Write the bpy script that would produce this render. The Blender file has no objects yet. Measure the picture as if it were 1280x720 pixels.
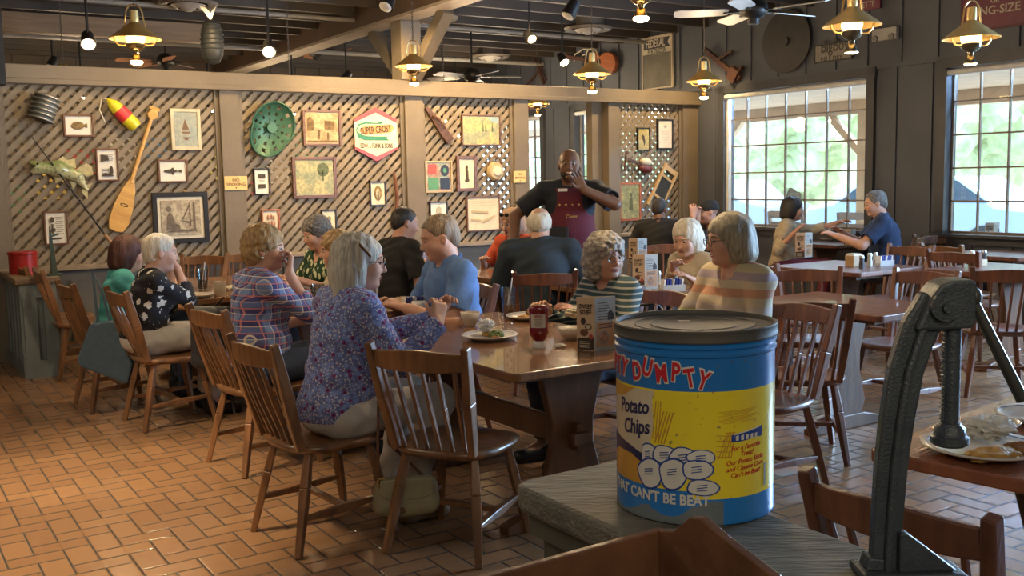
import bpy, bmesh, math, random
import numpy as np
from mathutils import Vector, Matrix, Euler, noise
import openvdb as vdb
random.seed(7)
PI = math.pi
S = bpy.context.scene
COL = S.collection
# ------------------------------------------------------------------ camera
FOC = 1250.0; CAM_H = 1.5; PITCH = math.atan(135/1250.0); ROLL = 0.020
cF = Vector((0, math.cos(PITCH), -math.sin(PITCH)))
_R0 = Vector((1, 0, 0)); _U0 = Vector((0, math.sin(PITCH), math.cos(PITCH)))
cR = _R0*math.cos(ROLL) - _U0*math.sin(ROLL)
cU = _U0*math.cos(ROLL) + _R0*math.sin(ROLL)
cam = bpy.data.cameras.new('camera'); camo = bpy.data.objects.new('camera', cam); COL.objects.link(camo)
camo.matrix_world = Matrix(((cR.x, cU.x, -cF.x, 0), (cR.y, cU.y, -cF.y, 0), (cR.z, cU.z, -cF.z, CAM_H), (0, 0, 0, 1)))
cam.sensor_width = 36; cam.lens = FOC/1280*36; cam.clip_start = 0.05; cam.clip_end = 200
S.camera = camo
# ------------------------------------------------------------------ exposure, world, sun
S.view_settings.view_transform = 'Standard'; S.view_settings.look = 'None'
S.view_settings.gamma = 1; S.view_settings.use_curve_mapping = False
S.view_settings.exposure = 0.72
S.cycles.use_denoising = True
S.cycles.max_bounces = 7; S.cycles.diffuse_bounces = 4; S.cycles.glossy_bounces = 3
S.cycles.transmission_bounces = 5; S.cycles.transparent_max_bounces = 8
S.cycles.sample_clamp_indirect = 4.0; S.cycles.caustics_reflective = False; S.cycles.caustics_refractive = False
w = bpy.data.worlds.new('sky'); S.world = w; w.use_nodes = True
bg = w.node_tree.nodes['Background']; bg.inputs[0].default_value = (0.55, 0.78, 1.0, 1); bg.inputs[1].default_value = 4.6
# room frame: a runs along the lattice partition, b away from the camera; the window wall is a = AW
ANG = math.radians(33.0)
A = Vector((math.cos(ANG), math.sin(ANG), 0)); B = Vector((-math.sin(ANG), math.cos(ANG), 0))
O = Vector((-4.07, 8.98, 0)); AW = 7.73
def P(a, b, z=0.0): return O + A*a + B*b + Vector((0, 0, z))
FM = Matrix.Translation(O) @ Matrix.Rotation(ANG, 4, 'Z')      # frame matrix: local x=a, y=b
def W(px, py, z):                                                # pixel -> point on a horizontal plane
    d = cF + cR*((px-640)/FOC) - cU*((py-360)/FOC)
    t = (z-CAM_H)/d.z
    return Vector((0, 0, CAM_H)) + d*t
def WY(px, py, y):                                               # pixel -> point at distance y ahead
    d = cF + cR*((px-640)/FOC) - cU*((py-360)/FOC)
    return Vector((0, 0, CAM_H)) + d*(y/d.y)
def WP(px, py, b):                                               # pixel -> point on the vertical plane b=const (partition side)
    d = cF + cR*((px-640)/FOC) - cU*((py-360)/FOC)
    c = Vector((0, 0, CAM_H)); t = ((O+B*b-c).dot(B))/d.dot(B); p = c+d*t
    return (p-O).dot(A), p.z
def WW(px, py, a):                                               # pixel -> (b, z) on the plane a=const (window wall side)
    d = cF + cR*((px-640)/FOC) - cU*((py-360)/FOC)
    c = Vector((0, 0, CAM_H)); t = ((O+A*a-c).dot(A))/d.dot(A); p = c+d*t
    return (p-O).dot(B), p.z
def light(kind, name, loc, energy, color, size=0.1, rot=None, **kw):
    l = bpy.data.lights.new(name, kind); l.energy = energy; l.color = color
    if kind == 'AREA': l.shape = 'RECTANGLE'; l.size = size; l.size_y = kw.pop('size_y', size)
    elif kind in ('POINT', 'SPOT'): l.shadow_soft_size = size
    elif kind == 'SUN': l.angle = size
    if kind == 'SPOT': l.spot_size = kw.pop('cone', 1.2); l.spot_blend = kw.pop('blend', .6)
    o = bpy.data.objects.new(name, l); COL.objects.link(o); o.location = loc
    if rot is not None: o.rotation_euler = rot
    for k, v in kw.items():
        if k == 'portal': l.cycles.is_portal = v
    return o
def aim(o, target): o.rotation_euler = (Vector(target)-Vector(o.location)).to_track_quat('-Z', 'Y').to_euler()
WARM = (1.0, 0.72, 0.42)
sun = light('SUN', 'sun', P(20, -6, 20), 5.5, (1.0, 0.95, 0.85), 0.02); aim(sun, P(8, -2, 0))
# daylight reaching in through the openings of the room
WIN = [(-2.70, -0.58), (-5.77, -3.65), (-8.84, -6.72), (0.42, 2.54), (3.46, 5.58)]   # b ranges, window wall
WZ0, WZ1 = 0.87, 2.52
for i, (b0, b1) in enumerate(WIN):
    p = light('AREA', 'window_portal', P(AW+.14, (b0+b1)/2, (WZ0+WZ1)/2), 1, (1, 1, 1), b1-b0, size_y=WZ1-WZ0, portal=True)
    p.rotation_euler = (-A).to_track_quat('-Z', 'Y').to_euler()
DAY = (.42, .67, 1.0)
for (b0, b1) in WIN[:2]:  # added lamps tucked above the window heads, boosting the daylight
    p = light('AREA', 'window_daylight', P(AW+.22, (b0+b1)/2, 2.60), 210, DAY, b1-b0, size_y=.12); aim(p, P(AW-2.5, (b0+b1)/2, .6))
p = light('AREA', 'window_daylight', P(AW-.02, -7.9, 1.7), 520, DAY, 2.1, size_y=1.6); p.rotation_euler = (-A).to_track_quat('-Z', 'Y').to_euler()  # added blue lamp at the unseen third window, strengthens the daylight
# two warm area fills added out of view, then track spots on the left floor
l = light('AREA', 'aisle_ceiling_light', P(-2.2, -11.2, 3.2), 38, (1.0, .82, .6), 2.2); aim(l, P(0.5, -3, .6))
l = light('AREA', 'ceiling_light_left', P(-2.6, -4.5, 3.25), 38, (1.0, .80, .56), 1.6, size_y=1.6)
for (px, py, e, c) in ((40, 660, 380, .85), (150, 570, 150, .62)):
    t = W(px, py, 0); s = light('SPOT', 'track_spot_light', t+Vector((-.5, -.9, 3.1)), e, (1, .76, .46), .10, cone=c, blend=.5); aim(s, t)
# wall washers aimed at the lattice
for (a, e) in ((1.2, 62), (3.0, 190), (4.5, 165), (6.9, 120)):
    s = light('SPOT', 'wall_wash_light', P(a, -1.15, 3.2), e, (1, .66, .30), .05, cone=2.0, blend=.7); aim(s, P(a+.1, 0, 1.5))
for (a, b, e) in ((1.0, 4.2, 22), (3.6, 4.2, 22), (6.2, 2.6, 40), (-1.5, 4.5, 20)):
    light('POINT', 'back_room_light', P(a, b, 2.5), e, (1, .78, .5), .15)

# ------------------------------------------------------------------ materials
MATS = {}
def nn(nt, t, x=0, **kw):
    n = nt.nodes.new(t)
    for k, v in kw.items(): setattr(n, k, v)
    return n
def mat(name, col, rough=.6, metal=0., var=.12, scale=8., bump=.0, bscale=None, stretch=(1, 1, 1), col2=None, spec=.5, alpha=None, trans=0., coat=0., emit=None, estr=0., grain=None):
    if name in MATS: return MATS[name]
    m = bpy.data.materials.new(name); m.use_nodes = True; nt = m.node_tree; b = nt.nodes['Principled BSDF']
    L = nt.links.new
    b.inputs['Roughness'].default_value = rough; b.inputs['Metallic'].default_value = metal
    b.inputs['Specular IOR Level'].default_value = spec
    b.inputs['Transmission Weight'].default_value = trans; b.inputs['Coat Weight'].default_value = coat
    if emit: b.inputs['Emission Color'].default_value = (*emit, 1); b.inputs['Emission Strength'].default_value = estr
    tc = nn(nt, 'ShaderNodeTexCoord'); mp = nn(nt, 'ShaderNodeMapping'); mp.inputs['Scale'].default_value = stretch
    L(tc.outputs['Object'], mp.inputs[0])
    no = nn(nt, 'ShaderNodeTexNoise'); no.inputs['Scale'].default_value = scale; no.inputs['Detail'].default_value = 4
    L(mp.outputs[0], no.inputs['Vector'])
    cr = nn(nt, 'ShaderNodeValToRGB'); c2 = col2 or tuple(max(0, c*(1-2.2*var)) for c in col)
    cr.color_ramp.elements[0].position = .3; cr.color_ramp.elements[1].position = .7
    cr.color_ramp.elements[0].color = (*c2, 1); cr.color_ramp.elements[1].color = (*col, 1)
    L(no.outputs[0], cr.inputs[0]); L(cr.outputs[0], b.inputs['Base Color'])
    if bump:
        n2 = nn(nt, 'ShaderNodeTexNoise'); n2.inputs['Scale'].default_value = bscale or scale*4; n2.inputs['Detail'].default_value = 5
        L(mp.outputs[0], n2.inputs['Vector']); bp = nn(nt, 'ShaderNodeBump'); bp.inputs['Strength'].default_value = bump; bp.inputs['Distance'].default_value = .01
        L(n2.outputs[0], bp.inputs['Height']); L(bp.outputs[0], b.inputs['Normal'])
    MATS[name] = m; return m
def glassy(name, col=(1, 1, 1), rough=.02, mixf=.15):
    if name in MATS: return MATS[name]
    m = bpy.data.materials.new(name); m.use_nodes = True; nt = m.node_tree; nt.nodes.clear()
    o = nn(nt, 'ShaderNodeOutputMaterial'); t = nn(nt, 'ShaderNodeBsdfTransparent'); g = nn(nt, 'ShaderNodeBsdfGlossy'); mx = nn(nt, 'ShaderNodeMixShader')
    t.inputs[0].default_value = (*col, 1); g.inputs['Roughness'].default_value = rough
    mx.inputs[0].default_value = mixf
    nt.links.new(t.outputs[0], mx.inputs[1]); nt.links.new(g.outputs[0], mx.inputs[2]); nt.links.new(mx.outputs[0], o.inputs[0])
    MATS[name] = m; return m
def math_(nt, op, a, b=None):
    n = nn(nt, 'ShaderNodeMath', operation=op)
    for i, v in enumerate((a, b)):
        if v is None: continue
        if isinstance(v, (int, float)): n.inputs[i].default_value = v
        else: nt.links.new(v, n.inputs[i])
    return n.outputs[0]
def mixc(nt, f, a, b):
    n = nn(nt, 'ShaderNodeMix', data_type='RGBA')
    for k, v in ((0, f), (6, a), (7, b)):
        if isinstance(v, tuple): n.inputs[k].default_value = (*v, 1) if len(v) == 3 else v
        elif isinstance(v, (int, float)): n.inputs[k].default_value = v
        else: nt.links.new(v, n.inputs[k])
    return n.outputs[2]
def base(name, rough=.6, metal=0., coat=0.):
    m = bpy.data.materials.new(name); m.use_nodes = True; nt = m.node_tree; b = nt.nodes['Principled BSDF']
    b.inputs['Roughness'].default_value = rough; b.inputs['Metallic'].default_value = metal; b.inputs['Coat Weight'].default_value = coat
    tc = nn(nt, 'ShaderNodeTexCoord'); MATS[name] = m
    return m, nt, b, tc
def wood(name, col, col2, rough=.4, coat=.0, scale=2.5, stretch=(1, 9, 9), bump=.15):
    return mat(name, col, rough, 0, .2, scale, bump, scale*6, stretch, col2, coat=coat)

wood_chair = wood('chair_wood', (.25, .118, .050), (.11, .050, .022), .34, .25, 3, (6, 6, 1.2))
wood_table = wood('table_wood', (.30, .145, .065), (.15, .07, .032), .22, .4, 2.0, (9, 1.2, 1))
wood_dark = wood('trestle_wood', (.15, .068, .03), (.075, .035, .018), .45, .1, 3, (6, 6, 1.2))
wood_red = wood('reddish_wood', (.20, .075, .04), (.085, .032, .02), .38, .2, 3, (6, 6, 1.2))
paint_grey = mat('grey_brown_paint', (.165, .135, .098), .62, 0, .10, 3, .25, 30)
paint_wall = mat('dark_wall_paint', (.088, .100, .130), .60, 0, .12, 1.2, .2, 26)  # bluish cast of window daylight and flare mixed into the wall colour
lattice_m = mat('lattice_paint', (.235, .190, .130), .6, 0, .14, 5, .2, 30)
black_m = mat('black_metal', (.012, .012, .013), .45, .2)
brass = mat('aged_brass', (.80, .55, .20), .30, .7, .15, 6, col2=(.60, .40, .15))
steel = mat('brushed_steel', (.55, .56, .57), .3, 1.)
white_m = mat('white_ceramic', (.80, .78, .73), .25, 0, .03)
cream = mat('cream_paper', (.66, .60, .46), .7, 0, .07, 12)
black_frame = mat('black_frame', (.015, .013, .012), .35)
brown_frame = wood('brown_frame', (.17, .075, .035), (.08, .035, .02), .4)
red_frame = wood('orange_brown_frame', (.40, .13, .05), (.24, .07, .03), .4)
glass_m = glassy('clear_glass', (.97, .98, .98), .03, .08)
pane_m = glassy('window_glass', (.93, .97, 1.0), .0, .05)

# ------------------------------------------------------------------ mesh helpers
class MB:
    def __init__(s): s.v = []; s.f = []; s.M = Matrix()
    def _a(s, vs, fs):
        k = len(s.v); s.v += [s.M @ Vector(v) for v in vs]; s.f += [tuple(k+i for i in f) for f in fs]; return s
    def box(s, c, d, R=None):
        x, y, z = (q/2 for q in d); vs = [Vector((i*x, j*y, k*z)) for i in (-1, 1) for j in (-1, 1) for k in (-1, 1)]
        if R is not None: vs = [R @ v for v in vs]
        vs = [v+Vector(c) for v in vs]
        return s._a(vs, [(0, 1, 3, 2), (4, 6, 7, 5), (0, 4, 5, 1), (2, 3, 7, 6), (0, 2, 6, 4), (1, 5, 7, 3)])
    def bar(s, p, q, w0, h0, w1=None, h1=None, up=(0, 0, 1)):          # rectangular bar from p to q
        p = Vector(p); q = Vector(q); d = (q-p).normalized(); up = Vector(up)
        if abs(d.dot(up)) > .98: up = Vector((1, 0, 0))
        sx = d.cross(up).normalized(); sy = sx.cross(d).normalized(); w1 = w0 if w1 is None else w1; h1 = h0 if h1 is None else h1
        vs = []
        for (c, w_, h_) in ((p, w0, h0), (q, w1, h1)):
            for (i, j) in ((-1, -1), (1, -1), (1, 1), (-1, 1)): vs.append(c+sx*(i*w_/2)+sy*(j*h_/2))
        return s._a(vs, [(3, 2, 1, 0), (4, 5, 6, 7), (0, 1, 5, 4), (1, 2, 6, 5), (2, 3, 7, 6), (3, 0, 4, 7)])
    def cone(s, p, q, r0, r1=None, n=16, cap=True):
        p = Vector(p); q = Vector(q); r1 = r0 if r1 is None else r1; d = (q-p).normalized()
        u = d.cross(Vector((0, 0, 1)) if abs(d.z) < .95 else Vector((1, 0, 0))).normalized(); v = d.cross(u)
        vs = [c+(u*math.cos(2*PI*i/n)+v*math.sin(2*PI*i/n))*r for (c, r) in ((p, r0), (q, r1)) for i in range(n)]
        fs = [(i, (i+1) % n, n+(i+1) % n, n+i) for i in range(n)]
        if cap: fs += [tuple(range(n))[::-1], tuple(range(n, 2*n))]
        return s._a(vs, fs)
    def lathe(s, prof, c=(0, 0, 0), n=24, cap=True, R=None):             # prof: list of (r, z)
        c = Vector(c); vs = []
        for (r, z) in prof:
            for i in range(n):
                v = Vector((r*math.cos(2*PI*i/n), r*math.sin(2*PI*i/n), z)); vs.append((R @ v if R is not None else v)+c)
        m = len(prof); fs = [(j*n+i, j*n+(i+1) % n, (j+1)*n+(i+1) % n, (j+1)*n+i) for j in range(m-1) for i in range(n)]
        if cap: fs += [tuple(range(n))[::-1], tuple(range((m-1)*n, m*n))]
        return s._a(vs, fs)
    def tube(s, pts, r, n=8, closed=False, rs=None):
        pts = [Vector(p) for p in pts]; m = len(pts); vs = []; prev = None
        for i, p in enumerate(pts):
            if closed: d = pts[(i+1) % m]-pts[i-1]
            else: d = pts[min(i+1, m-1)]-pts[max(i-1, 0)]
            d = d.normalized() if d.length else Vector((0, 0, 1))
            if prev is None: u = d.cross(Vector((0, 0, 1)) if abs(d.z) < .9 else Vector((1, 0, 0))).normalized()
            else: u = (prev-d*prev.dot(d)).normalized()
            prev = u; v = d.cross(u); rr = rs[i] if rs else r
            vs += [p+(u*math.cos(2*PI*k/n)+v*math.sin(2*PI*k/n))*rr for k in range(n)]
        fs = [(j*n+k, j*n+(k+1) % n, ((j+1) % m)*n+(k+1) % n, ((j+1) % m)*n+k) for j in range(m if closed else m-1) for k in range(n)]
        if not closed: fs += [tuple(range(n))[::-1], tuple(range((m-1)*n, m*n))]
        return s._a(vs, fs)
    def ell(s, c, r, n=16, m=10, R=None):
        c = Vector(c); vs = [Vector((0, 0, -r[2]))]
        for j in range(1, m):
            t = PI*j/m-PI/2
            vs += [Vector((r[0]*math.cos(t)*math.cos(2*PI*i/n), r[1]*math.cos(t)*math.sin(2*PI*i/n), r[2]*math.sin(t))) for i in range(n)]
        vs.append(Vector((0, 0, r[2]))); e = len(vs)-1
        fs = [(0, 1+(i+1) % n, 1+i) for i in range(n)]+[(e, e-n+i, e-n+(i+1) % n) for i in range(n)]
        fs += [(1+j*n+i, 1+j*n+(i+1) % n, 1+(j+1)*n+(i+1) % n, 1+(j+1)*n+i) for j in range(m-2) for i in range(n)]
        if R is not None: vs = [R @ v for v in vs]
        return s._a([v+c for v in vs], fs)
    def prism(s, poly, h, plane='xy', c=(0, 0, 0)):                       # extrude a 2D outline by h about its plane
        c = Vector(c)
        def q(a, b, t): return c+(Vector((a, b, t)) if plane == 'xy' else Vector((a, t, b)) if plane == 'xz' else Vector((t, a, b)))
        n = len(poly); vs = [q(a, b, -h/2) for a, b in poly]+[q(a, b, h/2) for a, b in poly]
        return s._a(vs, [tuple(range(n))[::-1], tuple(range(n, 2*n))]+[(i, (i+1) % n, n+(i+1) % n, n+i) for i in range(n)])
    def mesh(s, name):
        me = bpy.data.meshes.new(name); me.from_pydata([tuple(v) for v in s.v], [], s.f)
        b = bmesh.new(); b.from_mesh(me); bmesh.ops.recalc_face_normals(b, faces=b.faces); b.to_mesh(me); b.free(); return me
    def build(s, name, m, parent=None, smooth=False, bevel=0., loc=None, rotz=None, mw=None):
        me = s.mesh(name); me.materials.append(m)
        o = bpy.data.objects.new(name, me); COL.objects.link(o)
        if smooth:
            for p in me.polygons: p.use_smooth = True
            if smooth != 'all': me.set_sharp_from_angle(angle=math.radians(40))
        if bevel:
            md = o.modifiers.new('bevel', 'BEVEL'); md.width = bevel; md.segments = 2; md.limit_method = 'ANGLE'
        if parent is not None: o.parent = parent
        if loc is not None: o.location = loc
        if rotz is not None: o.rotation_euler = (0, 0, rotz)
        if mw is not None: o.matrix_world = mw
        return o
def tag(o, label=None, cat=None, group=None, kind=None):
    if label: o['label'] = label
    if cat: o['category'] = cat
    if group: o['group'] = group
    if kind: o['kind'] = kind
    return o
def empty(name, loc=(0, 0, 0), rz=0., label=None, cat=None, group=None, mw=None):
    o = bpy.data.objects.new(name, None); COL.objects.link(o); o.empty_display_size = .1
    o.location = loc; o.rotation_euler = (0, 0, rz)
    if mw is not None: o.matrix_world = mw
    return tag(o, label, cat, group)
KIDS = {}
def copy_tree(o, parent=None):
    c = o.copy(); COL.objects.link(c); c.parent = parent
    for ch in [x for x in o.children]: copy_tree(ch, c)
    return c
def struct(mb, name, m, **kw):
    o = mb.build(name, m, **kw); o['kind'] = 'structure'; return o
def text_mesh(txt, size, extrude=0.001, offset=0., align='CENTER', bold=1., shear=0.):
    cu = bpy.data.curves.new('t', 'FONT'); cu.body = txt; cu.size = size; cu.extrude = extrude; cu.offset = offset
    cu.align_x = align; cu.align_y = 'CENTER'; cu.shear = shear; cu.resolution_u = 3
    o = bpy.data.objects.new('t', cu); COL.objects.link(o); dg = bpy.context.evaluated_depsgraph_get()
    me = bpy.data.meshes.new_from_object(o.evaluated_get(dg)); bpy.data.objects.remove(o)
    if bold != 1.:
        for v in me.vertices: v.co.x *= bold
    return me
def text(txt, size, m, parent, mw, name='lettering', **kw):       # mw: matrix local to parent
    me = text_mesh(txt, size, **kw); me.materials.clear(); me.materials.append(m)
    o = bpy.data.objects.new(name, me); COL.objects.link(o); o.parent = parent; o.matrix_local = mw; return o
# ================================================================== SETTING
# floor: herringbone quarry tile, drawn in the tile frame (x along A, y along B)
def tile_mat():
    m, nt, b, tc = base('quarry_tile', .34)
    L = nt.links.new; sep = nn(nt, 'ShaderNodeSeparateXYZ'); L(tc.outputs['Object'], sep.inputs[0])
    TW = .1085
    u = math_(nt, 'DIVIDE', sep.outputs[0], TW); v = math_(nt, 'DIVIDE', sep.outputs[1], TW)
    cx = math_(nt, 'FLOOR', u); cy = math_(nt, 'FLOOR', v)
    k = math_(nt, 'FLOORED_MODULO', math_(nt, 'SUBTRACT', cx, cy), 4.0)
    # k 0,1: lying tile (k=1 is its right half); k 2: standing tile, k=2 upper cell start..
    is1 = math_(nt, 'COMPARE', k, 1.0); is2 = math_(nt, 'COMPARE', k, 2.0); is3 = math_(nt, 'COMPARE', k, 3.0)
    for n in (is1, is2, is3): n.node.inputs[2].default_value = .1
    vert = math_(nt, 'ADD', is2, is3); hor = math_(nt, 'SUBTRACT', 1.0, vert)
    ox = math_(nt, 'SUBTRACT', cx, is1); oy = math_(nt, 'SUBTRACT', cy, is2)
    fx = math_(nt, 'SUBTRACT', u, ox); fy = math_(nt, 'SUBTRACT', v, oy)
    lx = math_(nt, 'ADD', 1.0, hor); ly = math_(nt, 'ADD', 1.0, vert)
    e = math_(nt, 'MINIMUM', math_(nt, 'MINIMUM', fx, math_(nt, 'SUBTRACT', lx, fx)), math_(nt, 'MINIMUM', fy, math_(nt, 'SUBTRACT', ly, fy)))
    grout = math_(nt, 'LESS_THAN', e, .038)
    cmb = nn(nt, 'ShaderNodeCombineXYZ'); L(ox, cmb.inputs[0]); L(oy, cmb.inputs[1])
    wn = nn(nt, 'ShaderNodeTexWhiteNoise', noise_dimensions='2D'); L(cmb.outputs[0], wn.inputs[0])
    no = nn(nt, 'ShaderNodeTexNoise'); no.inputs['Scale'].default_value = 18; L(tc.outputs['Object'], no.inputs['Vector'])
    c1 = mixc(nt, wn.outputs[0], (.31, .172, .085), (.21, .110, .058))
    c2 = mixc(nt, no.outputs[0], c1, (.25, .138, .07))
    c3 = mixc(nt, grout, c2, (.035, .026, .02)); L(c3, b.inputs['Base Color'])
    r = math_(nt, 'ADD', .23, math_(nt, 'MULTIPLY', grout, .5)); L(r, b.inputs['Roughness'])
    bp = nn(nt, 'ShaderNodeBump'); bp.inputs['Strength'].default_value = .6; bp.inputs['Distance'].default_value = .004
    L(math_(nt, 'MINIMUM', e, .09), bp.inputs['Height']); bp.inputs['Distance'].default_value = .03
    L(bp.outputs[0], b.inputs['Normal']); return m
mb = MB(); mb.box((1.6, -2.9, -.05), (12.6, 18.4, .1)); struct(mb, 'floor', tile_mat(), mw=FM)

# walls (frame coordinates). AMIN/BMIN are the unseen sides behind the viewpoint
AMIN, BMIN, BMAX, ZC = -4.6, -12.0, 6.2, 3.62
def battens(mb, p0, p1, z0, z1, n, step=.42, w_=.06, t=.02, skip=()):
    d = (p1-p0); Ln = d.length; d.normalize(); k = int(Ln/step)
    for i in range(k+1):
        s = i*step+.1
        if s > Ln-.03 or any(a < s < b for a, b in skip): continue
        c = p0+d*s+n*(t/2)
        R = Matrix(((d.x, n.x, 0), (d.y, n.y, 0), (0, 0, 1))); mb.box((c.x, c.y, (z0+z1)/2), (w_, t, z1-z0), R)
# window wall a=AW (thick .14 outward) with openings
mb = MB(); a0 = AW+.07
bs = [BMIN]+[x for w_ in sorted(WIN) for x in w_]+[BMAX]
mb.box((a0, (BMIN+BMAX)/2, WZ0/2), (.14, BMAX-BMIN, WZ0)); mb.box((a0, (BMIN+BMAX)/2, (WZ1+ZC)/2), (.14, BMAX-BMIN, ZC-WZ1))
for i in range(0, len(bs), 2): mb.box((a0, (bs[i]+bs[i+1])/2, (WZ0+WZ1)/2), (.14, bs[i+1]-bs[i], WZ1-WZ0))
ev = Vector((-1, 0, 0))
battens(mb, Vector((AW, BMIN, 0)), Vector((AW, BMAX, 0)), WZ1+.1, ZC-.02, ev)
battens(mb, Vector((AW, BMIN, 0)), Vector((AW, BMAX, 0)), 0, WZ0-.1, ev)
for i in range(0, len(bs), 2):
    if bs[i+1]-bs[i] > .3: battens(mb, Vector((AW, bs[i]+.1, 0)), Vector((AW, bs[i+1]-.05, 0)), WZ0-.1, WZ1+.1, ev)
mb.box((AW-.012, (BMIN+BMAX)/2, WZ0-.06), (.024, BMAX-BMIN, .07)); mb.box((AW-.012, (BMIN+BMAX)/2, WZ1+.10), (.024, BMAX-BMIN, .05))
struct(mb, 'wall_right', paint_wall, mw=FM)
for nm, c, d in (('wall_left', (AMIN-.05, (BMIN+BMAX)/2, ZC/2), (.1, BMAX-BMIN, ZC)), ('wall_near', ((AMIN+AW)/2, BMIN-.05, ZC/2), (AW-AMIN+.2, .1, ZC))):
    mb = MB(); mb.box(c, d); struct(mb, nm, paint_grey, mw=FM)
mb = MB(); mb.box(((AMIN+AW)/2, BMAX+.05, ZC/2), (AW-AMIN+.2, .1, ZC)); battens(mb, Vector((AMIN, BMAX, 0)), Vector((AW, BMAX, 0)), 0, ZC, Vector((0, -1, 0)))
struct(mb, 'wall_far', mat('far_wall_paint', (.10, .075, .055), .6), mw=FM)
# windows: casing, sash, muntins (7 x 5 lights), blind head, glass
sash_m = mat('window_sash_paint', (.26, .21, .17), .5)
blind_m = mat('white_blind', (.75, .78, .8), .5)
for i, (b0, b1) in enumerate(WIN):
    mb = MB(); cb = (b0+b1)/2
    for z in (WZ0-.05, WZ1+.05): mb.box((AW-.02, cb, z), (.05, b1-b0+.22, .1))
    for b in (b0-.05, b1+.05): mb.box((AW-.02, b, (WZ0+WZ1)/2), (.05, .1, WZ1-WZ0+.2))
    mb.box((AW-.05, cb, WZ0-.01), (.12, b1-b0+.24, .03))
    wo = struct(mb, 'window_%d' % (i+1), mat('window_casing_paint', (.065, .070, .085), .5), mw=FM)
    mb = MB(); t = .03
    for k in range(8): mb.box((AW+.07, b0+(b1-b0)*k/7, (WZ0+WZ1)/2), (.03, .05 if k in (0, 7) else .014, WZ1-WZ0))
    for k in range(6): mb.box((AW+.07, cb, WZ0+(WZ1-WZ0)*k/5), (.03, b1-b0, .06 if k in (0, 5) else .016))
    o = mb.build('sash', sash_m, wo); mb = MB(); mb.box((AW+.07, cb, (WZ0+WZ1)/2), (.004, b1-b0, WZ1-WZ0)); mb.build('window_glass', pane_m, wo)
    mb = MB(); mb.cone((AW-.01, b0-.02, WZ1-.045), (AW-.01, b1+.02, WZ1-.045), .03, n=12); mb.build('blind_roll', blind_m, wo, smooth=True)
    if i == 0:
        mb = MB()
        for b in (b0+.02, b1-.02): mb.box((AW+.03, b, (WZ0+WZ1)/2), (.05, .035, WZ1-WZ0))
        mb.build('window_jamb', blind_m, wo)
# ceiling deck, joists, beams
mb = MB(); mb.box(((AMIN+AW)/2, (BMIN+BMAX)/2, ZC+.03), (AW-AMIN+.3, BMAX-BMIN+.2, .06)); struct(mb, 'ceiling', mat('ceiling_deck', (.30, .27, .24), .55, 0, .1, 3), mw=FM)
joist_m = mat('dark_joist', (.065, .052, .042), .6, 0, .15, 3)
mb = MB(); b = -9.2
while b < BMAX:
    mb.box(((AMIN+AW)/2, b, ZC-.12), (AW-AMIN, .06, .24)); b += .56
struct(mb, 'beam_joists', joist_m, mw=FM)
tan_m = wood('tan_beam', (.33, .22, .13), (.22, .14, .08), .6, 0)
mb = MB(); mb.box(((AMIN+2.0)/2, 1.9, 3.22), (2.0-AMIN, .16, .2)); struct(mb, 'beam_cross', tan_m, mw=FM)
mb = MB(); mb.cone((AMIN, .9, 3.33), (AW, .9, 3.33), .025, n=8); mb.cone((AMIN, 3.4, 3.3), (AW, 3.4, 3.3), .03, n=8); mb.cone((.5, -3.2, 3.34), (AW, -3.2, 3.34), .02, n=8)
struct(mb, 'trim_conduits', mat('conduit_grey', (.35, .33, .3), .5), smooth=True, mw=FM)
# the long beam over the post (a = 3.53) with its brace pair
beam_m = mat('brown_beam', (.135, .085, .055), .55, 0, .15, 2, .3, 20)
AP = 3.50
mb = MB(); mb.box((AP, (-9+BMAX)/2, 3.40), (.24, BMAX+9, .34)); struct(mb, 'beam_main', beam_m, mw=FM)
mb = MB(); mb.box((AP, (-9+BMAX)/2, 3.215), (.26, BMAX+9, .03)); struct(mb, 'trim_beam', mat('light_trim', (.45, .38, .30), .5), mw=FM)
# partition: posts, beams, ledge, wainscot
ZB = 2.58; ZL = .815
def at(px, py, b=0): return WP(px, py, b)
posts = [(-.62, -.40), (at(275, 200)[0], at(299, 200)[0]), (at(504, 200)[0], at(526, 200)[0]), (at(639, 200)[0], at(657, 200)[0]), (at(743, 200)[0], at(756, 200)[0]), (at(756, 200)[0], at(770, 200)[0]), (at(849, 200)[0], AW)]
mb = MB()
for i, (x0, x1) in enumerate(posts):
    dz = .16 if i != 4 else .12
    mb.box(((x0+x1)/2, 0 if i != 4 else .1, ZB/2), (x1-x0, dz, ZB))
struct(mb, 'wall_partition_posts', paint_grey, mw=FM, bevel=.006)
mb = MB(); mb.box(((-.62+AMIN)/2, 0, ZB/2), (AMIN*-1-.62, .14, ZB)); struct(mb, 'wall_partition_end', paint_grey, mw=FM)
mb = MB(); mb.box(((AMIN+AW)/2, 0, ZB-.065), (AW-AMIN, .2, .13)); mb.box(((AMIN+AW)/2, -.115, ZB-.145), (AW-AMIN, .05, .05))
struct(mb, 'trim_partition_beam', paint_grey, mw=FM, bevel=.008)
OPEN = (posts[3][1], posts[4][0])
low_m = mat('grey_wainscot', (.115, .11, .10), .6, 0, .12, 3, .2, 30)
mb = MB()
for (x0, x1) in ((-.5, OPEN[0]), (OPEN[1], AW)):
    mb.box(((x0+x1)/2, 0, (ZL-.04)/2), (x1-x0, .12, ZL-.04)); battens(mb, Vector((x0, -.06, 0)), Vector((x1, -.06, 0)), .12, ZL-.12, Vector((0, -1, 0)), step=.5)
    mb.box(((x0+x1)/2, -.07, .06), (x1-x0, .03, .12)); mb.box(((x0+x1)/2, -.07, ZL-.09), (x1-x0, .03, .08))
struct(mb, 'wall_wainscot', low_m, mw=FM)
mb = MB()
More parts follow.
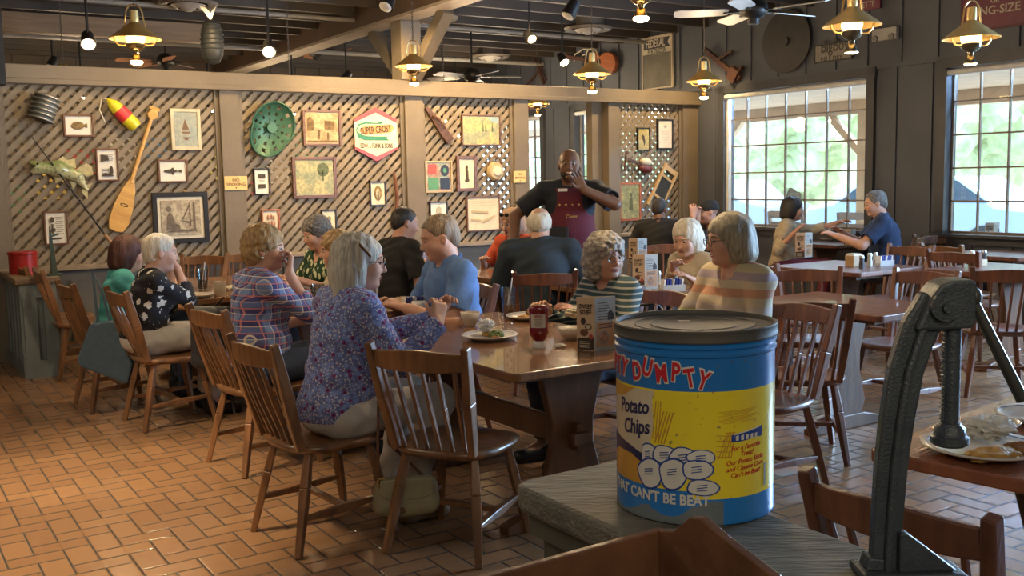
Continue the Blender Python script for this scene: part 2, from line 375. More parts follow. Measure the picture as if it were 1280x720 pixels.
for (x0, x1) in ((-.5, OPEN[0]), (OPEN[1], AW)): mb.box(((x0+x1)/2, -.03, ZL-.02), (x1-x0, .24, .04))
struct(mb, 'trim_ledge', mat('ledge_paint', (.25, .20, .14), .5), mw=FM, bevel=.006)
# lattice panels
def lattice(x0, x1, z0, z1, pitch=.106, wd=.047):
    mb = MB(); R = {}
    for sgn, y in ((1, -.020), (-1, .010)):
        H = z1-z0; n = int((x1-x0+H)/pitch)+1
        for i in range(n+1):
            xs = x0-H+i*pitch+.03 if sgn > 0 else x0+i*pitch+.03
            # strip centre line: x = xs + sgn*(z-z0); clip to the panel
            za, zb = 0, H
            if sgn > 0: za = max(za, x0-xs); zb = min(zb, x1-xs)
            else: za = max(za, xs-x1); zb = min(zb, xs-x0)
            if zb-za < .03: continue
            h = wd*.707
            p = [(xs+sgn*za, z0+za), (xs+sgn*zb, z0+zb)]
            mb.prism([(p[0][0]-h, p[0][1]), (p[0][0]+h, p[0][1]), (p[1][0]+h, p[1][1]), (p[1][0]-h, p[1][1])], .008, 'xz', (0, y, 0))
    return mb
panels = [(posts[0][1], posts[1][0]), (posts[1][1], posts[2][0]), (posts[2][1], posts[3][0]), (posts[5][1], posts[6][0])]
for i, (x0, x1) in enumerate(panels):
    o = struct(lattice(x0, x1, ZL, ZB-.13), 'trim_lattice', lattice_m, mw=FM)
    mb = MB()
    for x in (x0+.02, x1-.02): mb.box((x, -.03, (ZL+ZB-.13)/2), (.04, .03, ZB-.13-ZL))
    mb.box(((x0+x1)/2, -.03, ZB-.15), (x1-x0, .03, .04)); struct(mb, 'trim_lattice_frame', paint_grey, mw=FM)
# brace pair above the middle post
xa = (posts[2][0]+posts[2][1])/2
mb = MB(); mb.box((xa-.03, 0, (ZB+3.2)/2), (.24, .24, 3.2-ZB)); struct(mb, 'column_upper_post', mat('post_paint', (.23, .19, .14), .6, 0, .15, 3, .3, 20), mw=FM, bevel=.01)
for s in (1, -1):
    mb = MB(); mb.bar((xa, s*.10, ZB+.02), (xa+.0, s*.85, 3.21), .13, .13, up=(1, 0, 0)); struct(mb, 'beam_brace', paint_grey, mw=FM, bevel=.006)
# near dark post at the picture's left edge
p0 = WY(-6, 106, 6.0)
mb = MB(); mb.box((p0.x-.02, p0.y, (p0.z+ZC)/2), (.14, .14, ZC-p0.z), Matrix.Rotation(ANG, 3, 'Z')); struct(mb, 'beam_drop_post', mat('near_post_paint', (.05, .045, .04), .6))
# half wall with cap on the left
blue_grey = mat('blue_grey_paint', (.16, .20, .21), .6, 0, .12, 5, .3, 30)
hx0, hx1, hb0, hb1, hz = -.46, -.20, -1.05, -.13, .80
e = empty('trim_half_wall', mw=FM); e['kind'] = 'structure'
mb = MB(); mb.box(((hx0+hx1)/2, (hb0+hb1)/2, hz-.02), (hx1-hx0+.07, hb1-hb0+.06, .05)); mb.build('cap_board', mat('worn_brown_cap', (.21, .15, .10), .5, 0, .15, 5), e, bevel=.008)
mb = MB(); mb.box(((hx0+hx1)/2+.02, (hb0+hb1)/2, (hz-.045)/2), (hx1-hx0-.04, hb1-hb0-.04, hz-.045))
mb.box(((hx0+hx1)/2, hb0+.005, .07), (hx1-hx0, .03, .14)); mb.box(((hx0+hx1)/2, hb0+.005, hz-.10), (hx1-hx0, .03, .11))
for x in (hx0+.045, hx1-.045): mb.box((x+(.02 if x < -.3 else -.0), hb0+.008, hz/2), (.10, .03, hz-.1))
mb.box((hx0+.01, (hb0+hb1)/2, hz-.09), (.03, hb1-hb0, .08)); mb.box((hx0+.01, (hb0+hb1)/2, .06), (.03, hb1-hb0, .12))
for k in range(5): mb.box((hx0+.008, hb0+.05+k*(hb1-hb0-.1)/4, hz/2), (.03, .08, hz-.1))
mb.build('half_wall_body', blue_grey, e)
# ================================================================== OUTSIDE
conc = mat('concrete', (.62, .6, .56), .8, 0, .05, 3)
mb = MB(); mb.box((AW+20.2, -1, -.14), (40, 60, .1)); struct(mb, 'ground', conc, mw=FM)
tanp = mat('porch_tan', (.62, .45, .30), .7, 0, .08, 4)
mb = MB(); mb.box((AW+1.75, -1, 2.62), (3.2, 22, .1)); mb.box((AW+3.25, -1, 2.50), (.16, 22, .26)); struct(mb, 'roof_porch', tanp, mw=FM)
for b in (-3.45, -.2, 3.0, -6.6):
    mb = MB(); mb.box((AW+3.25, b, 1.2), (.2, .2, 2.5)); struct(mb, 'column_porch', tanp, mw=FM)
    for s in (1, -1):
        mb = MB(); mb.bar((AW+3.25, b+s*.05, 1.75), (AW+3.25, b+s*.75, 2.45), .1, .1, up=(1, 0, 0)); struct(mb, 'beam_porch_brace', tanp, mw=FM)
leaf_m, nt, bb, tc = base('foliage', .7)
no = nn(nt, 'ShaderNodeTexNoise'); no.inputs['Scale'].default_value = 5; no.inputs['Detail'].default_value = 6
nt.links.new(tc.outputs['Object'], no.inputs['Vector'])
nt.links.new(mixc(nt, no.outputs[0], (.22, .27, .13), (.66, .70, .42)), bb.inputs['Base Color'])
def blob(name, c, r, seed, mw=None, parent=None, m=None, amp=.35):
    bm = bmesh.new(); bmesh.ops.create_icosphere(bm, subdivisions=5, radius=1)
    for v in bm.verts:
        n = noise.fractal(v.co*2.6+Vector((seed, 0, 0)), 1.0, 2.2, 5); v.co *= 1+amp*n
        v.co = Vector((v.co.x*r[0], v.co.y*r[1], v.co.z*r[2]))
    me = bpy.data.meshes.new(name); bm.to_mesh(me); bm.free(); me.materials.append(m or leaf_m)
    o = bpy.data.objects.new(name, me); COL.objects.link(o); o.parent = parent; o.location = c; return o
trees = [(21, -6.2, 1.9, 3.0), (21, -.6, 1.9, 3.2), (21, 4.9, 1.8, 2.8), (22, 10.6, 2.0, 3.2), (23, 16.5, 2.1, 3.4), (21, -12, 1.9, 3.0), (24, 23, 2.2, 3.6)]
mb = MB(); mb.prism([(AW+19.5, -.1), (AW+21, 2.2), (AW+24, 4.0), (AW+30, 5.5), (AW+36, -.1)], 62, 'xz', (0, 4, 0)); struct(mb, 'ground_hill', leaf_m, mw=FM)
bark = wood('bark', (.16, .11, .08), (.08, .05, .04), .8)
tlab = ['pale green roadside tree seen through the right-hand window', 'large leafy tree seen through the middle of the big window', 'green tree seen through the left part of the big window',
        'leafy tree standing far beyond the parking lot', 'distant tree seen through the narrow window near the server', 'green tree at the far right beyond the parked white car', 'farthest tree seen through the narrow far window']
for i, (a, b, r, h) in enumerate(trees):
    e = empty('tree', P(AW+a-8, b, -.09), 0, tlab[i], 'tree', 'trees beyond the parking lot')
    blob('crown', (0, 0, h), (r, r, r*1.1), i*3.1, parent=e); mb = MB(); mb.cone((0, 0, 0), (0, 0, h), .25, .15); mb.build('trunk', bark, e)
# parked cars
def car(loc, rz, colr, label, nm):
    e = empty('car', loc, rz, label, 'car', 'cars in the parking lot')
    pm = mat('car_paint_'+nm, colr, .25, .2, .02, coat=.6)
    mb = MB(); prof = [(-2.2, .35), (-2.25, .75), (-2.1, .95), (-1.5, 1.02), (-.9, 1.5), (.9, 1.52), (1.55, 1.05), (2.1, .95), (2.25, .7), (2.2, .35)]
    mb.prism(prof, 1.75, 'xz'); mb.build('car_body', pm, e, bevel=.08)
    mb = MB(); mb.prism([(-1.38, 1.05), (-.85, 1.43), (-.05, 1.45), (-.05, 1.05)], 1.77, 'xz'); mb.prism([(.03, 1.05), (.03, 1.45), (.85, 1.45), (1.38, 1.05)], 1.77, 'xz'); mb.build('car_window', mat('car_glass', (.10, .14, .18), .05, .3), e)
    for x in (-1.35, 1.35):
        for y in (-.8, .8):
            mb = MB(); mb.cone((x, y-.1, .33), (x, y+.1, .33), .33, n=24); q = mb.build('wheel', mat('tyre', (.03, .03, .03), .7), e)
            mb = MB(); mb.cone((x, y-.11, .33), (x, y+.11, .33), .19, n=20); mb.build('hubcap', steel, q)
aa = math.atan2(B.y, B.x)
car(P(AW+7.5, 1.6, -.09), aa+.15, (.35, .45, .58), 'pale blue car parked outside beyond the couple at the window', 'blue')
car(P(AW+7.6, 7.4, -.09), aa+.1, (.20, .23, .28), 'dark grey car parked outside behind the capped man', 'grey')
car(P(AW+6.4, -3.6, -.09), aa, (.85, .86, .88), 'white car parked outside the right-hand window', 'white')
# rocking chairs on the porch
def rocker(loc, rz, label):
    e = empty('rocking_chair', loc, rz, label, 'rocking chair', 'rocking chairs on the porch'); m = mat('rocker_paint', (.62, .50, .40), .6)
    for y in (-.27, .27):
        mb = MB(); mb.tube([(-.45, y, .10), (-.25, y, .035), (0, y, .02), (.25, y, .035), (.42, y, .09)], .02); mb.build('rocker', m, e)
        mb = MB(); mb.bar((-.22, y, .03), (-.36, y, 1.12), .04, .03); mb.build('back_post', m, e)
        mb = MB(); mb.bar((.22, y, .03), (.22, y, .66), .04, .04); mb.build('leg', m, e)
        mb = MB(); mb.box((-.02, y, .67), (.56, .09, .025)); mb.build('armrest', m, e)
    mb = MB(); mb.box((0, 0, .42), (.5, .54, .03)); mb.build('seat', m, e)
    mb = MB()
    for z in (.66, .8, .94, 1.08): mb.box((-.24-.12*(z-.4)/.7, 0, z), (.02, .5, .09))
    mb.build('backrest', m, e)
rocker(P(AW+1.1, -.9, -.09), ANG, 'tan wooden rocking chair on the porch behind the beige-cardigan woman')
rocker(P(AW+1.1, -2.0, -.09), ANG, 'tan wooden rocking chair on the porch behind the window table')
rocker(P(AW+1.1, .9, -.09), ANG, 'wooden rocking chair on the porch behind the far dining room')
# ================================================================== FURNITURE
# ---- spindle-back dining chair: faces local +x, origin on the floor under the seat centre
def seat_mesh():
    bm = bmesh.new(); N = 28; rings = 7; out = []
    for i in range(N):
        t = 2*PI*i/N; c, s_ = math.cos(t), math.sin(t); p = 3.2
        r = (abs(c)**p+abs(s_)**p)**(-1/p); x = c*r*.22; y = s_*r*(.235+.015*c); out.append((x, y))
    top = []; 
    for j in range(rings+1):
        f = j/rings; ring = []
        for (x, y) in out:
            z = .445-.014*(1-f**2)*(1 if x*f < .12 else .6)+(.006 if f > .95 else 0)
            if j == rings: z = .436
            ring.append(bm.verts.new((x*f*(.985 if j < rings else 1), y*f*(.985 if j < rings else 1), z)) if j else None)
        top.append(ring)
    c = bm.verts.new((0, 0, .431)); top[0] = [c]*N
    for j in range(rings):
        for i in range(N):
            q = [top[j][i], top[j+1][i], top[j+1][(i+1) % N], top[j][(i+1) % N]]
            q = list(dict.fromkeys(q)); bm.faces.new(q)
    low = [bm.verts.new((x*.93, y*.93, .408)) for x, y in out]
    for i in range(N): bm.faces.new([top[rings][i], low[i], low[(i+1) % N], top[rings][(i+1) % N]])
    bm.faces.new(low[::-1]); bmesh.ops.recalc_face_normals(bm, faces=bm.faces)
    me = bpy.data.meshes.new('seat'); bm.to_mesh(me); bm.free()
    for p in me.polygons: p.use_smooth = True
    return me
def make_chair(m, H=.88):
    e = empty('dining_chair', (0, 0, 0))
    me = seat_mesh(); me.materials.append(m); o = bpy.data.objects.new('seat', me); COL.objects.link(o); o.parent = e
    for sx in (1, -1):
        for sy in (1, -1):
            mb = MB(); p = Vector((sx*.14, sy*.155, .415)); q = Vector((sx*(.215 if sx > 0 else .235), sy*.215, 0))
            mid = p.lerp(q, .35); mb.bar(p, mid, .028, .028, .040, .036); mb.bar(mid, q, .040, .036, .028, .028); mb.build('leg', m, e, bevel=.005)
    def on(sx, sy, z):
        p = Vector((sx*.14, sy*.155, .415)); q = Vector((sx*(.215 if sx > 0 else .235), sy*.215, 0)); return p.lerp(q, 1-z/.415)
    for sy in (1, -1):
        mb = MB(); a_, b_ = on(1, sy, .17), on(-1, sy, .15); c_ = a_.lerp(b_, .5); mb.bar(a_, c_, .022, .018, .030, .036); mb.bar(c_, b_, .030, .036, .022, .018); mb.build('stretcher', m, e, bevel=.004)
    mb = MB(); mb.bar(on(1, 1, .165).lerp(on(-1, 1, .165), .5), on(1, -1, .165).lerp(on(-1, -1, .165), .5), .03, .022); mb.build('stretcher', m, e, bevel=.004)
    zt = H; lean = .115
    for sy in (1, -1):
        mb = MB(); p = Vector((-.185, sy*.175, .43)); q = Vector((-.185-lean, sy*.215, zt)); mid = p.lerp(q, .5)
        mb.bar(p, mid, .030, .036, .036, .05, up=(1, 0, 0)); mb.bar(mid, q, .036, .05, .032, .036, up=(1, 0, 0)); mb.build('back_post', m, e, bevel=.005)
    # curved crest rail
    n = 9; vs = []; x0 = -.185-lean*.86
    for i in range(n):
        y = -.20+.40*i/(n-1); bow = -.035*(1-(y/.2)**2); tz = zt-.022+.006*math.cos(y*15); bz = zt-.098-.006*(1-(y/.2)**2)
        for (dx, z) in ((-.011, bz), (.011, bz), (.004, tz), (-.018, tz)): vs.append((x0+bow+dx, y, z))
    fs = [(i*4+k, i*4+(k+1) % 4, (i+1)*4+(k+1) % 4, (i+1)*4+k) for i in range(n-1) for k in range(4)]+[(3, 2, 1, 0), tuple(range((n-1)*4, n*4))]
    mb = MB(); mb._a(vs, fs); mb.build('top_rail', m, e, bevel=.005)
    for i in range(6):
        y = (i-2.5)*.056; yt = (i-2.5)*.064; bow = -.035*(1-(yt/.2)**2)
        p = Vector((-.17-.012*(1-(y/.2)**2), y, .43)); q = Vector((x0+bow, yt, zt-.09)); mid = p.lerp(q, .55)
        mb = MB(); mb.bar(p, mid, .016, .013, .013, .025, up=(1, 0, 0)); mb.bar(mid, q, .013, .025, .012, .016, up=(1, 0, 0)); mb.build('spindle', m, e, bevel=.003)
    return e
chairA = make_chair(wood_chair); chairB = make_chair(wood_red)
usedA = [False, False]
def chair(x, y, fx, fy, label, group, red=False, sc=1.):
    k = 1 if red else 0; src = (chairA, chairB)[k]
    c = src if not usedA[k] else copy_tree(src); usedA[k] = True
    c.location = (x, y, 0); c.rotation_euler = (0, 0, math.atan2(fy, fx)); c.scale = (sc, sc, sc)
    return tag(c, label, 'chair', group)
# ---- trestle table: corner P0, width w along the a axis, length L along the b axis
def table(p0, w_, L, label, group=None, ang=ANG, m=None, H=.75, trim=None, foot_dark=True):
    e = empty('trestle_table', p0, ang, label, 'table', group)
    m = m or wood_table; r = .035; pts = []
    for cx, cy, t0 in ((w_-r, r, -PI/2), (w_-r, L-r, 0), (r, L-r, PI/2), (r, r, PI)):
        pts += [(cx+r*math.cos(t0+k*PI/8), cy+r*math.sin(t0+k*PI/8)) for k in range(5)]
    mb = MB(); mb.prism(pts, .036, 'xy', (0, 0, H-.018)); mb.build('tabletop', m, e, bevel=.006)
    mb = MB(); mb.prism([(.09, .10), (w_-.09, .10), (w_-.09, L-.10), (.09, L-.10)], .03, 'xy', (0, 0, H-.05)); mb.build('apron', wood_dark, e)
    for y in (.28, L-.28) if L > 1.0 else (L/2,):
        mb = MB(); hw_ = .13
        prof = [(-hw_, .07), (-hw_*1.25, .16), (-hw_*.85, .34), (-hw_*.85, .45), (-hw_*1.35, H-.065), (hw_*1.35, H-.065), (hw_*.85, .45), (hw_*.85, .34), (hw_*1.25, .16), (hw_, .07)]
        mb.prism(prof, .045, 'xz', (w_/2, y, 0)); mb.build('trestle', wood_dark, e, bevel=.006)
        mb = MB(); fw = min(.36, w_/2-.03); mb.prism([(-fw, 0), (-fw, .035), (-fw*.8, .06), (-.14, .085), (.14, .085), (fw*.8, .06), (fw, .035), (fw, 0)], .07, 'xz', (w_/2, y, 0)); mb.build('foot', wood_dark, e, bevel=.006)
    if L > 1.0:
        mb = MB(); mb.box((w_/2, L/2, .38), (.03, L-.42, .12)); mb.build('stretcher', wood_dark, e, bevel=.005)
        for y in (.20, L-.20):
            mb = MB(); mb.box((w_/2, y, .38), (.10, .03, .05)); mb.build('wedge', wood_dark, e, bevel=.004)
    return e
TA = 33.0
T1 = table((0, 3.82, 0), .95, 1.62, 'long brown trestle table with ketchup bottle and dessert menu card, nearest in the middle')
T2 = table((-1.12, 5.54, 0), .70, 1.02, 'trestle table between plaid-shirted woman and man in blue polo')
T3 = table((-2.12, 6.60, 0), .86, 1.60, 'trestle table with coffee mug and cola glass in front of floral-bloused white-haired woman')
T4 = table((.75, 6.35, 0), .72, .95, 'square table with menu cards in front of cream-jacketed elderly woman')
T5 = table((-.15, 7.62, 0), .80, .75, 'table with amber drink beyond the man in the navy jacket')
T6 = table((1.93, 5.20, 0), .68, .98, 'bare empty table right of the can, ringed by reddish chairs', m=wood_red)
T7 = table((2.62, 7.50, 0), .82, .90, 'empty table with salt shakers and blue sweetener packets before the window couple', m=wood_red)
T8 = table((3.42, 10.46, 0), .50, .72, 'small window table between woman in beige cardigan and man in navy tee', m=wood_red)
T9 = table((4.35, 8.55, 0), .70, .80, 'pale glaring table under the right-hand window with upright menu card', m=wood_red)
T10 = table((3.72, 6.95, 0), .85, .95, 'table at right edge holding salt and pepper shakers', m=wood_red)
T11 = table((.96, 2.67, 0), .9, 1.15, 'reddish table at lower right with a dirty plate of leftovers', ang=math.atan2(-.75, .66), m=wood('red_table_wood', (.34, .13, .07), (.19, .07, .04), .25, .3, 2.0, (9, 1.2, 1)))
CH = 'spindle-back dining chairs in the restaurant'
chair(-.24, 4.05, .44, .90, 'empty spindle-back chair pulled to near end of ketchup table, purse behind its leg', CH)
chair(-.83, 4.20, .78, .62, 'spindle-back chair that the grey-haired woman in the blue flowered shirt sits on', CH)
chair(-1.36, 5.33, .75, .66, 'spindle-back chair of the plaid-shirted woman, black bag hanging from its post', CH)
chair(-2.21, 6.33, .80, .60, 'spindle-back chair of the white-haired woman in black floral blouse', CH)
chair(-2.76, 6.86, .80, .60, 'spindle-back chair with blue denim bag hanging, holding the teal-topped woman', CH)
chair(-3.48, 8.02, .84, .54, 'empty chair beside the grey half wall, nearer of the two', CH)
chair(-3.80, 8.42, .84, .54, 'empty chair close to lattice near the half wall, farther of the two', CH)
chair(-2.86, 8.92, -.1, -1, 'orange-brown empty chair under the left lattice, left one of the pair facing us', CH)
chair(-2.48, 9.05, -.1, -1, 'orange-brown empty chair under the left lattice, right one of the pair facing us', CH)
chair(-.46, 6.02, -.85, -.50, 'chair behind the man in blue polo shirt', CH, True)
chair(.20, 7.12, -.10, 1, 'dark reddish chair of the white-haired man in navy jacket', CH, True)
chair(-.90, 7.55, .86, .4, 'dark reddish chair of the young man in black T-shirt', CH, True)
chair(-.62, 8.75, .6, -.8, 'dark chair facing us at the far table with the orange-topped woman', CH, True)
chair(.08, 9.05, -.6, -.8, 'chair on which the orange-topped woman sits', CH, True)
chair(.62, 5.42, -.80, -.52, 'chair of the curly-haired woman in striped top', CH, True)
chair(1.18, 4.72, -.80, -.58, 'chair hidden behind the blue can holding the woman in pastel stripes', CH, True)
chair(1.38, 7.35, -.85, -.5, 'chair of the cream-jacketed elderly woman', CH, True)
chair(1.02, 8.6, -.2, -1, 'orange-lit chair facing us beyond the menu cards', CH)
chair(1.42, 9.2, -.2, -1, 'reddish chair in front of the man in black shirt', CH, True)
chair(1.53, 5.28, .14, 1, 'large empty reddish chair with its back to us right of the can', CH, True)
chair(1.95, 6.42, -.15, -1, 'empty reddish chair at the far end of the bare table', CH, True)
chair(2.42, 6.20, -.80, -.6, 'empty reddish chair tucked at window side of the bare table', CH, True)
chair(2.02, 7.35, .8, .45, 'empty reddish chair left of the table with salt shakers', CH, True)
chair(3.20, 8.45, -.84, -.54, 'empty reddish chair on the far side of table with blue sweetener packets', CH, True)
chair(3.76, 9.98, -.75, .45, 'chair of the man in navy tee beside the window', CH)
chair(2.72, 10.58, .95, -.2, 'chair of the woman in beige cardigan beside the big window', CH, True)
chair(3.98, 8.75, .84, .4, 'empty chair at left end of the pale table under the right-hand window', CH)
chair(4.30, 9.75, .2, -1, 'pale backlit chair facing us between the window and pale table', CH)
chair(3.75, 8.10, .7, .5, 'empty chair behind the left corner of the shaker table at right', CH, True)
chair(3.28, 6.72, .25, 1, 'large empty spindle-back chair at far right, back towards us', CH, True)
chair(1.00, 2.16, .80, .60, 'dark reddish chair whose curved rail crosses the lower right corner', CH, True, sc=.97)
# ================================================================== PEOPLE
def RY(a): return np.array(Matrix.Rotation(a, 3, 'Y'))
def RZ(a): return np.array(Matrix.Rotation(a, 3, 'Z'))
def V(*a): return np.array(a, float)
def sdf_mesh(prims, vox, disp=None, name='m'):
    lo = np.full(3, 9.); hi = -lo
    for p in prims:
        if p[0] == 'c': 
            for q, r in ((p[1], p[3]), (p[2], p[4])): lo = np.minimum(lo, q-r-.03); hi = np.maximum(hi, q+r+.03)
        elif p[0] == 'e': r = max(p[2])+.03; lo = np.minimum(lo, p[1]-r); hi = np.maximum(hi, p[1]+r)
    n = np.ceil((hi-lo)/vox).astype(int)+2
    ax = [lo[i]+vox*np.arange(n[i]) for i in range(3)]
    D = np.full(n, .06, np.float32)
    for p in prims:
        kind = p[0]; k = p[-1]
        if kind == '-h':
            pt, nr = p[1], p[2]; d = (ax[0][:, None, None]-pt[0])*nr[0]+(ax[1][None, :, None]-pt[1])*nr[1]+(ax[2][None, None, :]-pt[2])*nr[2]
            D = np.maximum(D, d.astype(np.float32)); continue
        m = .05+k
        if kind[-1] == 'c':
            a, b, r0, r1 = p[1:5]; rr = max(r0, r1); l_ = np.minimum(a, b)-rr-m; h_ = np.maximum(a, b)+rr+m
        else:
            c, r, R = p[1:4]; rr = max(r)+m; l_ = c-rr; h_ = c+rr
        i0 = np.clip(np.floor((l_-lo)/vox).astype(int), 0, n); i1 = np.clip(np.ceil((h_-lo)/vox).astype(int)+1, 0, n)
        if (i1 <= i0).any(): continue
        sl = tuple(slice(i0[i], i1[i]) for i in range(3))
        X = ax[0][sl[0]][:, None, None]; Y = ax[1][sl[1]][None, :, None]; Z = ax[2][sl[2]][None, None, :]
        if kind[-1] == 'c':
            d = b-a; L2 = max(d.dot(d), 1e-9)
            t = np.clip(((X-a[0])*d[0]+(Y-a[1])*d[1]+(Z-a[2])*d[2])/L2, 0, 1)
            q = np.sqrt((X-a[0]-t*d[0])**2+(Y-a[1]-t*d[1])**2+(Z-a[2]-t*d[2])**2)-(r0+(r1-r0)*t)
        else:
            x, y, z = X-c[0], Y-c[1], Z-c[2]
            if R is not None: Ri = R.T; x, y, z = Ri[0, 0]*x+Ri[0, 1]*y+Ri[0, 2]*z, Ri[1, 0]*x+Ri[1, 1]*y+Ri[1, 2]*z, Ri[2, 0]*x+Ri[2, 1]*y+Ri[2, 2]*z
            k0 = np.sqrt((x/r[0])**2+(y/r[1])**2+(z/r[2])**2); k1 = np.sqrt((x/r[0]**2)**2+(y/r[1]**2)**2+(z/r[2]**2)**2)+1e-9
            q = k0*(k0-1)/k1
        S_ = D[sl]
        if kind[0] == '-':
            q = -q; h = np.clip(k-np.abs(S_-q), 0, None)/max(k, 1e-6); D[sl] = np.maximum(S_, q)+h*h*k/4
        else:
            h = np.clip(k-np.abs(S_-q), 0, None)/max(k, 1e-6); D[sl] = np.minimum(S_, q)-h*h*k/4
    if disp is not None: D = D+disp(ax[0][:, None, None], ax[1][None, :, None], ax[2][None, None, :]).astype(np.float32)
    D[0] = D[-1] = .06; D[:, 0] = D[:, -1] = .06; D[:, :, 0] = D[:, :, -1] = .06
    g = vdb.FloatGrid(.06); g.copyFromArray(np.ascontiguousarray(D, np.float64))
    pts, quads = g.convertToQuads(0.0)
    pts = np.asarray(pts)*vox+lo; quads = np.asarray(quads)[:, ::-1]
    me = bpy.data.meshes.new(name); me.vertices.add(len(pts)); me.vertices.foreach_set('co', pts.astype(np.float32).ravel())
    me.loops.add(len(quads)*4); me.loops.foreach_set('vertex_index', quads.astype(np.int32).ravel())
    me.polygons.add(len(quads)); me.polygons.foreach_set('loop_start', np.arange(0, len(quads)*4, 4, dtype=np.int32))
    me.polygons.foreach_set('use_smooth', np.ones(len(quads), bool)); me.update(calc_edges=True); me.validate()
    return me
def sobj(name, me, m, parent=None):
    me.materials.append(m); o = bpy.data.objects.new(name, me); COL.objects.link(o); o.parent = parent; return o
def skin(name, c):
    return mat('skin_'+name, c, .5, 0, .06, 14, .12, 60, col2=tuple(v*q for v, q in zip(c, (.93, .82, .80))))
SK_pale = skin('pale', (.60, .36, .26)); SK_tan = skin('tan', (.50, .28, .19)); SK_dark = skin('dark', (.17, .085, .05))
lip_m = mat('lips', (.38, .14, .12), .45); eye_w = mat('eye_white', (.42, .38, .34), .3); eye_d = mat('eye_dark', (.03, .02, .015), .2); brow_m = mat('eyebrow', (.20, .15, .11), .8)
def hairmat(name, c1, c2, sc=90, st=(1, 1, .12)):
    return mat('hair_'+name, c1, .55, 0, .1, sc, .5, sc*1.6, st, c2)
HM = dict(silver=hairmat('silver', (.60, .57, .49), (.28, .27, .25)), white=hairmat('white', (.80, .74, .62), (.48, .42, .33)),
          curlygrey=hairmat('curly_grey', (.38, .34, .29), (.12, .11, .10), 60, (1, 1, 1)), grey=hairmat('grey', (.24, .22, .20), (.07, .065, .06), 60, (1, 1, 1)),
          blonde=hairmat('blonde', (.46, .30, .13), (.20, .12, .05)), sandy=hairmat('sandy', (.36, .27, .17), (.15, .11, .08)), dark=hairmat('dark', (.025, .018, .014), (.010, .008, .007)),
          auburn=hairmat('auburn', (.09, .025, .015), (.03, .01, .008)), strawberry=hairmat('strawberry', (.50, .30, .18), (.26, .14, .08)), ash=hairmat('ash', (.40, .36, .27), (.17, .155, .12)))
def head_prims(T, s, beard=False, heavy=0.):
    """T maps head-local points to person space; s scales"""
    R = T[0]; c = T[1]
    def q(x, y, z): return c+R @ (V(x, y, z)*s)
    e = lambda x, y, z, a, b, d, k=.02: ('e', q(x, y, z), (a*s, b*s, d*s), R, k*s)
    P_ = [e(-.012, 0, .028, .098, .076, .086), e(.022, 0, -.03, .070, .064+.012*heavy, .085, .03), e(.048, 0, -.088, .034, .034+.01*heavy, .030, .03),
          e(.0, 0, -.065, .062, .058+.012*heavy, .052, .03)]
    for y in (1, -1): P_ += [e(.060, y*.036, -.03, .030, .030, .034, .02), ('c', q(.082, 0, .026), q(.066, y*.045, .026), .011*s, .010*s, .012*s)]
    for y in (1, -1): P_.append(('-e', q(.100, y*.031, .004), (.019*s, .016*s, .009*s), R, .010*s))
    P_ += [('c', q(.084, 0, .015), q(.108, 0, -.030), .008*s, .0115*s, .010*s), ('c', q(.094, .010, -.034), q(.094, -.010, -.034), .009*s, .009*s, .008*s),
           ('c', q(.080, -.016, -.062), q(.080, .016, -.062), .011*s, .011*s, .010*s), ('-e', q(.101, 0, -.0625), (.010*s, .022*s, .0022*s), R, .004*s), ('c', q(.076, -.010, -.095), q(.076, .010, -.095), .013*s, .013*s, .02*s)]
    for y in (1, -1): P_ += [('e', q(-.008, y*.078, -.008), (.018*s, .009*s, .030*s), R @ RY(-.15), .006*s), ('-e', q(-.002, y*.088, -.006), (.009*s, .006*s, .016*s), R, .004*s)]
    return P_
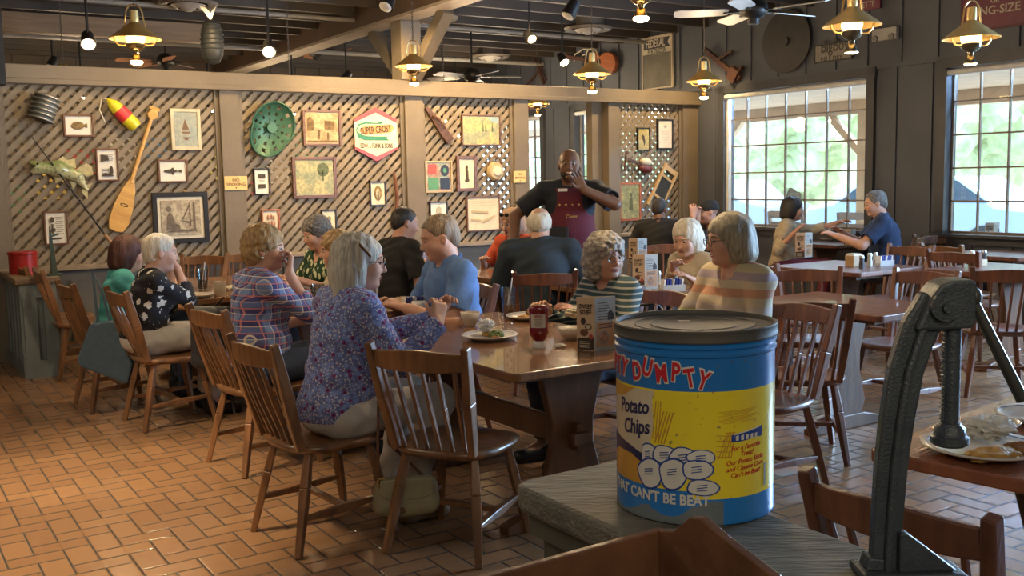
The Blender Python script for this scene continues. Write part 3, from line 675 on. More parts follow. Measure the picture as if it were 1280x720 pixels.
def hair_mesh(style, T, s, vox):
    R = T[0]; c = T[1]
    def q(x, y, z): return c+R @ (V(x, y, z)*s)
    e = lambda x, y, z, a, b, d, k=.02: ('e', q(x, y, z), (a*s, b*s, d*s), R, k*s)
    ne = lambda x, y, z, a, b, d, k=.008: ('-e', q(x, y, z), (a*s, b*s, d*s), R, k*s)
    amp, fr = .0018, 70
    if style == 'short': P_ = [e(-.016, 0, .036, .106, .084, .090), e(-.055, 0, -.015, .060, .066, .075), ne(.080, 0, -.012, .060, .10, .088), ne(.035, 0, -.05, .050, .12, .055), ne(.0, 0, -.10, .08, .12, .055), ne(-.004, .09, -.01, .022, .025, .028), ne(-.004, -.09, -.01, .022, .025, .028)]; amp = .003
    elif style == 'crop': P_ = [e(-.014, 0, .034, .101, .079, .087), e(-.055, 0, -.01, .056, .062, .065), ne(.080, 0, -.012, .058, .10, .086), ne(.035, 0, -.05, .050, .12, .055), ne(.0, 0, -.10, .08, .12, .06), ne(-.004, .09, -.01, .022, .025, .028), ne(-.004, -.09, -.01, .022, .025, .028)]; amp = .001
    elif style == 'fringe': P_ = [e(-.03, 0, .012, .098, .088, .085), ne(.05, 0, .02, .075, .10, .16), ne(-.01, 0, .125, .08, .062, .055), ne(0, 0, -.11, .08, .12, .06)]; amp = .003
    elif style == 'bob': P_ = [e(-.018, 0, .036, .112, .095, .095), e(-.035, 0, -.03, .098, .104, .105, .03), e(-.05, 0, -.085, .075, .092, .05, .03), ne(.098, 0, -.045, .068, .070, .095), ne(.02, 0, -.155, .10, .10, .055)]; amp = .003
    elif style == 'long': P_ = [e(-.018, 0, .032, .112, .094, .094), e(-.040, 0, -.04, .094, .100, .12, .03), ('c', q(-.045, .045, -.08), q(-.06, .055, -.20), .062*s, .045*s, .04*s), ('c', q(-.045, -.045, -.08), q(-.06, -.055, -.20), .062*s, .045*s, .04*s), ('c', q(0, .080, -.04), q(-.01, .085, -.13), .028*s, .022*s, .03*s), ('c', q(0, -.080, -.04), q(-.01, -.085, -.13), .028*s, .022*s, .03*s), ne(.098, 0, -.055, .070, .066, .11)]; amp = .0035; fr = 95
    elif style == 'curly': P_ = [e(-.014, 0, .050, .118, .106, .098), e(-.035, 0, -.02, .105, .122, .105, .03), e(-.04, 0, -.09, .080, .105, .055, .03), ne(.100, 0, -.050, .066, .070, .092), ne(.03, 0, -.165, .10, .10, .05)]; amp = .009; fr = 95
    elif style == 'perm': P_ = [e(-.016, 0, .044, .112, .096, .098), e(-.05, 0, -.02, .078, .090, .085, .03), ne(.088, 0, -.045, .066, .080, .090), ne(.02, 0, -.135, .10, .12, .06)]; amp = .007; fr = 90
    elif style == 'cap': P_ = [e(-.014, 0, .040, .106, .086, .086), ('-h', q(0, 0, .012), -(R @ V(0, 0, 1)), 0), ]; amp = 0
    elif style == 'beard': P_ = [e(.018, 0, -.055, .078, .072, .072), ne(.10, 0, -.02, .05, .06, .036), ne(-.03, 0, -.03, .075, .12, .13), ne(.02, 0, .02, .14, .14, .05), ne(.099, 0, -.0635, .018, .022, .008)]; amp = .0015; fr = 120
    if style in ('curly', 'perm'): f = lambda x, y, z: amp*np.sin(fr*x+2*np.sin(40*z))*np.sin(fr*y+2*np.sin(37*x))*np.sin(fr*.9*z+1.5*np.sin(45*y))
    else: f = lambda x, y, z: amp*(np.sin(fr*x*1.3+6*z+np.sin(20*y))*np.sin(fr*1.1*y-5*z+np.sin(17*x)))
    return sdf_mesh(P_, vox, f if amp else None, 'hair')
def hand_prims(wr, h, n, s_, curl=.5, sc=1., spread=1.):
    """wrist, hand direction, palm normal, thumb side"""
    P_ = []; U = lambda v: v/np.linalg.norm(v)
    h = U(h); n = U(n-h*n.dot(h)); s_ = U(np.cross(h, n))*(1 if np.cross(h, n).dot(s_) > 0 else -1)
    for off, ln in ((.030, .072), (.0105, .080), (-.0095, .075), (-.028, .060)):
        kn = wr+h*.085*sc+s_*off*sc*1.02-n*.002
        P_.append(('c', wr+s_*off*.55*sc, kn, .0150*sc, .0115*sc, .012))
        d = U(h+s_*off*4*spread); p = kn; a = 0; r = .0092
        for j, fr in enumerate((.45, .31, .24)):
            a += curl*(.8 if j == 0 else 1.0); dd = d*math.cos(a)+n*math.sin(a); q = p+dd*ln*fr*sc; P_.append(('c', p, q, r*sc, (r-.0009)*sc, .003)); p = q; r -= .0009
    b0 = wr+h*.022*sc+s_*.020*sc; b1 = b0+(h*.030+s_*.030+n*.012)*sc; b2 = b1+(h*.030+s_*.006+n*.014)*sc
    P_ += [('c', b0, b1, .0145*sc, .0115*sc, .010), ('c', b1, b2, .0110*sc, .0088*sc, .003)]
    return P_
def ik(sh, wr, l1, l2, pole):
    d = wr-sh; L = np.linalg.norm(d)
    if L > (l1+l2)*.985: wr = sh+d/L*(l1+l2)*.985; d = wr-sh; L = np.linalg.norm(d)
    u = d/L; a = (l1*l1-l2*l2+L*L)/(2*L); h = math.sqrt(max(l1*l1-a*a, 0)); p = pole-u*pole.dot(u); p = p/np.linalg.norm(p)
    return sh+u*a+p*h, wr
def person(head, face, ztop, look=None, hp=.1, lean=.12, side=0., fat=1., fem=True, hs=1., skinm=None, hair=None, hairm=None, shirt=None, sleeve='long', pants=None, arms=None, elbows=None, curls=None, pal=None,
           glasses=None, vox=.0075, label='', stand=False, shoes=None, vneck=.0, beard=False, heavy=0., group=None, roll=0., loose=.012, eyes=True, legs=True, knee=None):
    U = lambda v: v/np.linalg.norm(v)
    f = U(V(*face, 0)); rz = math.atan2(f[1], f[0]); G = RZ(rz); Gi = G.T
    lk = V(*(look or face), 0); yaw = math.atan2(*( (lambda v: (v[1], v[0]))(Gi @ lk)))
    hipz = .54 if not stand else .98
    Rh = RZ(yaw) @ RY(hp) @ np.array(Matrix.Rotation(roll, 3, 'X')); Rt = np.array(Matrix.Rotation(side, 3, 'X')) @ RY(lean)
    up = Rt @ V(0, 0, 1)
    hc_z = ztop-.118*hs; nk = U(up*.7+V(.15, 0, .5))*.155*hs
    Lt = (hc_z-nk[2]-hipz)/up[2]
    pel = V(0, 0, hipz); nb = pel+up*Lt; hc = nb+nk+Rh @ V(.018, 0, 0)
    off = G @ hc; bx, by = head[0]-off[0], head[1]-off[1]
    vs = Lt/.50
    T = (Rh, hc)
    ff = math.sqrt(fat); sw = (.150 if fem else .185)*max(.9, ff)
    SH = {sd: nb+Rt @ V(-.005, sd*sw, -.045*vs) for sd in (1, -1)}
    def torso(g):
        e = lambda t, x, a, b, c, k=.06: ('e', pel+up*(Lt*t)+Rt @ V(x, 0, 0), (a*fat+g, b*ff+g, c*vs+g), Rt, k)
        P_ = [e(0, 0, .125, .172, .13), e(.34, .010, .118, .148, .16), e(.70, .0, .108 if fat < 1.2 else .112, .150 if fem else .168, .16)]
        if fat > 1.05: P_.append(e(.26, .055*fat, .10, .14, .12))
        P_.append(('c', SH[1]+Rt @ V(0, -.02, 0), SH[-1]+Rt @ V(0, .02, 0), .058*ff+g, .058*ff+g, .04))
        P_ += [('c', nb+Rt @ V(-.012, 0, .01), SH[sd]+Rt @ V(0, 0, .012), .046+g*.6, .046+g, .04) for sd in (1, -1)]
        if fem: P_ += [('e', pel+up*(Lt*.66)+Rt @ V(.085*fat, sd*.070, 0), (.055*ff+g, .062*ff+g, .062*ff+g), Rt, .04) for sd in (1, -1)]
        return P_
    body = torso(-.012)+[('c', nb+V(-.01, 0, -.02), hc+Rh @ V(-.018, 0, -.055)*hs, .060*ff*(.9 if fem else 1.05), .053*hs*(.9 if fem else 1.08), .03)]
    body += head_prims(T, hs, beard, heavy)
    sl = []; cuts = []; arms = arms or {}; elbows = elbows or {}; curls = curls or {}; pal = pal or {}
    l1, l2 = (.275, .245) if fem else (.30, .265)
    WR = {}
    for sd, key in ((1, 'L'), (-1, 'R')):
        sh = SH[sd]; tgt = arms.get(key)
        if tgt is None: tgt = V(.36, sd*.16, .80) if not stand else V(.05, sd*.33, .85)
        elif isinstance(tgt, Vector): tgt = Gi @ (np.array(tgt)-V(bx, by, 0))
        else: tgt = V(*tgt)
        pole = V(*elbows.get(key, (-.25, sd*.55, -.8))); el, wr = ik(sh, tgt, l1, l2, pole); WR[key] = wr
        af = ff*(.92 if fem else 1.08)
        body += [('c', sh, el, .050*af-.004, .039*af, .02), ('c', el, wr, .040*af, .0265*af, .012)]
        fd = U(wr-el); pn = pal.get(key, V(0, -sd*.3, -1.) if isinstance(pal, dict) else None); pn = V(*pn)
        ts = V(0, -sd, .2)
        if abs(U(pn).dot(fd)) > .9: pn = pn+V(.5, 0, 0)
        hd = fd if curls.get(key+'d') is None else U(V(*curls[key+'d']))
        body += [('c', wr-fd*.02, wr+hd*.015, .0265*af, .019, .012)]+hand_prims(wr+hd*.012, hd, pn, V(*curls[key+'s']) if curls.get(key+'s') else ts, curls.get(key, .35), 1.0 if not fem else .93)
        g = loose
        if sleeve == 'long': sl += [('c', sh, el, .050*af+g, .040*af+g, .025), ('c', el, el+(wr-el)*.93, .042*af+g, .029*af+g, .015)]; cuts.append(('-c', wr+fd*.004, wr+fd*.25, .042, .06, .002))
        elif sleeve == 'half': sl += [('c', sh, el, .050*af+g, .040*af+g, .025), ('c', el, el+(wr-el)*.45, .042*af+g, .040*af+g, .015)]; c_ = el+(wr-el)*.5; cuts.append(('-c', c_+fd*.03, c_+fd*.35, .056, .06, .002))
        elif sleeve == 'short': ud = U(el-sh); sl += [('c', sh, sh+(el-sh)*.72, .052*af+g, .050*af+g*1.6, .025)]; c_ = sh+(el-sh)*.78; cuts.append(('-c', c_+ud*.045, el+ud*.03, .075*af, .075, .002))
    leg = []; shoe = {}
    for sd in (1, -1):
        hip = pel+V(.02, sd*.085*ff, -.02)
        if stand: kn = V(.03, sd*.11, .50); an = V(-.01, sd*.12, .09); toe = V(.15, sd*.14, .035)
        else:
            kn = V(.45, sd*(.13), .53); an = V(*(knee or (.42, 0, 0)))+V(0, sd*.11, .09); toe = an+V(.15, sd*.02, -.055)
        leg.append((hip, kn, an)); shoe[sd] = (an, toe)
    def legp(g): return [x for (hip, kn, an) in leg for x in (('c', hip, kn, .088*ff+g, .062*ff+g, .04), ('c', kn, an, .060*ff+g, .040*ff+g, .03))]
    body += [x for x in legp(-.010)]+[('c', s_[0], s_[1], .034, .026, .02) for s_ in shoe.values()]
    body_me = sdf_mesh(body, vox, None, 'person'); root = sobj('person', body_me, skinm or SK_pale)
    root.location = (bx, by, 0); root.rotation_euler = (0, 0, rz); tag(root, label, 'person', group)
    wr_ = lambda x, y, z: .0035*np.sin(31*x+9*np.sin(6*z)+11*y)*np.sin(23*z+13*x+4*np.sin(9*y))+.002*np.sin(70*z+25*y+5*np.sin(12*x))
    sp = torso(loose*.8)+sl+[('-e', nb+Rt @ V(.045+vneck*.3, 0, .035), (.052+vneck*.25, .060, .060+vneck), Rt, .004), ('-c', nb+Rt @ V(.0, 0, .01), nb+nk*.8, .052*ff+.008, .07, .003)]+cuts
    if not stand: sp.append(('-h', V(0, 0, .505), V(0, 0, -1.), 0)) if legs else None
    shirt_o = sobj('shirt', sdf_mesh(sp, vox, wr_, 'shirt'), shirt, root)
    tp = [('e', pel, (.13*fat+.004, .178*ff+.004, .12), None, .05)]+legp(.008)+[('-c', s_[0]+V(0, 0, -.015), s_[0]+V(.2, 0, -.1), .06, .06, .002) for s_ in shoe.values()]
    sobj('trousers', sdf_mesh(tp, vox*1.2, wr_, 'trousers'), pants, root)
    for sd, (an, toe) in shoe.items():
        sobj('shoe', sdf_mesh([('c', an+V(-.02, 0, -.045), toe, .045, .040, .02), ('c', an+V(-.02, 0, 0), an+V(0, 0, -.04), .046, .046, .02), ('-h', V(0, 0, .003), V(0, 0, -1.), 0)], vox, None, 'shoe'), shoes or black_m, root)
    if hair:
        for i, st in enumerate(hair if isinstance(hair, (list, tuple)) else [hair]):
            hm = hairm if not isinstance(hairm, (list, tuple)) else hairm[i]
            sobj('beard' if st == 'beard' else 'cap' if st == 'cap' else 'hair', hair_mesh(st, T, hs, min(vox, .006)), hm, root)
    q = lambda x, y, z: Vector(hc+Rh @ (V(x, y, z)*hs)); RM = Matrix(Rh.tolist())
    if eyes:
        for y in (.031, -.031):
            mb = MB(); mb.ell(q(.0775, y, .003), (.0118*hs,)*3, 14, 10); ey = mb.build('eye', eye_w, root, smooth='all')
            mb = MB(); mb.ell(q(.0880, y, .002), (.0028*hs, .0068*hs, .0068*hs), 12, 8, RM); mb.build('iris', eye_d, ey, smooth='all')
            mb = MB(); mb.tube([q(.088, y*.45, .022), q(.0905, y, .029), q(.078, y*1.55, .023)], .0035*hs, 6); mb.build('eyebrow', brow_m if hairm is not HM['white'] else hairm, root)
        mb = MB(); mb.tube([q(.0850, -.023, -.064), q(.0935, -.009, -.0585), q(.0940, .009, -.0585), q(.0850, .023, -.064)], .0042*hs, 6)
        mb.tube([q(.0850, -.023, -.064), q(.0925, -.008, -.0690), q(.0925, .008, -.0690), q(.0850, .023, -.064)], .0045*hs, 6); mb.build('lips', lip_m, root, smooth=True)
    if glasses is not None:
        mb = MB()
        for y in (.032, -.032):
            mb.tube([q(.105, y+.024*math.cos(t), .001+.019*math.sin(t)) for t in [2*PI*k/18 for k in range(18)]], .0022*hs, 6, closed=True)
            mb.tube([q(.104, y*1.75, .006), q(.06, y*2.35, .008), q(.0, y*2.5, .004)], .002*hs, 6)
        mb.tube([q(.106, -.009, .004), q(.109, 0, .006), q(.106, .009, .004)], .002*hs, 6); mb.build('glasses', glasses, root, smooth=True)
    root['_'] = 0; del root['_']
    return root, dict(q=q, R=RM, nb=nb, pel=pel, up=up, Rt=Rt, T=T, G=G, Lt=Lt, torso=torso, WR=WR, base=V(bx, by, 0), SH=SH, vox=vox)

# ---- fabrics
def fabric(name, c, var=.08): return mat('cloth_'+name, c, .85, 0, var, 25, .3, 220)
def pat(name, fn, rough=.85):
    m, nt, b, tc = base('cloth_'+name, rough); c = fn(nt, tc.outputs['Object']); nt.links.new(c, b.inputs['Base Color'])
    no = nn(nt, 'ShaderNodeTexNoise'); no.inputs['Scale'].default_value = 160; nt.links.new(tc.outputs['Object'], no.inputs['Vector'])
    bp = nn(nt, 'ShaderNodeBump'); bp.inputs['Strength'].default_value = .3; bp.inputs['Distance'].default_value = .003; nt.links.new(no.outputs[0], bp.inputs['Height']); nt.links.new(bp.outputs[0], b.inputs['Normal']); return m
def vor(nt, vec, scale, feature='F1', out='Distance', rnd=1.):
    v = nn(nt, 'ShaderNodeTexVoronoi', feature=feature); v.inputs['Scale'].default_value = scale; v.inputs['Randomness'].default_value = rnd; nt.links.new(vec, v.inputs['Vector']); return v.outputs[out]
def noi(nt, vec, scale, det=3):
    v = nn(nt, 'ShaderNodeTexNoise'); v.inputs['Scale'].default_value = scale; v.inputs['Detail'].default_value = det; nt.links.new(vec, v.inputs['Vector']); return v.outputs[0]
def f_flowers(nt, o):      # purple-blue ground, small white blossoms, magenta and blue flower heads
    lt = math_(nt, 'LESS_THAN', vor(nt, o, 85), .36); c = mixc(nt, noi(nt, o, 60), (.05, .07, .24), (.20, .24, .50)); c = mixc(nt, lt, c, (.52, .52, .62))
    d = vor(nt, o, 34); c = mixc(nt, math_(nt, 'LESS_THAN', d, .40), c, (.18, .27, .60)); d2 = vor(nt, o, 27); c = mixc(nt, math_(nt, 'LESS_THAN', d2, .27), c, (.20, .04, .16)); c = mixc(nt, math_(nt, 'LESS_THAN', d2, .13), c, (.04, .02, .08))
    return mixc(nt, math_(nt, 'LESS_THAN', d, .14), c, (.45, .42, .5))
def f_black_floral(nt, o):
    d = vor(nt, o, 13); n = noi(nt, o, 55); m_ = math_(nt, 'LESS_THAN', math_(nt, 'ADD', d, math_(nt, 'MULTIPLY', n, .5)), .53)
    c = mixc(nt, m_, (.008, .008, .012), (.62, .60, .56)); return mixc(nt, math_(nt, 'LESS_THAN', vor(nt, o, 40), .13), c, (.4, .4, .38))
def f_leaves(nt, o):
    mp = nn(nt, 'ShaderNodeMapping'); mp.inputs['Scale'].default_value = (1, 1, .45); mp.inputs['Rotation'].default_value = (.5, .6, .3); nt.links.new(o, mp.inputs[0])
    d = vor(nt, mp.outputs[0], 34); return mixc(nt, math_(nt, 'LESS_THAN', d, .40), (.012, .05, .022), (.62, .62, .40))
def f_plaid(nt, o):
    sp = nn(nt, 'ShaderNodeSeparateXYZ'); nt.links.new(o, sp.inputs[0]); xy = math_(nt, 'ADD', sp.outputs[0], sp.outputs[1])
    def line(v, per, ph, wd): return math_(nt, 'LESS_THAN', math_(nt, 'FLOORED_MODULO', math_(nt, 'ADD', math_(nt, 'DIVIDE', v, per), ph+10), 1.0), wd)
    z = sp.outputs[2]; c = mixc(nt, line(z, .066, 0, .5), (.05, .06, .20), (.16, .26, .52)); c2 = mixc(nt, line(xy, .075, .1, .45), (.07, .06, .22), (.22, .33, .55)); c = mixc(nt, .5, c, c2)
    c = mixc(nt, line(z, .066, .1, .08), c, (.60, .22, .22)); c = mixc(nt, line(xy, .075, .3, .07), c, (.55, .22, .24)); c = mixc(nt, line(z, .066, .55, .06), c, (.70, .64, .56)); return mixc(nt, line(xy, .075, .7, .05), c, (.68, .62, .55))
def f_stripes(cols, per, thin=None):
    def f(nt, o):
        sp = nn(nt, 'ShaderNodeSeparateXYZ'); nt.links.new(o, sp.inputs[0]); v = math_(nt, 'FLOORED_MODULO', math_(nt, 'ADD', math_(nt, 'DIVIDE', sp.outputs[2], per), 5.), 1.0)
        cr = nn(nt, 'ShaderNodeValToRGB'); cr.color_ramp.interpolation = 'CONSTANT'; el = cr.color_ramp.elements; n = len(cols); el[0].color = (*cols[0], 1); el[1].position = 1/n; el[1].color = (*cols[1], 1)
        for i in range(2, n): q = el.new(i/n); q.color = (*cols[i], 1)
        nt.links.new(v, cr.inputs[0]); return cr.outputs[0]
    return f
C_fl = pat('purple_floral', f_flowers); C_bf = pat('black_floral', f_black_floral); C_lv = pat('green_leaf', f_leaves); C_pl = pat('plaid', f_plaid)
C_st = pat('dark_stripes', f_stripes([(.030, .07, .085), (.028, .065, .08), (.38, .38, .32)], .030))
C_ps = pat('pastel_stripes', f_stripes([(.50, .42, .30), (.50, .26, .16), (.55, .46, .33), (.36, .30, .34), (.52, .44, .28), (.52, .27, .22), (.42, .42, .20), (.46, .40, .36)], .30))
C_blue = fabric('polo_blue', (.10, .21, .48)); C_black = fabric('black', (.012, .012, .014)); C_navy = fabric('navy', (.025, .04, .055)); C_nvt = fabric('navy_tee', (.02, .04, .10)); C_orange = fabric('orange', (.62, .10, .04))
C_teal = fabric('teal', (.07, .36, .36)); C_cream = fabric('cream_jacket', (.52, .45, .33)); C_card = fabric('beige_cardigan', (.48, .40, .27)); C_mar = fabric('maroon_apron', (.12, .014, .03)); C_white = fabric('white_trousers', (.55, .53, .50)); C_den = fabric('denim', (.05, .07, .12)); C_ltden = fabric('denim_bag', (.09, .15, .21)); C_dk = fabric('charcoal', (.03, .03, .035)); C_red = fabric('burgundy', (.16, .02, .04)); C_tan = fabric('khaki', (.26, .21, .15))
def HW(px, py, y): return WY(px, py, y)
def hd(px, y): p = WY(px, 300, y); return (p.x, y)
frame_blk = mat('black_spectacles', (.01, .01, .01), .3); frame_gold = mat('thin_spectacles', (.22, .17, .14), .3, .7)
PEOPLE = {}
def ppl(key, *a, **k): PEOPLE[key] = person(*a, **k)
ppl('floral', hd(449, 4.3), (.80, .60), 1.285, look=(1, .12), hp=.12, lean=.20, fat=1.12, skinm=SK_pale, hair='long', hairm=HM['silver'], shirt=C_fl, sleeve='long', pants=C_white, glasses=frame_blk, vox=.0058,
    arms={'R': HW(547, 405, 4.25), 'L': HW(546, 398, 4.45)}, elbows={'R': (-.1, -.3, -1), 'L': (-.1, .3, -1)}, curls={'R': .75, 'L': .8, 'Rd': (.35, .35, .75), 'Ld': (.35, -.30, .8), 'Rs': (-1, 0, .3), 'Ls': (-1, 0, .3)}, pal={'R': (.2, 1, 0), 'L': (.2, -1, 0)}, knee=(.30, 0, 0), shoes=mat('sandal', (.30, .20, .13), .5),
    label='person in blue flowered blouse, long silver hair, dark glasses, hands clasped over table', heavy=.5, loose=.016)
ppl('polo', hd(549, 5.75), (-.90, -.40), 1.31, look=(-1, -.28), hp=.28, lean=.12, fat=1.30, fem=False, hs=1.06, hair='short', hairm=HM['sandy'], shirt=C_blue, sleeve='short', pants=C_tan, vox=.0065, heavy=1.,
    label='person in light blue polo shirt with short sandy hair, looking down, facing left')
ppl('plaid', hd(331, 5.4), (.80, .60), 1.275, look=(1, .12), hp=.05, lean=.10, fat=1.15, hair='perm', hairm=HM['blonde'], shirt=C_pl, sleeve='half', pants=C_den, vox=.0068,
    arms={'R': HW(362, 343, 5.35), 'L': HW(384, 400, 5.5)}, elbows={'R': (.2, -.3, -1)}, curls={'R': .7, 'Rd': (.2, .2, 1), 'L': .3}, pal={'R': (-1, .3, 0), 'L': (0, 0, -1)}, label='person in blue plaid shirt with curly blond hair, raising a hand to mouth')
ppl('blackfloral', hd(200, 6.45), (.86, .50), 1.20, look=(.95, .45), hp=.15, lean=.22, fat=1.02, hair='short', hairm=HM['white'], shirt=C_bf, sleeve='half', pants=C_white, vox=.0072,
    arms={'R': HW(221, 335, 6.55), 'L': HW(214, 338, 6.75)}, elbows={'R': (.5, -.3, -1), 'L': (.5, .3, -1)}, curls={'R': .7, 'Rd': (-.4, .2, 1), 'L': .7, 'Ld': (-.4, -.2, 1)}, pal={'R': (-1, .2, 0), 'L': (-1, -.2, 0)}, knee=(.40, 0, 0), label='person with short white hair in black white-flowered blouse, elbows on table, seen from behind')
ppl('teal', hd(160, 6.95), (.86, .50), 1.165, look=(.9, .5), hp=.15, lean=.18, fat=1.0, hair='bob', hairm=HM['auburn'], shirt=C_teal, sleeve='long', pants=C_den, vox=.0075, label='person in turquoise top with dark red hair, seen from behind beside white-haired diner')
ppl('leaf', hd(396, 7.55), (-.75, -.66), 1.255, look=(-.8, -.5), hp=.30, lean=.16, fat=1.05, hair='perm', hairm=HM['grey'], shirt=C_lv, sleeve='short', pants=C_dk, vox=.0075, vneck=.06, label='person in green leaf-print blouse with short grey curls, looking down, below the horse prints')
ppl('blonde', hd(420, 6.75), (-.9, -.35), 1.175, look=(-1, -.2), hp=.15, lean=.10, fat=1.0, hair='perm', hairm=HM['blonde'], shirt=C_cream, sleeve='short', pants=C_dk, vox=.0075, label='person with strawberry blond hair facing left, mostly hidden behind the silver-haired diner')
ppl('tee', hd(507, 7.6), (.80, .60), 1.315, look=(.9, .45), hp=.22, lean=.14, fat=1.05, fem=False, skinm=SK_tan, hair='crop', hairm=HM['dark'], shirt=C_black, sleeve='short', pants=C_tan, vox=.0075,
    arms={'R': HW(531, 335, 7.55)}, label='person in black T-shirt with short dark hair, seen from behind near the middle post')
ppl('orange', hd(640, 8.95), (-.45, -.9), 1.245, look=(-.7, -.7), hp=.25, lean=.12, fat=.95, hair='bob', hairm=HM['strawberry'], shirt=C_orange, sleeve='short', pants=C_dk, vox=.0085, vneck=.04, label='person in sleeveless orange top with sunglasses pushed up on the head, beside the map picture')
ppl('jacket', hd(675, 7.3), (.02, 1), 1.30, look=(.1, 1), hp=.05, lean=.06, fat=1.32, fem=False, hs=1.02, hair='fringe', hairm=HM['white'], shirt=C_navy, sleeve='long', pants=C_dk, vox=.007, loose=.028, label='person in dark navy jacket with thinning white hair, back to us before the server')
ppl('server', hd(713, 7.9), (-.10, -1), 1.735, look=(-.05, -1), hp=-.02, lean=.05, fat=1.28, fem=False, hs=1.06, skinm=SK_dark, hair=['beard'], hairm=[HM['dark']], shirt=mat('cloth_server_shirt', (.010, .016, .028), .8), sleeve='short', pants=C_black, vox=.0062, stand=True,
    arms={'L': HW(731, 238, 7.62), 'R': (.12, -.44, .98)}, elbows={'L': (.2, 1, -.55), 'R': (-.4, -1, -.2)}, curls={'L': .12, 'Ld': (.15, -.45, .8), 'Ls': (0, -1, -.6), 'R': .5}, pal={'L': (1, 0, .2), 'R': (0, .3, -1)}, label='standing person in maroon apron and black shirt, bald, bearded, hand at mouth')
ppl('curly', hd(757, 5.35), (-.82, -.57), 1.195, look=(.55, -1), hp=.03, lean=.14, fat=1.1, hs=.98, skinm=SK_tan, hair='curly', hairm=HM['curlygrey'], shirt=C_st, sleeve='long', pants=C_den, glasses=frame_gold, vox=.0062, label='person with curly grey hair and glasses in dark striped top, behind the dessert menu card')
ppl('cream', hd(858, 7.25), (-.80, -.6), 1.19, look=(-.75, -.9), hp=.30, lean=.25, fat=1.05, hs=1.08, hair='bob', hairm=HM['white'], shirt=C_cream, sleeve='long', pants=C_dk, vox=.0072, arms={'R': HW(842, 335, 7.0), 'L': HW(866, 350, 6.9)}, label='elderly person with white hair in cream jacket and dark lanyard, leaning over the menu cards')
ppl('pastel', hd(911, 4.75), (-.84, -.54), 1.32, look=(-1, -.15), hp=.12, lean=.03, fat=1.08, hair='bob', hairm=HM['ash'], shirt=C_ps, sleeve='half', pants=C_tan, glasses=frame_gold, vox=.006, vneck=.03, label='person with ash blond bob and glasses in pastel striped top, right behind the blue can', loose=.016)
ppl('blackshirt', hd(825, 11.0), (.25, 1), 1.27, look=(.6, .8), hp=.1, lean=.12, fat=1.15, fem=False, skinm=SK_dark, hair='crop', hairm=HM['dark'], shirt=C_black, sleeve='short', pants=C_dk, vox=.009, label='person in black T-shirt with back to us, seated below the small lattice panel')
ppl('cap', hd(885, 10.4), (-.95, -.1), 1.25, look=(-1, -.1), hp=.1, lean=.1, fat=1.0, fem=False, skinm=SK_tan, hair=['cap'], hairm=[mat('black_cap', (.012, .012, .014), .8)], shirt=C_black, sleeve='short', pants=C_dk, vox=.008, arms={'L': HW(866, 272, 10.2), 'R': HW(872, 275, 10.3)}, elbows={'L': (.3, .3, -1), 'R': (.3, -.3, -1)}, curls={'L': .7, 'R': .7, 'Ld': (0, 0, 1), 'Rd': (0, 0, 1)}, label='person in black baseball cap raising both hands, left of the big window')
ppl('cardigan', hd(991, 10.6), (.93, -.30), 1.26, look=(1, -.25), hp=.12, lean=.14, fat=1.05, skinm=SK_tan, hair='bob', hairm=HM['dark'], shirt=C_card, sleeve='half', pants=C_red, vox=.0075, arms={'L': HW(1046, 279, 10.6), 'R': HW(992, 292, 10.3)}, elbows={'L': (0, .4, -.6), 'R': (-.5, -.3, -1)}, label='person with dark hair in beige cardigan reaching across the window table')
ppl('navytee', hd(1093, 9.85), (-.93, .30), 1.325, look=(-1, .1), hp=.25, lean=.22, fat=1.2, fem=False, hair='short', hairm=HM['grey'], shirt=C_nvt, sleeve='short', pants=C_dk, vox=.0075, arms={'L': HW(1046, 295, 9.75), 'R': HW(1052, 290, 10.0)}, label='person in navy T-shirt with short grey hair, bending over the table between the windows')
# ================================================================== EXTRAS WORN BY PEOPLE
def extra(key): return PEOPLE[key][0], PEOPLE[key][1]
r, I = extra('server')
g_ = .026
tp = [p for p in I['torso'](g_)]
ap = tp+[('c', I['pel']+V(.0, 0, -.05), V(.06, 0, .45), .19, .17, .05), ('-h', I['pel']+V(.035, 0, 0), -V(1, 0, .12), 0), ('-h', V(0, 0, 1.43), V(0, 0, 1.), 0),
         ('-e', I['nb']+V(.1, .21, -.10), (.2, .115, .15), None, .01), ('-e', I['nb']+V(.1, -.21, -.10), (.2, .115, .15), None, .01)]
apron = sobj('apron', sdf_mesh(ap, .0075, lambda x, y, z: .002*np.sin(40*y+5*z), 'apron'), C_mar, r)
fx = lambda z: I['pel'][0]+.20
def surf_x(me, y, z):          # front-most x of a mesh near (y, z)
    co = np.empty(len(me.vertices)*3, np.float32); me.vertices.foreach_get('co', co); co = co.reshape(-1, 3)
    d = (co[:, 1]-y)**2+(co[:, 2]-z)**2; k = np.argsort(d)[:60]; return float(co[k, 0].max())
gold = mat('gold_thread', (.75, .55, .16), .5); label_w = mat('white_label', (.75, .73, .68), .5)
for i in range(4):
    y = .075-.05*i; z = 1.30; x = surf_x(apron.data, y, z)+.003
    mb = MB(); pts = [((.013 if k % 2 == 0 else .0055)*math.cos(PI/2+k*PI/5), (.013 if k % 2 == 0 else .0055)*math.sin(PI/2+k*PI/5)) for k in range(10)]
    mb.prism(pts, .003, 'yz', (x, y, z)); mb.build('embroidered_star', gold, apron)
x = surf_x(apron.data, .03, 1.22)+.004
text('Cheer', .036, gold, apron, Matrix.Translation((x, .02, 1.21)) @ Matrix.Rotation(PI/2, 4, 'Z') @ Matrix.Rotation(PI/2, 4, 'X'), 'embroidered_lettering')
mb = MB(); x = surf_x(apron.data, -.04, 1.38); mb.box((x+.006, -.05, 1.415), (.006, .075, .022)); mb.build('name_tag', label_w, r)
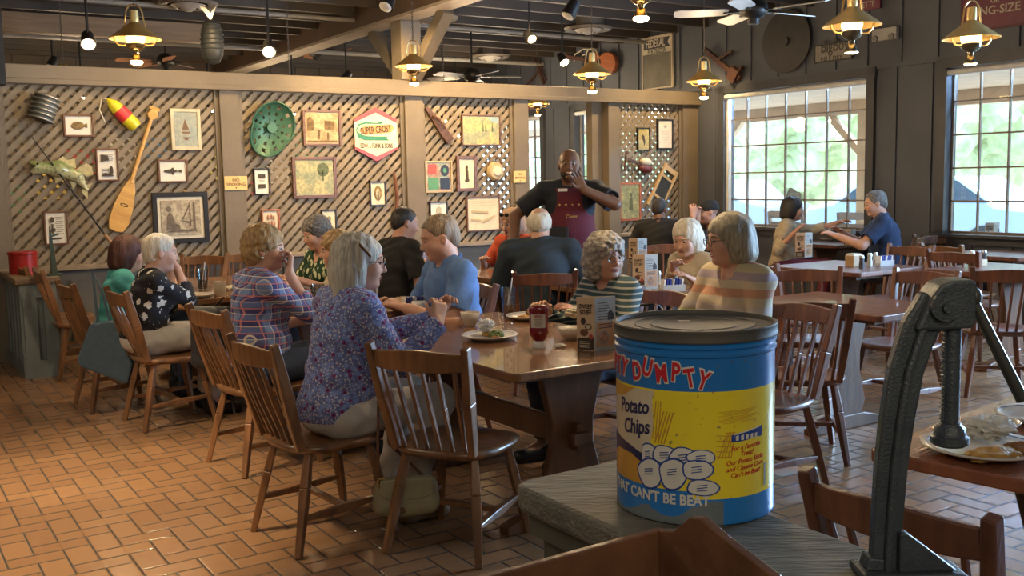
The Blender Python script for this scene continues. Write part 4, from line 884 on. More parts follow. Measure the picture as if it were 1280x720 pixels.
mb = MB(); x = surf_x(apron.data, -.10, 1.08); mb.box((x+.012, -.10, 1.08), (.035, .19, .11)); mb.build('waist_pouch', black_m, r, bevel=.012)
mb = MB(); q = I['q']; mb.tube([q(.095, -.018, -.060), q(.102, 0, -.0635), q(.095, .018, -.060)], .0042, 6); mb.build('teeth', white_m, r)
r, I = extra('jacket')
q = I['nb']; mb = MB(); mb.tube([Vector(q)+Vector((.062*math.cos(t)-.005, .072*math.sin(t), .012-.012*math.cos(t))) for t in [2*PI*k/24 for k in range(24)]], .016, 8, closed=True); mb.build('jacket_collar', C_navy, r, smooth='all')
mb = MB(); mb.tube([Vector(q)+Vector((.058*math.cos(t)-.005, .068*math.sin(t), .030-.012*math.cos(t))) for t in [2*PI*k/24 for k in range(24)]], .008, 8, closed=True); mb.build('shirt_collar', label_w, r, smooth='all')
r, I = extra('polo')
q = I['nb']; Rt = Matrix(I['Rt'].tolist()); mb = MB()
mb.tube([Vector(q)+Rt @ Vector((.070*math.cos(t)-.005, .076*math.sin(t), .012-.030*math.cos(t))) for t in [2*PI*k/24 for k in range(24)]], .015, 8, closed=True); mb.build('polo_collar', mat('cloth_polo_collar', (.04, .11, .30), .8), r, smooth='all')
r, I = extra('orange'); q = I['q']
mb = MB()
for y in (.032, -.032): mb.ell(q(.075, y, .092), (.012, .026, .020), 12, 8, I['R'])
mb.tube([q(.082, -.02, .098), q(.082, .02, .098)], .004); 
for s in (1, -1): mb.tube([q(.07, s*.055, .095), q(.0, s*.088, .06)], .004)
mb.build('sunglasses', black_m, r, smooth=True)
r, I = extra('cap'); q = I['q']
mb = MB(); mb.prism([(.06, -.06), (.11, -.058), (.155, -.035), (.165, 0), (.155, .035), (.11, .058), (.06, .06)], .006, 'xy')
mb.v = [q(v.x, v.y, .022+v.z-.10*(v.x-.06)-.9*v.y*v.y) for v in mb.v]; mb.build('cap_brim', mat('black_cap', (.012,)*3), r, smooth=True)
mb = MB(); mb.ell(q(.088, 0, .055), (.004, .022, .016), 10, 6, I['R']); mb.build('cap_badge', label_w, r)
r, I = extra('cream'); nb = Vector(I['nb']); Rt = Matrix(I['Rt'].tolist()); mb = MB()
mb.tube([nb+Rt @ Vector(p) for p in ((-.05, .06, .03), (.05, .075, -.01), (.125, .05, -.12), (.15, .0, -.22), (.125, -.05, -.12), (.05, -.075, -.01), (-.05, -.06, .03))], .008, 6); mb.build('lanyard', C_navy, r, smooth=True)
r, I = extra('floral'); q = I['q']
mb = MB(); mb.box((0, 0, 0), (.055, .012, .016)); mb.v = [q(v.x+.02, v.y-.100, v.z+.055+v.x*-.9) for v in mb.v]; mb.build('hair_clip', mat('tortoise_clip', (.12, .05, .02), .3), r, bevel=.003)
r, I = extra('plaid'); q = I['q']; mb = MB(); mb.ell(q(-.004, -.090, -.042), (.006,)*3, 8, 6); mb.build('earring', steel, r)
r, I = extra('tee')       # tattoo band on forearm is ink on the skin
# ================================================================== LAMPS
glow = mat('lamp_glow', (1, .8, .45), .5, emit=(1.0, .70, .30), estr=7)
bulb_on = mat('bulb_glow', (1, .85, .55), .4, emit=(1.0, .74, .38), estr=22)
dark_glass = mat('smoked_glass', (.09, .08, .06), .12, .4)
chain_m = mat('chain_metal', (.14, .12, .10), .5, .6)
def lantern_proto(bulb=True):
    e = empty('lantern_pendant', (0, 0, 0))
    mb = MB(); mb.lathe([(.036, .10), (.050, .085), (.185, -.015), (.192, -.022), (.188, -.026), (.045, .075), (.03, .08)], n=32, cap=False); mb.build('lamp_shade', brass, e, smooth=True)
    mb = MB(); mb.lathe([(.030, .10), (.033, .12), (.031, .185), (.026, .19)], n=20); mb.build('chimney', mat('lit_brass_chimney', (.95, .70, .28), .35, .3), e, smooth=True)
    mb = MB(); mb.tube([(.062*math.cos(t), 0, .15+.085*math.sin(t)) for t in [PI*k/12 for k in range(13)]], .006, 6); mb.tube([(.062, 0, .15), (.075, 0, .068)], .006, 6); mb.tube([(-.062, 0, .15), (-.075, 0, .068)], .006, 6); mb.build('bail', brass, e, smooth=True)
    mb = MB(); mb.lathe([(.05, .045), (.066, .02), (.070, -.02), (.060, -.052)], n=24); mb.build('lit_globe', glow, e, smooth='all')
    mb = MB(); mb.lathe([(.060, -.052), (.072, -.060), (.066, -.085), (.045, -.105), (.022, -.118), (.020, -.135), (.030, -.15), (.040, -.185), (.036, -.19)], n=24); mb.build('font', dark_glass if not bulb else mat('brass_font', (.45, .32, .14), .25, .9), e, smooth=True)
    for s in (1, -1):
        mb = MB(); mb.tube([(s*.155, 0, -.005), (s*.150, 0, -.04), (s*.12, 0, -.068), (s*.085, 0, -.072), (s*.062, 0, -.062)], .006, 6); mb.build('side_arm', brass, e, smooth=True)
    mb = MB(); mb.ell((0, 0, -.195), (.046, .046, .020 if bulb else .012), 20, 10); mb.build('bulb', bulb_on if bulb else mat('clear_bulb', (.7, .68, .6), .2), e, smooth='all')
    return e
LP = [lantern_proto(True), lantern_proto(False)]; lused = [0, 0]
def chain(parent, z0, z1):
    mb = MB(); z = z0; k = 0
    while z < z1:
        c = [(.008*math.cos(t)*(1 if k % 2 else 0), .008*math.cos(t)*(0 if k % 2 else 1), z+.016*math.sin(t)) for t in [2*PI*i/8 for i in range(8)]]
        mb.tube(c, .0028, 4, closed=True); z += .024; k += 1
    return mb.build('chain', chain_m, parent)
for (px, py, y, lit, e, lab) in ((169, 45, 6.8, 1, 38, 'brass lantern lamp with wide shade at upper left, largest of the lit ones'), (517, 80, 9.0, 1, 38, 'brass lantern lamp hanging in front of the braced wooden post'),
        (740, 90, 9.0, 1, 38, 'brass lantern lamp left of the fertilizer sign'), (880, 99, 9.6, 1, 20, 'brass lantern lamp between the fertilizer sign and big window'), (801, -20, 5.2, 1, 38, 'lantern lamp cut by the top edge of the picture'),
        (1065, 28, 6.0, 0, 8, 'brass lantern lamp with unlit lower bulb above the big window'), (1214, 44, 6.25, 0, 8, 'brass lantern lamp with unlit lower bulb at far upper right'), (672, 128, 14.0, 1, 20, 'small distant lantern lamp seen under the partition beam')):
    k = 0 if lit else 1; o = LP[k] if not lused[k] else copy_tree(LP[k]); lused[k] = 1
    for c in list(o.children):
        if c.name.startswith('chain'): bpy.data.objects.remove(c)
    o.location = WY(px, py, y); o.rotation_euler = (0, 0, .2); o.scale = (.88,)*3; tag(o, lab, 'lamp', 'brass lantern pendants')
    chain(o, .24, (ZC-.25-o.location.z)/.88)
    lo = light('POINT', 'lantern_light', o.location+Vector((0, 0, -.245 if lit else -.235)), e, WARM, .035); lo.data.use_shadow = True
# small chain-hung oil hooks beyond the partition
for (px, py, y, lab) in ((79, 80, 10.2, 'thin chain with a ring hanging just beyond the left lattice'), (362, 97, 11.0, 'thin chain hanging under the long brown beam'), (555, 108, 12.6, 'thin chain with ring hanging right of the braced post')):
    p = WY(px, py, y); e = empty('hanging_chain', p, 0, lab, 'chain', 'thin chains beyond the partition'); chain(e, 0, ZC-.2-p.z); mb = MB(); mb.tube([(.05*math.cos(t), 0, -.05+.05*math.sin(t)) for t in [2*PI*k/16 for k in range(16)]], .008, 6, closed=True); mb.build('ring', brass, e)
def track_spot(px, py, y, lit, lab, tilt=(.3, .2)):
    p = WY(px, py, y); e = empty('track_spotlight', p, random.random()*.3, lab, 'spotlight', 'small ceiling spotlights')
    mb = MB(); mb.cone((0, 0, .05), (0, 0, ZC-.2-p.z), .012, n=8); mb.build('stem', black_m, e)
    d = Vector((tilt[0], tilt[1]-.4, -1)).normalized(); mb = MB(); mb.cone(-d*.07, d*.06, .045, .062, n=20); mb.cone(-d*.07, Vector((0, 0, .06)), .02, n=8); mb.build('lamp_head', black_m, e, smooth=True)
    mb = MB(); mb.ell(d*.058, (.052, .052, .02), 16, 8, d.to_track_quat('Z', 'Y').to_matrix()); mb.build('bulb', bulb_on if lit else label_w, e, smooth='all')
    if lit: light('POINT', 'spot_glow', p+d*.12, 10, WARM, .03)
for a in ((110, 50, 8.5, 1, 'lit round spotlight left of the big lantern', (.3, -.5)), (336, 60, 9.0, 1, 'lit round spotlight hanging below the long beam', (.2, -.6)), (66, 78, 12.5, 0, 'small dark spotlight head low beside the left chain', (-.5, 0)), (433, 96, 13, 0, 'black cylindrical spotlight under the left brace', (-.7, 0)),
          (485, 2, 8.0, 0, 'black spotlight cut by the top edge near the beam', (-.5, -.3)), (714, 12, 8.0, 0, 'black tilted spotlight at top, above the lantern near the guitar', (-.6, .2)), (703, 74, 12, 1, 'spotlight glowing softly against the far right wall', (.5, -.3)), (662, 46, 11, 0, 'round-faced spotlight at the ceiling edge above the opening', (.5, -.9))): track_spot(*a)
for a in ((103, 120, 12.5, 1, 'warm light glinting through the upper left lattice above the flounder print', (.2, -.2)), (262, 133, 13, 1, 'warm light glinting through the lattice beside the sailboat picture', (.1, -.2)), (367, 140, 13.5, 1, 'warm light glinting through the second lattice beside the tractor seat', (.1, -.2)), (555, 146, 14.5, 1, 'warm light glinting through the third lattice beside the slanting tool', (.1, -.2)), (571, 165, 15.5, 1, 'warm light glinting through the third lattice left of the garden landscape', (.1, -.2))): track_spot(*a)
# ceiling fans
def fan(p, bl_m, lab, rz=0, sc=1.):
    e = empty('ceiling_fan', p, rz, lab, 'fan', 'ceiling fans'); e.scale = (sc,)*3
    mb = MB(); mb.cone((0, 0, .1), (0, 0, (ZC-.2-p.z)/sc), .013, n=10); mb.build('downrod', black_m, e)
    mb = MB(); mb.lathe([(.02, .12), (.07, .10), (.11, .05), (.115, 0), (.09, -.04), (.05, -.06), (.045, -.10), (.0, -.11)], n=24); mb.build('motor', black_m, e, smooth=True)
    for k in range(5):
        t = 2*PI*k/5; R = Matrix.Rotation(t, 3, 'Z') @ Matrix.Rotation(.22, 3, 'X'); mb = MB(); mb.prism([(.20, -.05), (.24, -.065), (.58, -.075), (.63, -.05), (.63, .05), (.58, .075), (.24, .065), (.20, .05)], .008); mb.v = [R @ v for v in mb.v]; b = mb.build('blade', bl_m, e)
        mb = MB(); mb.bar(R @ Vector((.09, 0, 0)), R @ Vector((.24, 0, -.008)), .03, .008); mb.build('blade_arm', black_m, b)
fanw = mat('white_fan_blade', (.62, .63, .62), .4); fanb = wood('brown_fan_blade', (.36, .17, .09), (.22, .10, .05), .4)
fan(WY(590, 96, 13.0), fanw, 'white-bladed ceiling fan low behind the braced post', .2); fan(WY(942, 14, 8.2), fanw, 'white-bladed ceiling fan at top right near the big window', .5)
fan(WY(207, 78, 13.0), fanb, 'brown-bladed ceiling fan beyond the left lattice', .1); fan(WY(508, 25, 12.5), fanb, 'brown ceiling fan high beside the braced post', .3); fan(WY(395, 66, 14.5), fanb, 'dark ceiling fan far under the long brown beam', .7)
for (px, py, b_, lab) in ((235, 4, 10.6, 'round ceiling air vent above the big left lantern'), (612, 70, 14.8, 'round ceiling air vent low near the far wall corner'), (735, 35, 12.3, 'round ceiling air vent near the top of the right wall'), (540, 22, 12.0, 'round ceiling air vent beside the braced post top')):
    p = W(px, py, ZC-.27); e = empty('ceiling_vent', p, 0, lab, 'vent', 'round ceiling air vents'); mb = MB(); mb.lathe([(.30, 0), (.28, -.03), (.20, -.015), (.20, .25)], n=32, cap=False); mb.build('vent_flange', mat('vent_paint', (.16, .14, .12), .5), e, smooth=True)
    mb = MB(); mb.lathe([(.17, -.02), (.12, -.06), (.10, -.055), (.15, -.015)], n=32, cap=False); mb.lathe([(.08, -.05), (.04, -.08), (.0, -.08)], n=24, cap=False); mb.build('vent_cone', mat('vent_inner', (.42, .40, .37), .5), e, smooth=True)
# ================================================================== WALL THINGS
# local frame of a wall piece: x along the wall, z up, -y out of the wall (for the partition, local axes = frame axes)
def on_lat(px, py, out=.035): x, z = WP(px, py, -out); return x, z
def wall_e(name, x, z, rot=0, out=.035, **k):
    m = FM @ Matrix.Translation((x, -out, z)) @ Matrix.Rotation(rot, 4, 'Y'); e = empty(name, mw=m); return tag(e, k.get('label'), k.get('cat'), k.get('group'))
def art(kind, w_, h, parent, seed=0, cols=None):
    """generic printed picture: paper plus ink; built as a flat sheet"""
    nm = 'print_%s_%d' % (kind, seed)
    if nm not in MATS:
        m, nt, b, tc = base(nm, .6)
        bgc, ink, mid = [tuple(v*.72 for v in c_) for c_ in (cols or ((.70, .62, .44), (.12, .09, .06), (.42, .34, .22)))]
        mp = nn(nt, 'ShaderNodeMapping'); mp.inputs['Location'].default_value = (seed*3.7, seed*1.3, 0); nt.links.new(tc.outputs['Object'], mp.inputs[0])
        n1 = noi(nt, mp.outputs[0], 9, 5); n2 = noi(nt, mp.outputs[0], 30, 5)
        cr = nn(nt, 'ShaderNodeValToRGB'); cr.color_ramp.elements[0].position = .42; cr.color_ramp.elements[1].position = .58; nt.links.new(n1, cr.inputs[0])
        cr2 = nn(nt, 'ShaderNodeValToRGB'); cr2.color_ramp.elements[0].position = .45; cr2.color_ramp.elements[1].position = .55; nt.links.new(n2, cr2.inputs[0])
        c = mixc(nt, cr.outputs[0], mid, bgc); c = mixc(nt, math_(nt, 'MULTIPLY', cr2.outputs[0], .45), c, ink); nt.links.new(c, b.inputs['Base Color'])
    mb = MB(); mb.box((0, -.004, 0), (w_, .004, h)); return mb.build('picture_sheet', MATS[nm], parent)
INK = mat('print_ink', (.07, .055, .04), .8, 0, .2, 60)
def picture(px, py, wpx, hpx, fm, label, fr=.025, mat_w=0., sheet=None, seed=0, draw=None, rot=0., matc=None, glass=False):
    x0, z1 = on_lat(px-wpx/2, py-hpx/2); x1, z0 = on_lat(px+wpx/2, py+hpx/2+wpx*.0); w_, h = x1-x0, z1-z0; h = abs(h)
    xc, zc = on_lat(px, py); e = wall_e('framed_picture', xc, zc, rot, .04, label=label, cat='picture', group='framed pictures on the lattice')
    mb = MB()
    for s in (1, -1): mb.box((s*(w_/2-fr/2), 0, 0), (fr, .03, h)); mb.box((0, 0, s*(h/2-fr/2)), (w_-2*fr, .03, fr))
    mb.build('frame', fm, e, bevel=.003)
    mb = MB(); mb.box((0, .003, 0), (w_-2*fr, .006, h-2*fr)); mb.build('mat_board', matc or cream, e)
    iw, ih = w_-2*fr-2*mat_w, h-2*fr-2*mat_w
    if sheet: art(sheet[0], iw, ih, e, seed, sheet[1])
    if draw:
        for (nm, polys, mm) in draw:
            mb = MB()
            for k, pl in enumerate(polys): mb.prism([(a*iw/2, c*ih/2) for a, c in pl], .002, 'xz', (0, -.0075-.0004*k, 0))
            mb.build(nm, mm, e)
    return e, iw, ih
def fish(sx=1, tail=1.): 
    n = 14; top = []; bot = []
    for i in range(n+1): t = i/n; x = -.85+1.3*t; hgt = .55*math.sin(PI*min(t*.92+.06, 1))**.8; top.append((x*sx, hgt*.5+.02)); bot.append((x*sx, -hgt*.5+.0))
    return top+[(.55*sx, .10), (.85*sx, .30*tail), (.78*sx, 0), (.85*sx, -.30*tail), (.55*sx, -.08)]+bot[::-1]
def txtlines(n, x0=-.8, x1=.8, z0=.8, dz=.15, th=.03): return [[(x0+(.1 if k % 3 else 0), z0-k*dz), (x1-(.15*(k % 2)), z0-k*dz), (x1-(.15*(k % 2)), z0-k*dz-th), (x0+(.1 if k % 3 else 0), z0-k*dz-th)] for k in range(n)]
def oval(cx, cz, a, b, n=18): return [(cx+a*math.cos(2*PI*k/n), cz+b*math.sin(2*PI*k/n)) for k in range(n)]
br_ink = mat('brown_ink', (.30, .20, .08), .8, 0, .3, 40); lt_paper = mat('white_paper', (.72, .70, .62), .7, 0, .04)
picture(98, 157, 40, 29, brown_frame, 'framed flounder print beside the yellow and red buoy', .018, .012, None, 1, [('flatfish_print', [oval(-.08, 0, .55, .50), [(.42, .1), (.75, .28), (.75, -.28), (.42, -.1)]], br_ink)], matc=lt_paper)
picture(232, 162, 40, 52, mat('cream_frame', (.62, .55, .38), .5), 'cream-framed sailboat picture near the top of the left lattice', .03, .004, ('sea', ((.42, .50, .46), (.30, .36, .34), (.50, .52, .42))), 2, [('sail_print', [[(-.35, -.05), (-.05, .62), (.30, -.05)], [(-.4, -.12), (.4, -.12), (.28, -.25), (-.28, -.25)], [(-.3, -.45), (.3, -.45), (.1, -.62), (-.1, -.62)]], mat('sail_brown', (.20, .12, .07), .7))])
picture(134, 206, 31, 41, brown_frame, 'framed old advertisement print between the fish and the paddle', .016, .012, None, 3, [('printed_text', txtlines(4, z0=.78)+txtlines(3, -.8, .3, -.3)+[[(-.8, .2), (.2, .35), (.1, .7), (-.75, .75)], oval(.45, -.45, .22, .35), [(-.85, -.85), (.8, -.85), (.6, -.75), (-.4, -.62)]], INK)], matc=lt_paper)
picture(216, 214, 39, 29, brown_frame, 'framed codfish print below the sailboat picture', .018, .012, None, 4, [('fish_print', [[(a*.9, c*.75) for a, c in fish(1)], [(-.3, .15), (0, .45), (.1, .18)], [(-.2, -.15), (-.05, -.5), (.1, -.15)]], INK)], matc=lt_paper)
picture(70, 285, 33, 41, brown_frame, 'framed text print low on the left lattice', .016, .012, None, 5, [('printed_text', txtlines(9, -.1, .85)+[oval(-.45, .6, .28, .22), [(-.55, .3), (-.3, .3), (-.35, -.6), (-.5, -.6)], [(-.8, -.1), (-.1, .0), (-.1, -.25), (-.8, -.3)], [(-.7, -.7), (.7, -.7), (.6, -.82), (-.6, -.85)]], INK)], matc=lt_paper)
picture(226, 272, 73, 61, black_frame, 'large black-framed sketch of a seated figure by a hammock', .045, .03, ('sketch', ((.62, .54, .38), (.20, .16, .11), (.48, .40, .28))), 6, [('sketch_ink', [[(-.75, -.7), (-.7, .1), (-.55, .35), (-.4, .1), (-.3, -.3), (-.05, -.45), (-.1, -.7)], oval(-.6, .5, .12, .16), [(.62, .85), (.72, .85), (.72, -.75), (.6, -.75)], [(.42, .85), (.47, .85), (.5, -.5), (.44, -.5)], [(.45, .8), (.05, -.1), (.1, -.12), (.48, .7)], [(-.1, -.15), (.4, -.3), (.7, -.1), (.4, -.22)], [(-.8, -.8), (.8, -.8), (.7, -.6), (.3, -.7), (-.3, -.62)]], mat('sketch_grey', (.16, .13, .10), .8, 0, .2, 30))])
for (px, py, w_, h, fm, lab, fr, mw_, sd, cols) in (
    (402, 160, 49, 45, brown_frame, 'brown-framed sepia street scene left of the hexagonal seed sign', .022, .004, 7, ((.66, .52, .28), (.22, .15, .07), (.48, .34, .16))),
    (393, 222, 57, 51, brown_frame, 'brown-framed river landscape print below the sepia street scene', .032, .004, 8, ((.62, .55, .28), (.16, .20, .14), (.36, .40, .24))),
    (601, 163, 49, 39, brown_frame, 'brown-framed yellow garden landscape at top of the third lattice', .014, .003, 9, ((.60, .55, .24), (.20, .22, .16), (.36, .40, .26))),
    (548, 221, 35, 39, mat('beige_frame', (.46, .35, .20), .5), 'beige-framed collage of coloured labels on the third lattice', .018, .003, 10, ((.42, .50, .46), (.10, .14, .12), (.55, .30, .22)))):
    e, iw, ih = picture(px, py, w_, h, fm, lab, fr, mw_, ('scene', cols), sd)
    if sd == 7:
        mb = MB(); [mb.prism([(a*iw/2, c*ih/2) for a, c in pl], .002, 'xz', (0, -.008, 0)) for pl in ([(-.9, -.2), (-.5, -.2), (-.5, .5), (-.7, .75), (-.9, .55)], [(.15, -.1), (.75, -.1), (.75, .45), (.15, .5)], [(-.3, -.75), (-.15, -.75), (-.12, -.1), (-.28, -.1)], [(.3, -.8), (.4, -.8), (.42, -.3), (.28, -.3)], [(-.9, -.9), (.9, -.9), (.9, -.82), (-.9, -.84)])]; mb.build('printed_street', mat('print_umber', (.20, .13, .06), .8, 0, .3, 30), e)
    if sd == 8:
        mb = MB(); mb.prism([(a*iw/2, c*ih/2) for a, c in oval(.45, .45, .32, .40)], .002, 'xz', (0, -.008, 0)); mb.prism([(iw*.2, -ih*.1), (iw*.24, -ih*.1), (iw*.24, ih*.2), (iw*.2, ih*.2)], .002, 'xz', (0, -.008, 0)); mb.build('printed_tree', mat('print_green', (.13, .17, .10), .8, 0, .3, 30), e)
    if sd == 9:
        mb = MB(); [mb.prism([(a*iw/2, c*ih/2) for a, c in [(x-.05, -.1), (x+.05, -.1), (x, .7)]], .002, 'xz', (0, -.008, 0)) for x in (.1, .25, .62)]; mb.build('printed_cypresses', mat('print_green', (.13, .17, .10)), e)
        mb = MB(); mb.prism([(iw*.15, ih*.48), (iw*.49, ih*.48), (iw*.49, ih*.25), (iw*.3, ih*.3)], .002, 'xz', (0, -.0078, 0)); mb.build('printed_sky', mat('print_blue', (.28, .40, .44), .8), e)
    if sd == 10:
        mb = MB(); mb.prism([(a*iw/2, c*ih/2) for a, c in oval(.5, .45, .36, .42)], .002, 'xz', (0, -.008, 0)); mb.prism([(.05*iw, -.45*ih), (.45*iw, -.45*ih), (.45*iw, -.05*ih), (.05*iw, -.05*ih)], .002, 'xz', (0, -.008, 0)); mb.build('dark_label', black_m, e)
        mb = MB(); mb.prism([(-.46*iw, .1*ih), (-.1*iw, .1*ih), (-.1*iw, .45*ih), (-.46*iw, .45*ih)], .002, 'xz', (0, -.008, 0)); mb.build('red_label', mat('label_red', (.45, .08, .07), .6), e)
        mb = MB(); mb.prism([(-.46*iw, -.45*ih), (-.02*iw, -.45*ih), (-.02*iw, -.02*ih), (-.46*iw, -.02*ih)], .002, 'xz', (0, -.008, 0)); mb.prism([(a*iw/2, c*ih/2) for a, c in oval(.5, .45, .15, .18)], .002, 'xz', (0, -.0095, 0)); mb.build('green_label', mat('label_green', (.08, .25, .14), .6), e)
picture(327, 227, 22, 33, black_frame, 'small black-framed print left of the river landscape', .013, .02, None, 11, [('engraving', [[(-.7, .35), (.7, .35), (.7, .75), (-.7, .75)], [(-.7, -.25), (.7, -.25), (.7, -.65), (-.7, -.65)]]+txtlines(2, -.6, .6, .15, .12), INK)], matc=lt_paper)
picture(472, 242, 21, 30, black_frame, 'black-framed horse collar print under the hexagonal seed sign', .013, .02, None, 12, [('horse_collar_print', [oval(0, .05, .72, .82), ], br_ink), ('collar_hole', [oval(0, .0, .42, .55)], cream), ('collar_centre', [oval(0, .08, .18, .14)], INK)])
picture(338, 276, 24, 28, red_frame, 'red-brown framed botanical print low on the second lattice', .016, .012, None, 13, [('botanical_print', [oval(-.4, .4, .16, .3), oval(.1, .45, .14, .28), oval(.5, .35, .13, .3), oval(-.35, -.35, .15, .3), oval(.15, -.3, .15, .32), oval(.55, -.4, .12, .25)], mat('botanical_red', (.35, .14, .09), .7))])
picture(411, 277, 20, 29, black_frame, 'small black-framed seed print behind the green-bloused diner', .013, .012, None, 14, [('seed_print', [[(-.1, -.8), (.1, -.8), (.15, .5), (-.05, .6)], oval(.05, .3, .35, .3)], mat('seed_olive', (.30, .30, .15), .7))])
picture(583, 217, 26, 44, brown_frame, 'tall brown-framed fishing lure print on the third lattice', .035, .012, None, 15, [('lure_print', [oval(0, .45, .2, .18), [(-.15, .25), (.2, .25), (.25, -.4), (-.2, -.4)], oval(0, -.5, .35, .12)], INK)])
picture(604, 267, 43, 42, brown_frame, 'wide dark-framed old map print left of the orange-topped diner', .016, .004, None, 16, [('map_lines', txtlines(3, -.85, .85, .82, .14, .02)+[[(-.8, .1), (.3, .0), (.3, .13), (-.8, .23)], [(-.2, -.5), (.7, -.1), (.75, -.2), (-.1, -.6)], [(-.85, -.3), (-.2, -.35), (-.2, -.45), (-.85, -.4)]], mat('map_brown', (.50, .40, .24), .8))])
picture(548, 265, 23, 25, black_frame, 'small black-framed line drawing above the man in the polo', .012, .004, None, 17, [('line_drawing', [oval(0, .2, .35, .45), oval(.2, -.5, .4, .25)], mat('pale_ink', (.42, .42, .36), .8))], matc=lt_paper)
picture(804, 174, 16, 29, black_frame, 'narrow black-framed yellow bird print on the right lattice', .016, .003, ('bird', ((.60, .50, .18), (.30, .24, .08), (.52, .42, .16))), 18, [('bird_print', [[(-.3, .5), (.1, .3), (.3, -.3), (.1, -.7), (-.1, -.2), (-.35, .1)]], INK)])
picture(831, 168, 20, 38, black_frame, 'narrow black-framed certificate on the right lattice', .020, .006, None, 19, [('certificate_text', txtlines(4, -.6, .6, .2, .2, .03)+[oval(0, .6, .25, .13)], mat('pale_ink', (.42, .42, .36)))])
picture(787, 252, 28, 47, red_frame, 'orange-framed farmyard picture behind the standing server', .030, .003, ('farm', ((.50, .46, .20), (.12, .13, .08), (.32, .34, .16))), 20, [('farmer_print', [[(-.15, -.5), (.3, -.5), (.25, .25), (-.05, .25)], oval(.1, .4, .13, .13)], mat('dark_olive', (.10, .11, .06), .8))])
# signs NO SMOKING on the posts
sgn_y = mat('sign_yellow', (.72, .52, .20), .5)
for (px, py, lab) in ((295, 229, 'small yellow NO SMOKING sign on the left post'), (650, 221, 'small yellow NO SMOKING sign beside the opening')):
    x, z = WP(px, py, -.09); e = empty('no_smoking_sign', mw=FM @ Matrix.Translation((x, -.086, z))); tag(e, lab, 'sign', 'NO SMOKING signs'); mb = MB(); mb.box((0, 0, 0), (.225 if px < 400 else .17, .012, .135)); mb.build('sign_board', sgn_y, e, bevel=.002)
    sc = 1 if px < 400 else .78; dkt = mat('dark_red_lettering', (.16, .05, .02), .6)
    text('NO', .042*sc, dkt, e, Matrix.Translation((0, -.008, .030)) @ Matrix.Rotation(PI/2, 4, 'X'), bold=1.1); text('SMOKING', .042*sc, dkt, e, Matrix.Translation((0, -.008, -.012)) @ Matrix.Rotation(PI/2, 4, 'X'))
    mb = MB(); mb.box((0, -.007, -.045), (.012, .002, .012)); mb.build('sign_dot', dkt, e)
# hexagonal seed sign
x, z = on_lat(469, 168); e = wall_e('hexagonal_sign', x, z, 0, .05, label='hexagonal SUPER CROST sign with red top and bottom on second lattice', cat='sign')
sw_, sh_ = .245, .28
mb = MB(); mb.prism([(0, sh_), (sw_, sh_*.56), (sw_, -sh_*.56), (0, -sh_), (-sw_, -sh_*.56), (-sw_, sh_*.56)], .012, 'xz'); mb.build('red_panel', mat('sign_red', (.60, .045, .03), .4), e)
mb = MB(); mb.prism([(0, sh_*.80), (sw_, sh_*.42), (sw_, -sh_*.46), (0, -sh_*.82), (-sw_, -sh_*.46), (-sw_, sh_*.42)], .006, 'xz', (0, -.008, 0)); mb.build('cream_panel', mat('sign_cream', (.72, .62, .42), .5), e)
mb = MB(); mb.prism([(-.225, .045), (-.19, .098), (-.12, .118), (.06, .118), (.09, .145), (.035, .145), (.03, .128), (-.13, .136), (-.2, .115), (-.235, .05), (-.2, -.03), (-.13, -.055), (.15, -.055), (.115, -.03), (.13, -.012), (-.1, -.010), (-.17, .005)], .004, 'xz', (0, -.0135, -.01)); mb.build('green_arrow', mat('sign_green', (.03, .22, .11), .5), e)
mb = MB(); mb.prism([(-.20, .045), (-.13, .10), (.17, .115), (.215, .08), (.17, .03), (-.13, .00)], .003, 'xz', (0, -.0128, -.01)); mb.build('orange_lozenge', mat('sign_orange', (.70, .32, .08), .5), e)
blk = mat('sign_black', (.02, .018, .015), .6); RX = Matrix.Rotation(PI/2, 4, 'X')
o = text('SUPER CROST', .098, blk, e, Matrix.Translation((-.005, -.017, .043)) @ Matrix.Rotation(-.09, 4, 'Y') @ RX @ Matrix.Diagonal((.58, 1, 1, 1)), offset=.0015)
text('EDW. J. FUNK & SONS', .068, blk, e, Matrix.Translation((0, -.014, -.122)) @ RX @ Matrix.Diagonal((.56, 1, 1, 1)), offset=.001)
# paddle
a0 = on_lat(192, 138); a1 = on_lat(144, 290)
def bar_on(p, q): d = Vector((q[0]-p[0], q[1]-p[1])); return d.length, math.atan2(d.x, -d.y)
Lp, an = bar_on(a0, a1); oar_m = wood('oar_wood', (.66, .40, .12), (.48, .26, .07), .35, .3)
e = wall_e('wooden_paddle', a0[0], a0[1], -an, .05, label='long wooden canoe paddle hung diagonally on the left lattice', cat='paddle')
mb = MB(); mb.cone((0, 0, -.05), (0, 0, -Lp*.60), .016, .02, n=12); mb.build('paddle_shaft', oar_m, e, smooth=True)
mb = MB(); mb.prism([(-.018, 0.02), (.018, .02), (.052, -.05), (.02, -.09), (-.02, -.09), (-.052, -.05)], .03, 'xz', (0, 0, 0)); mb.prism([(-.05, 0), (.05, 0), (.045, .03), (-.045, .03)], .03, 'xz', (0, 0, 0)); mb.build('paddle_grip', oar_m, e, bevel=.005)
mb = MB(); bl = Lp*.42; mb.prism([(-.018, -Lp*.56), (-.06, -Lp*.66), (-.088, -Lp*.80), (-.09, -Lp*.92), (-.065, -Lp*.985), (0, -Lp), (.065, -Lp*.985), (.09, -Lp*.92), (.088, -Lp*.80), (.06, -Lp*.66), (.018, -Lp*.56)], .018, 'xz'); bb_ = mb.build('paddle_blade', oar_m, e, bevel=.006)
mb = MB(); mb.tube([(.035*math.cos(t), -.011, -Lp*.78+.012*math.sin(t)) for t in [2*PI*k/16 for k in range(16)]], .003, 4, closed=True); mb.build('blade_mark', blk, bb_)
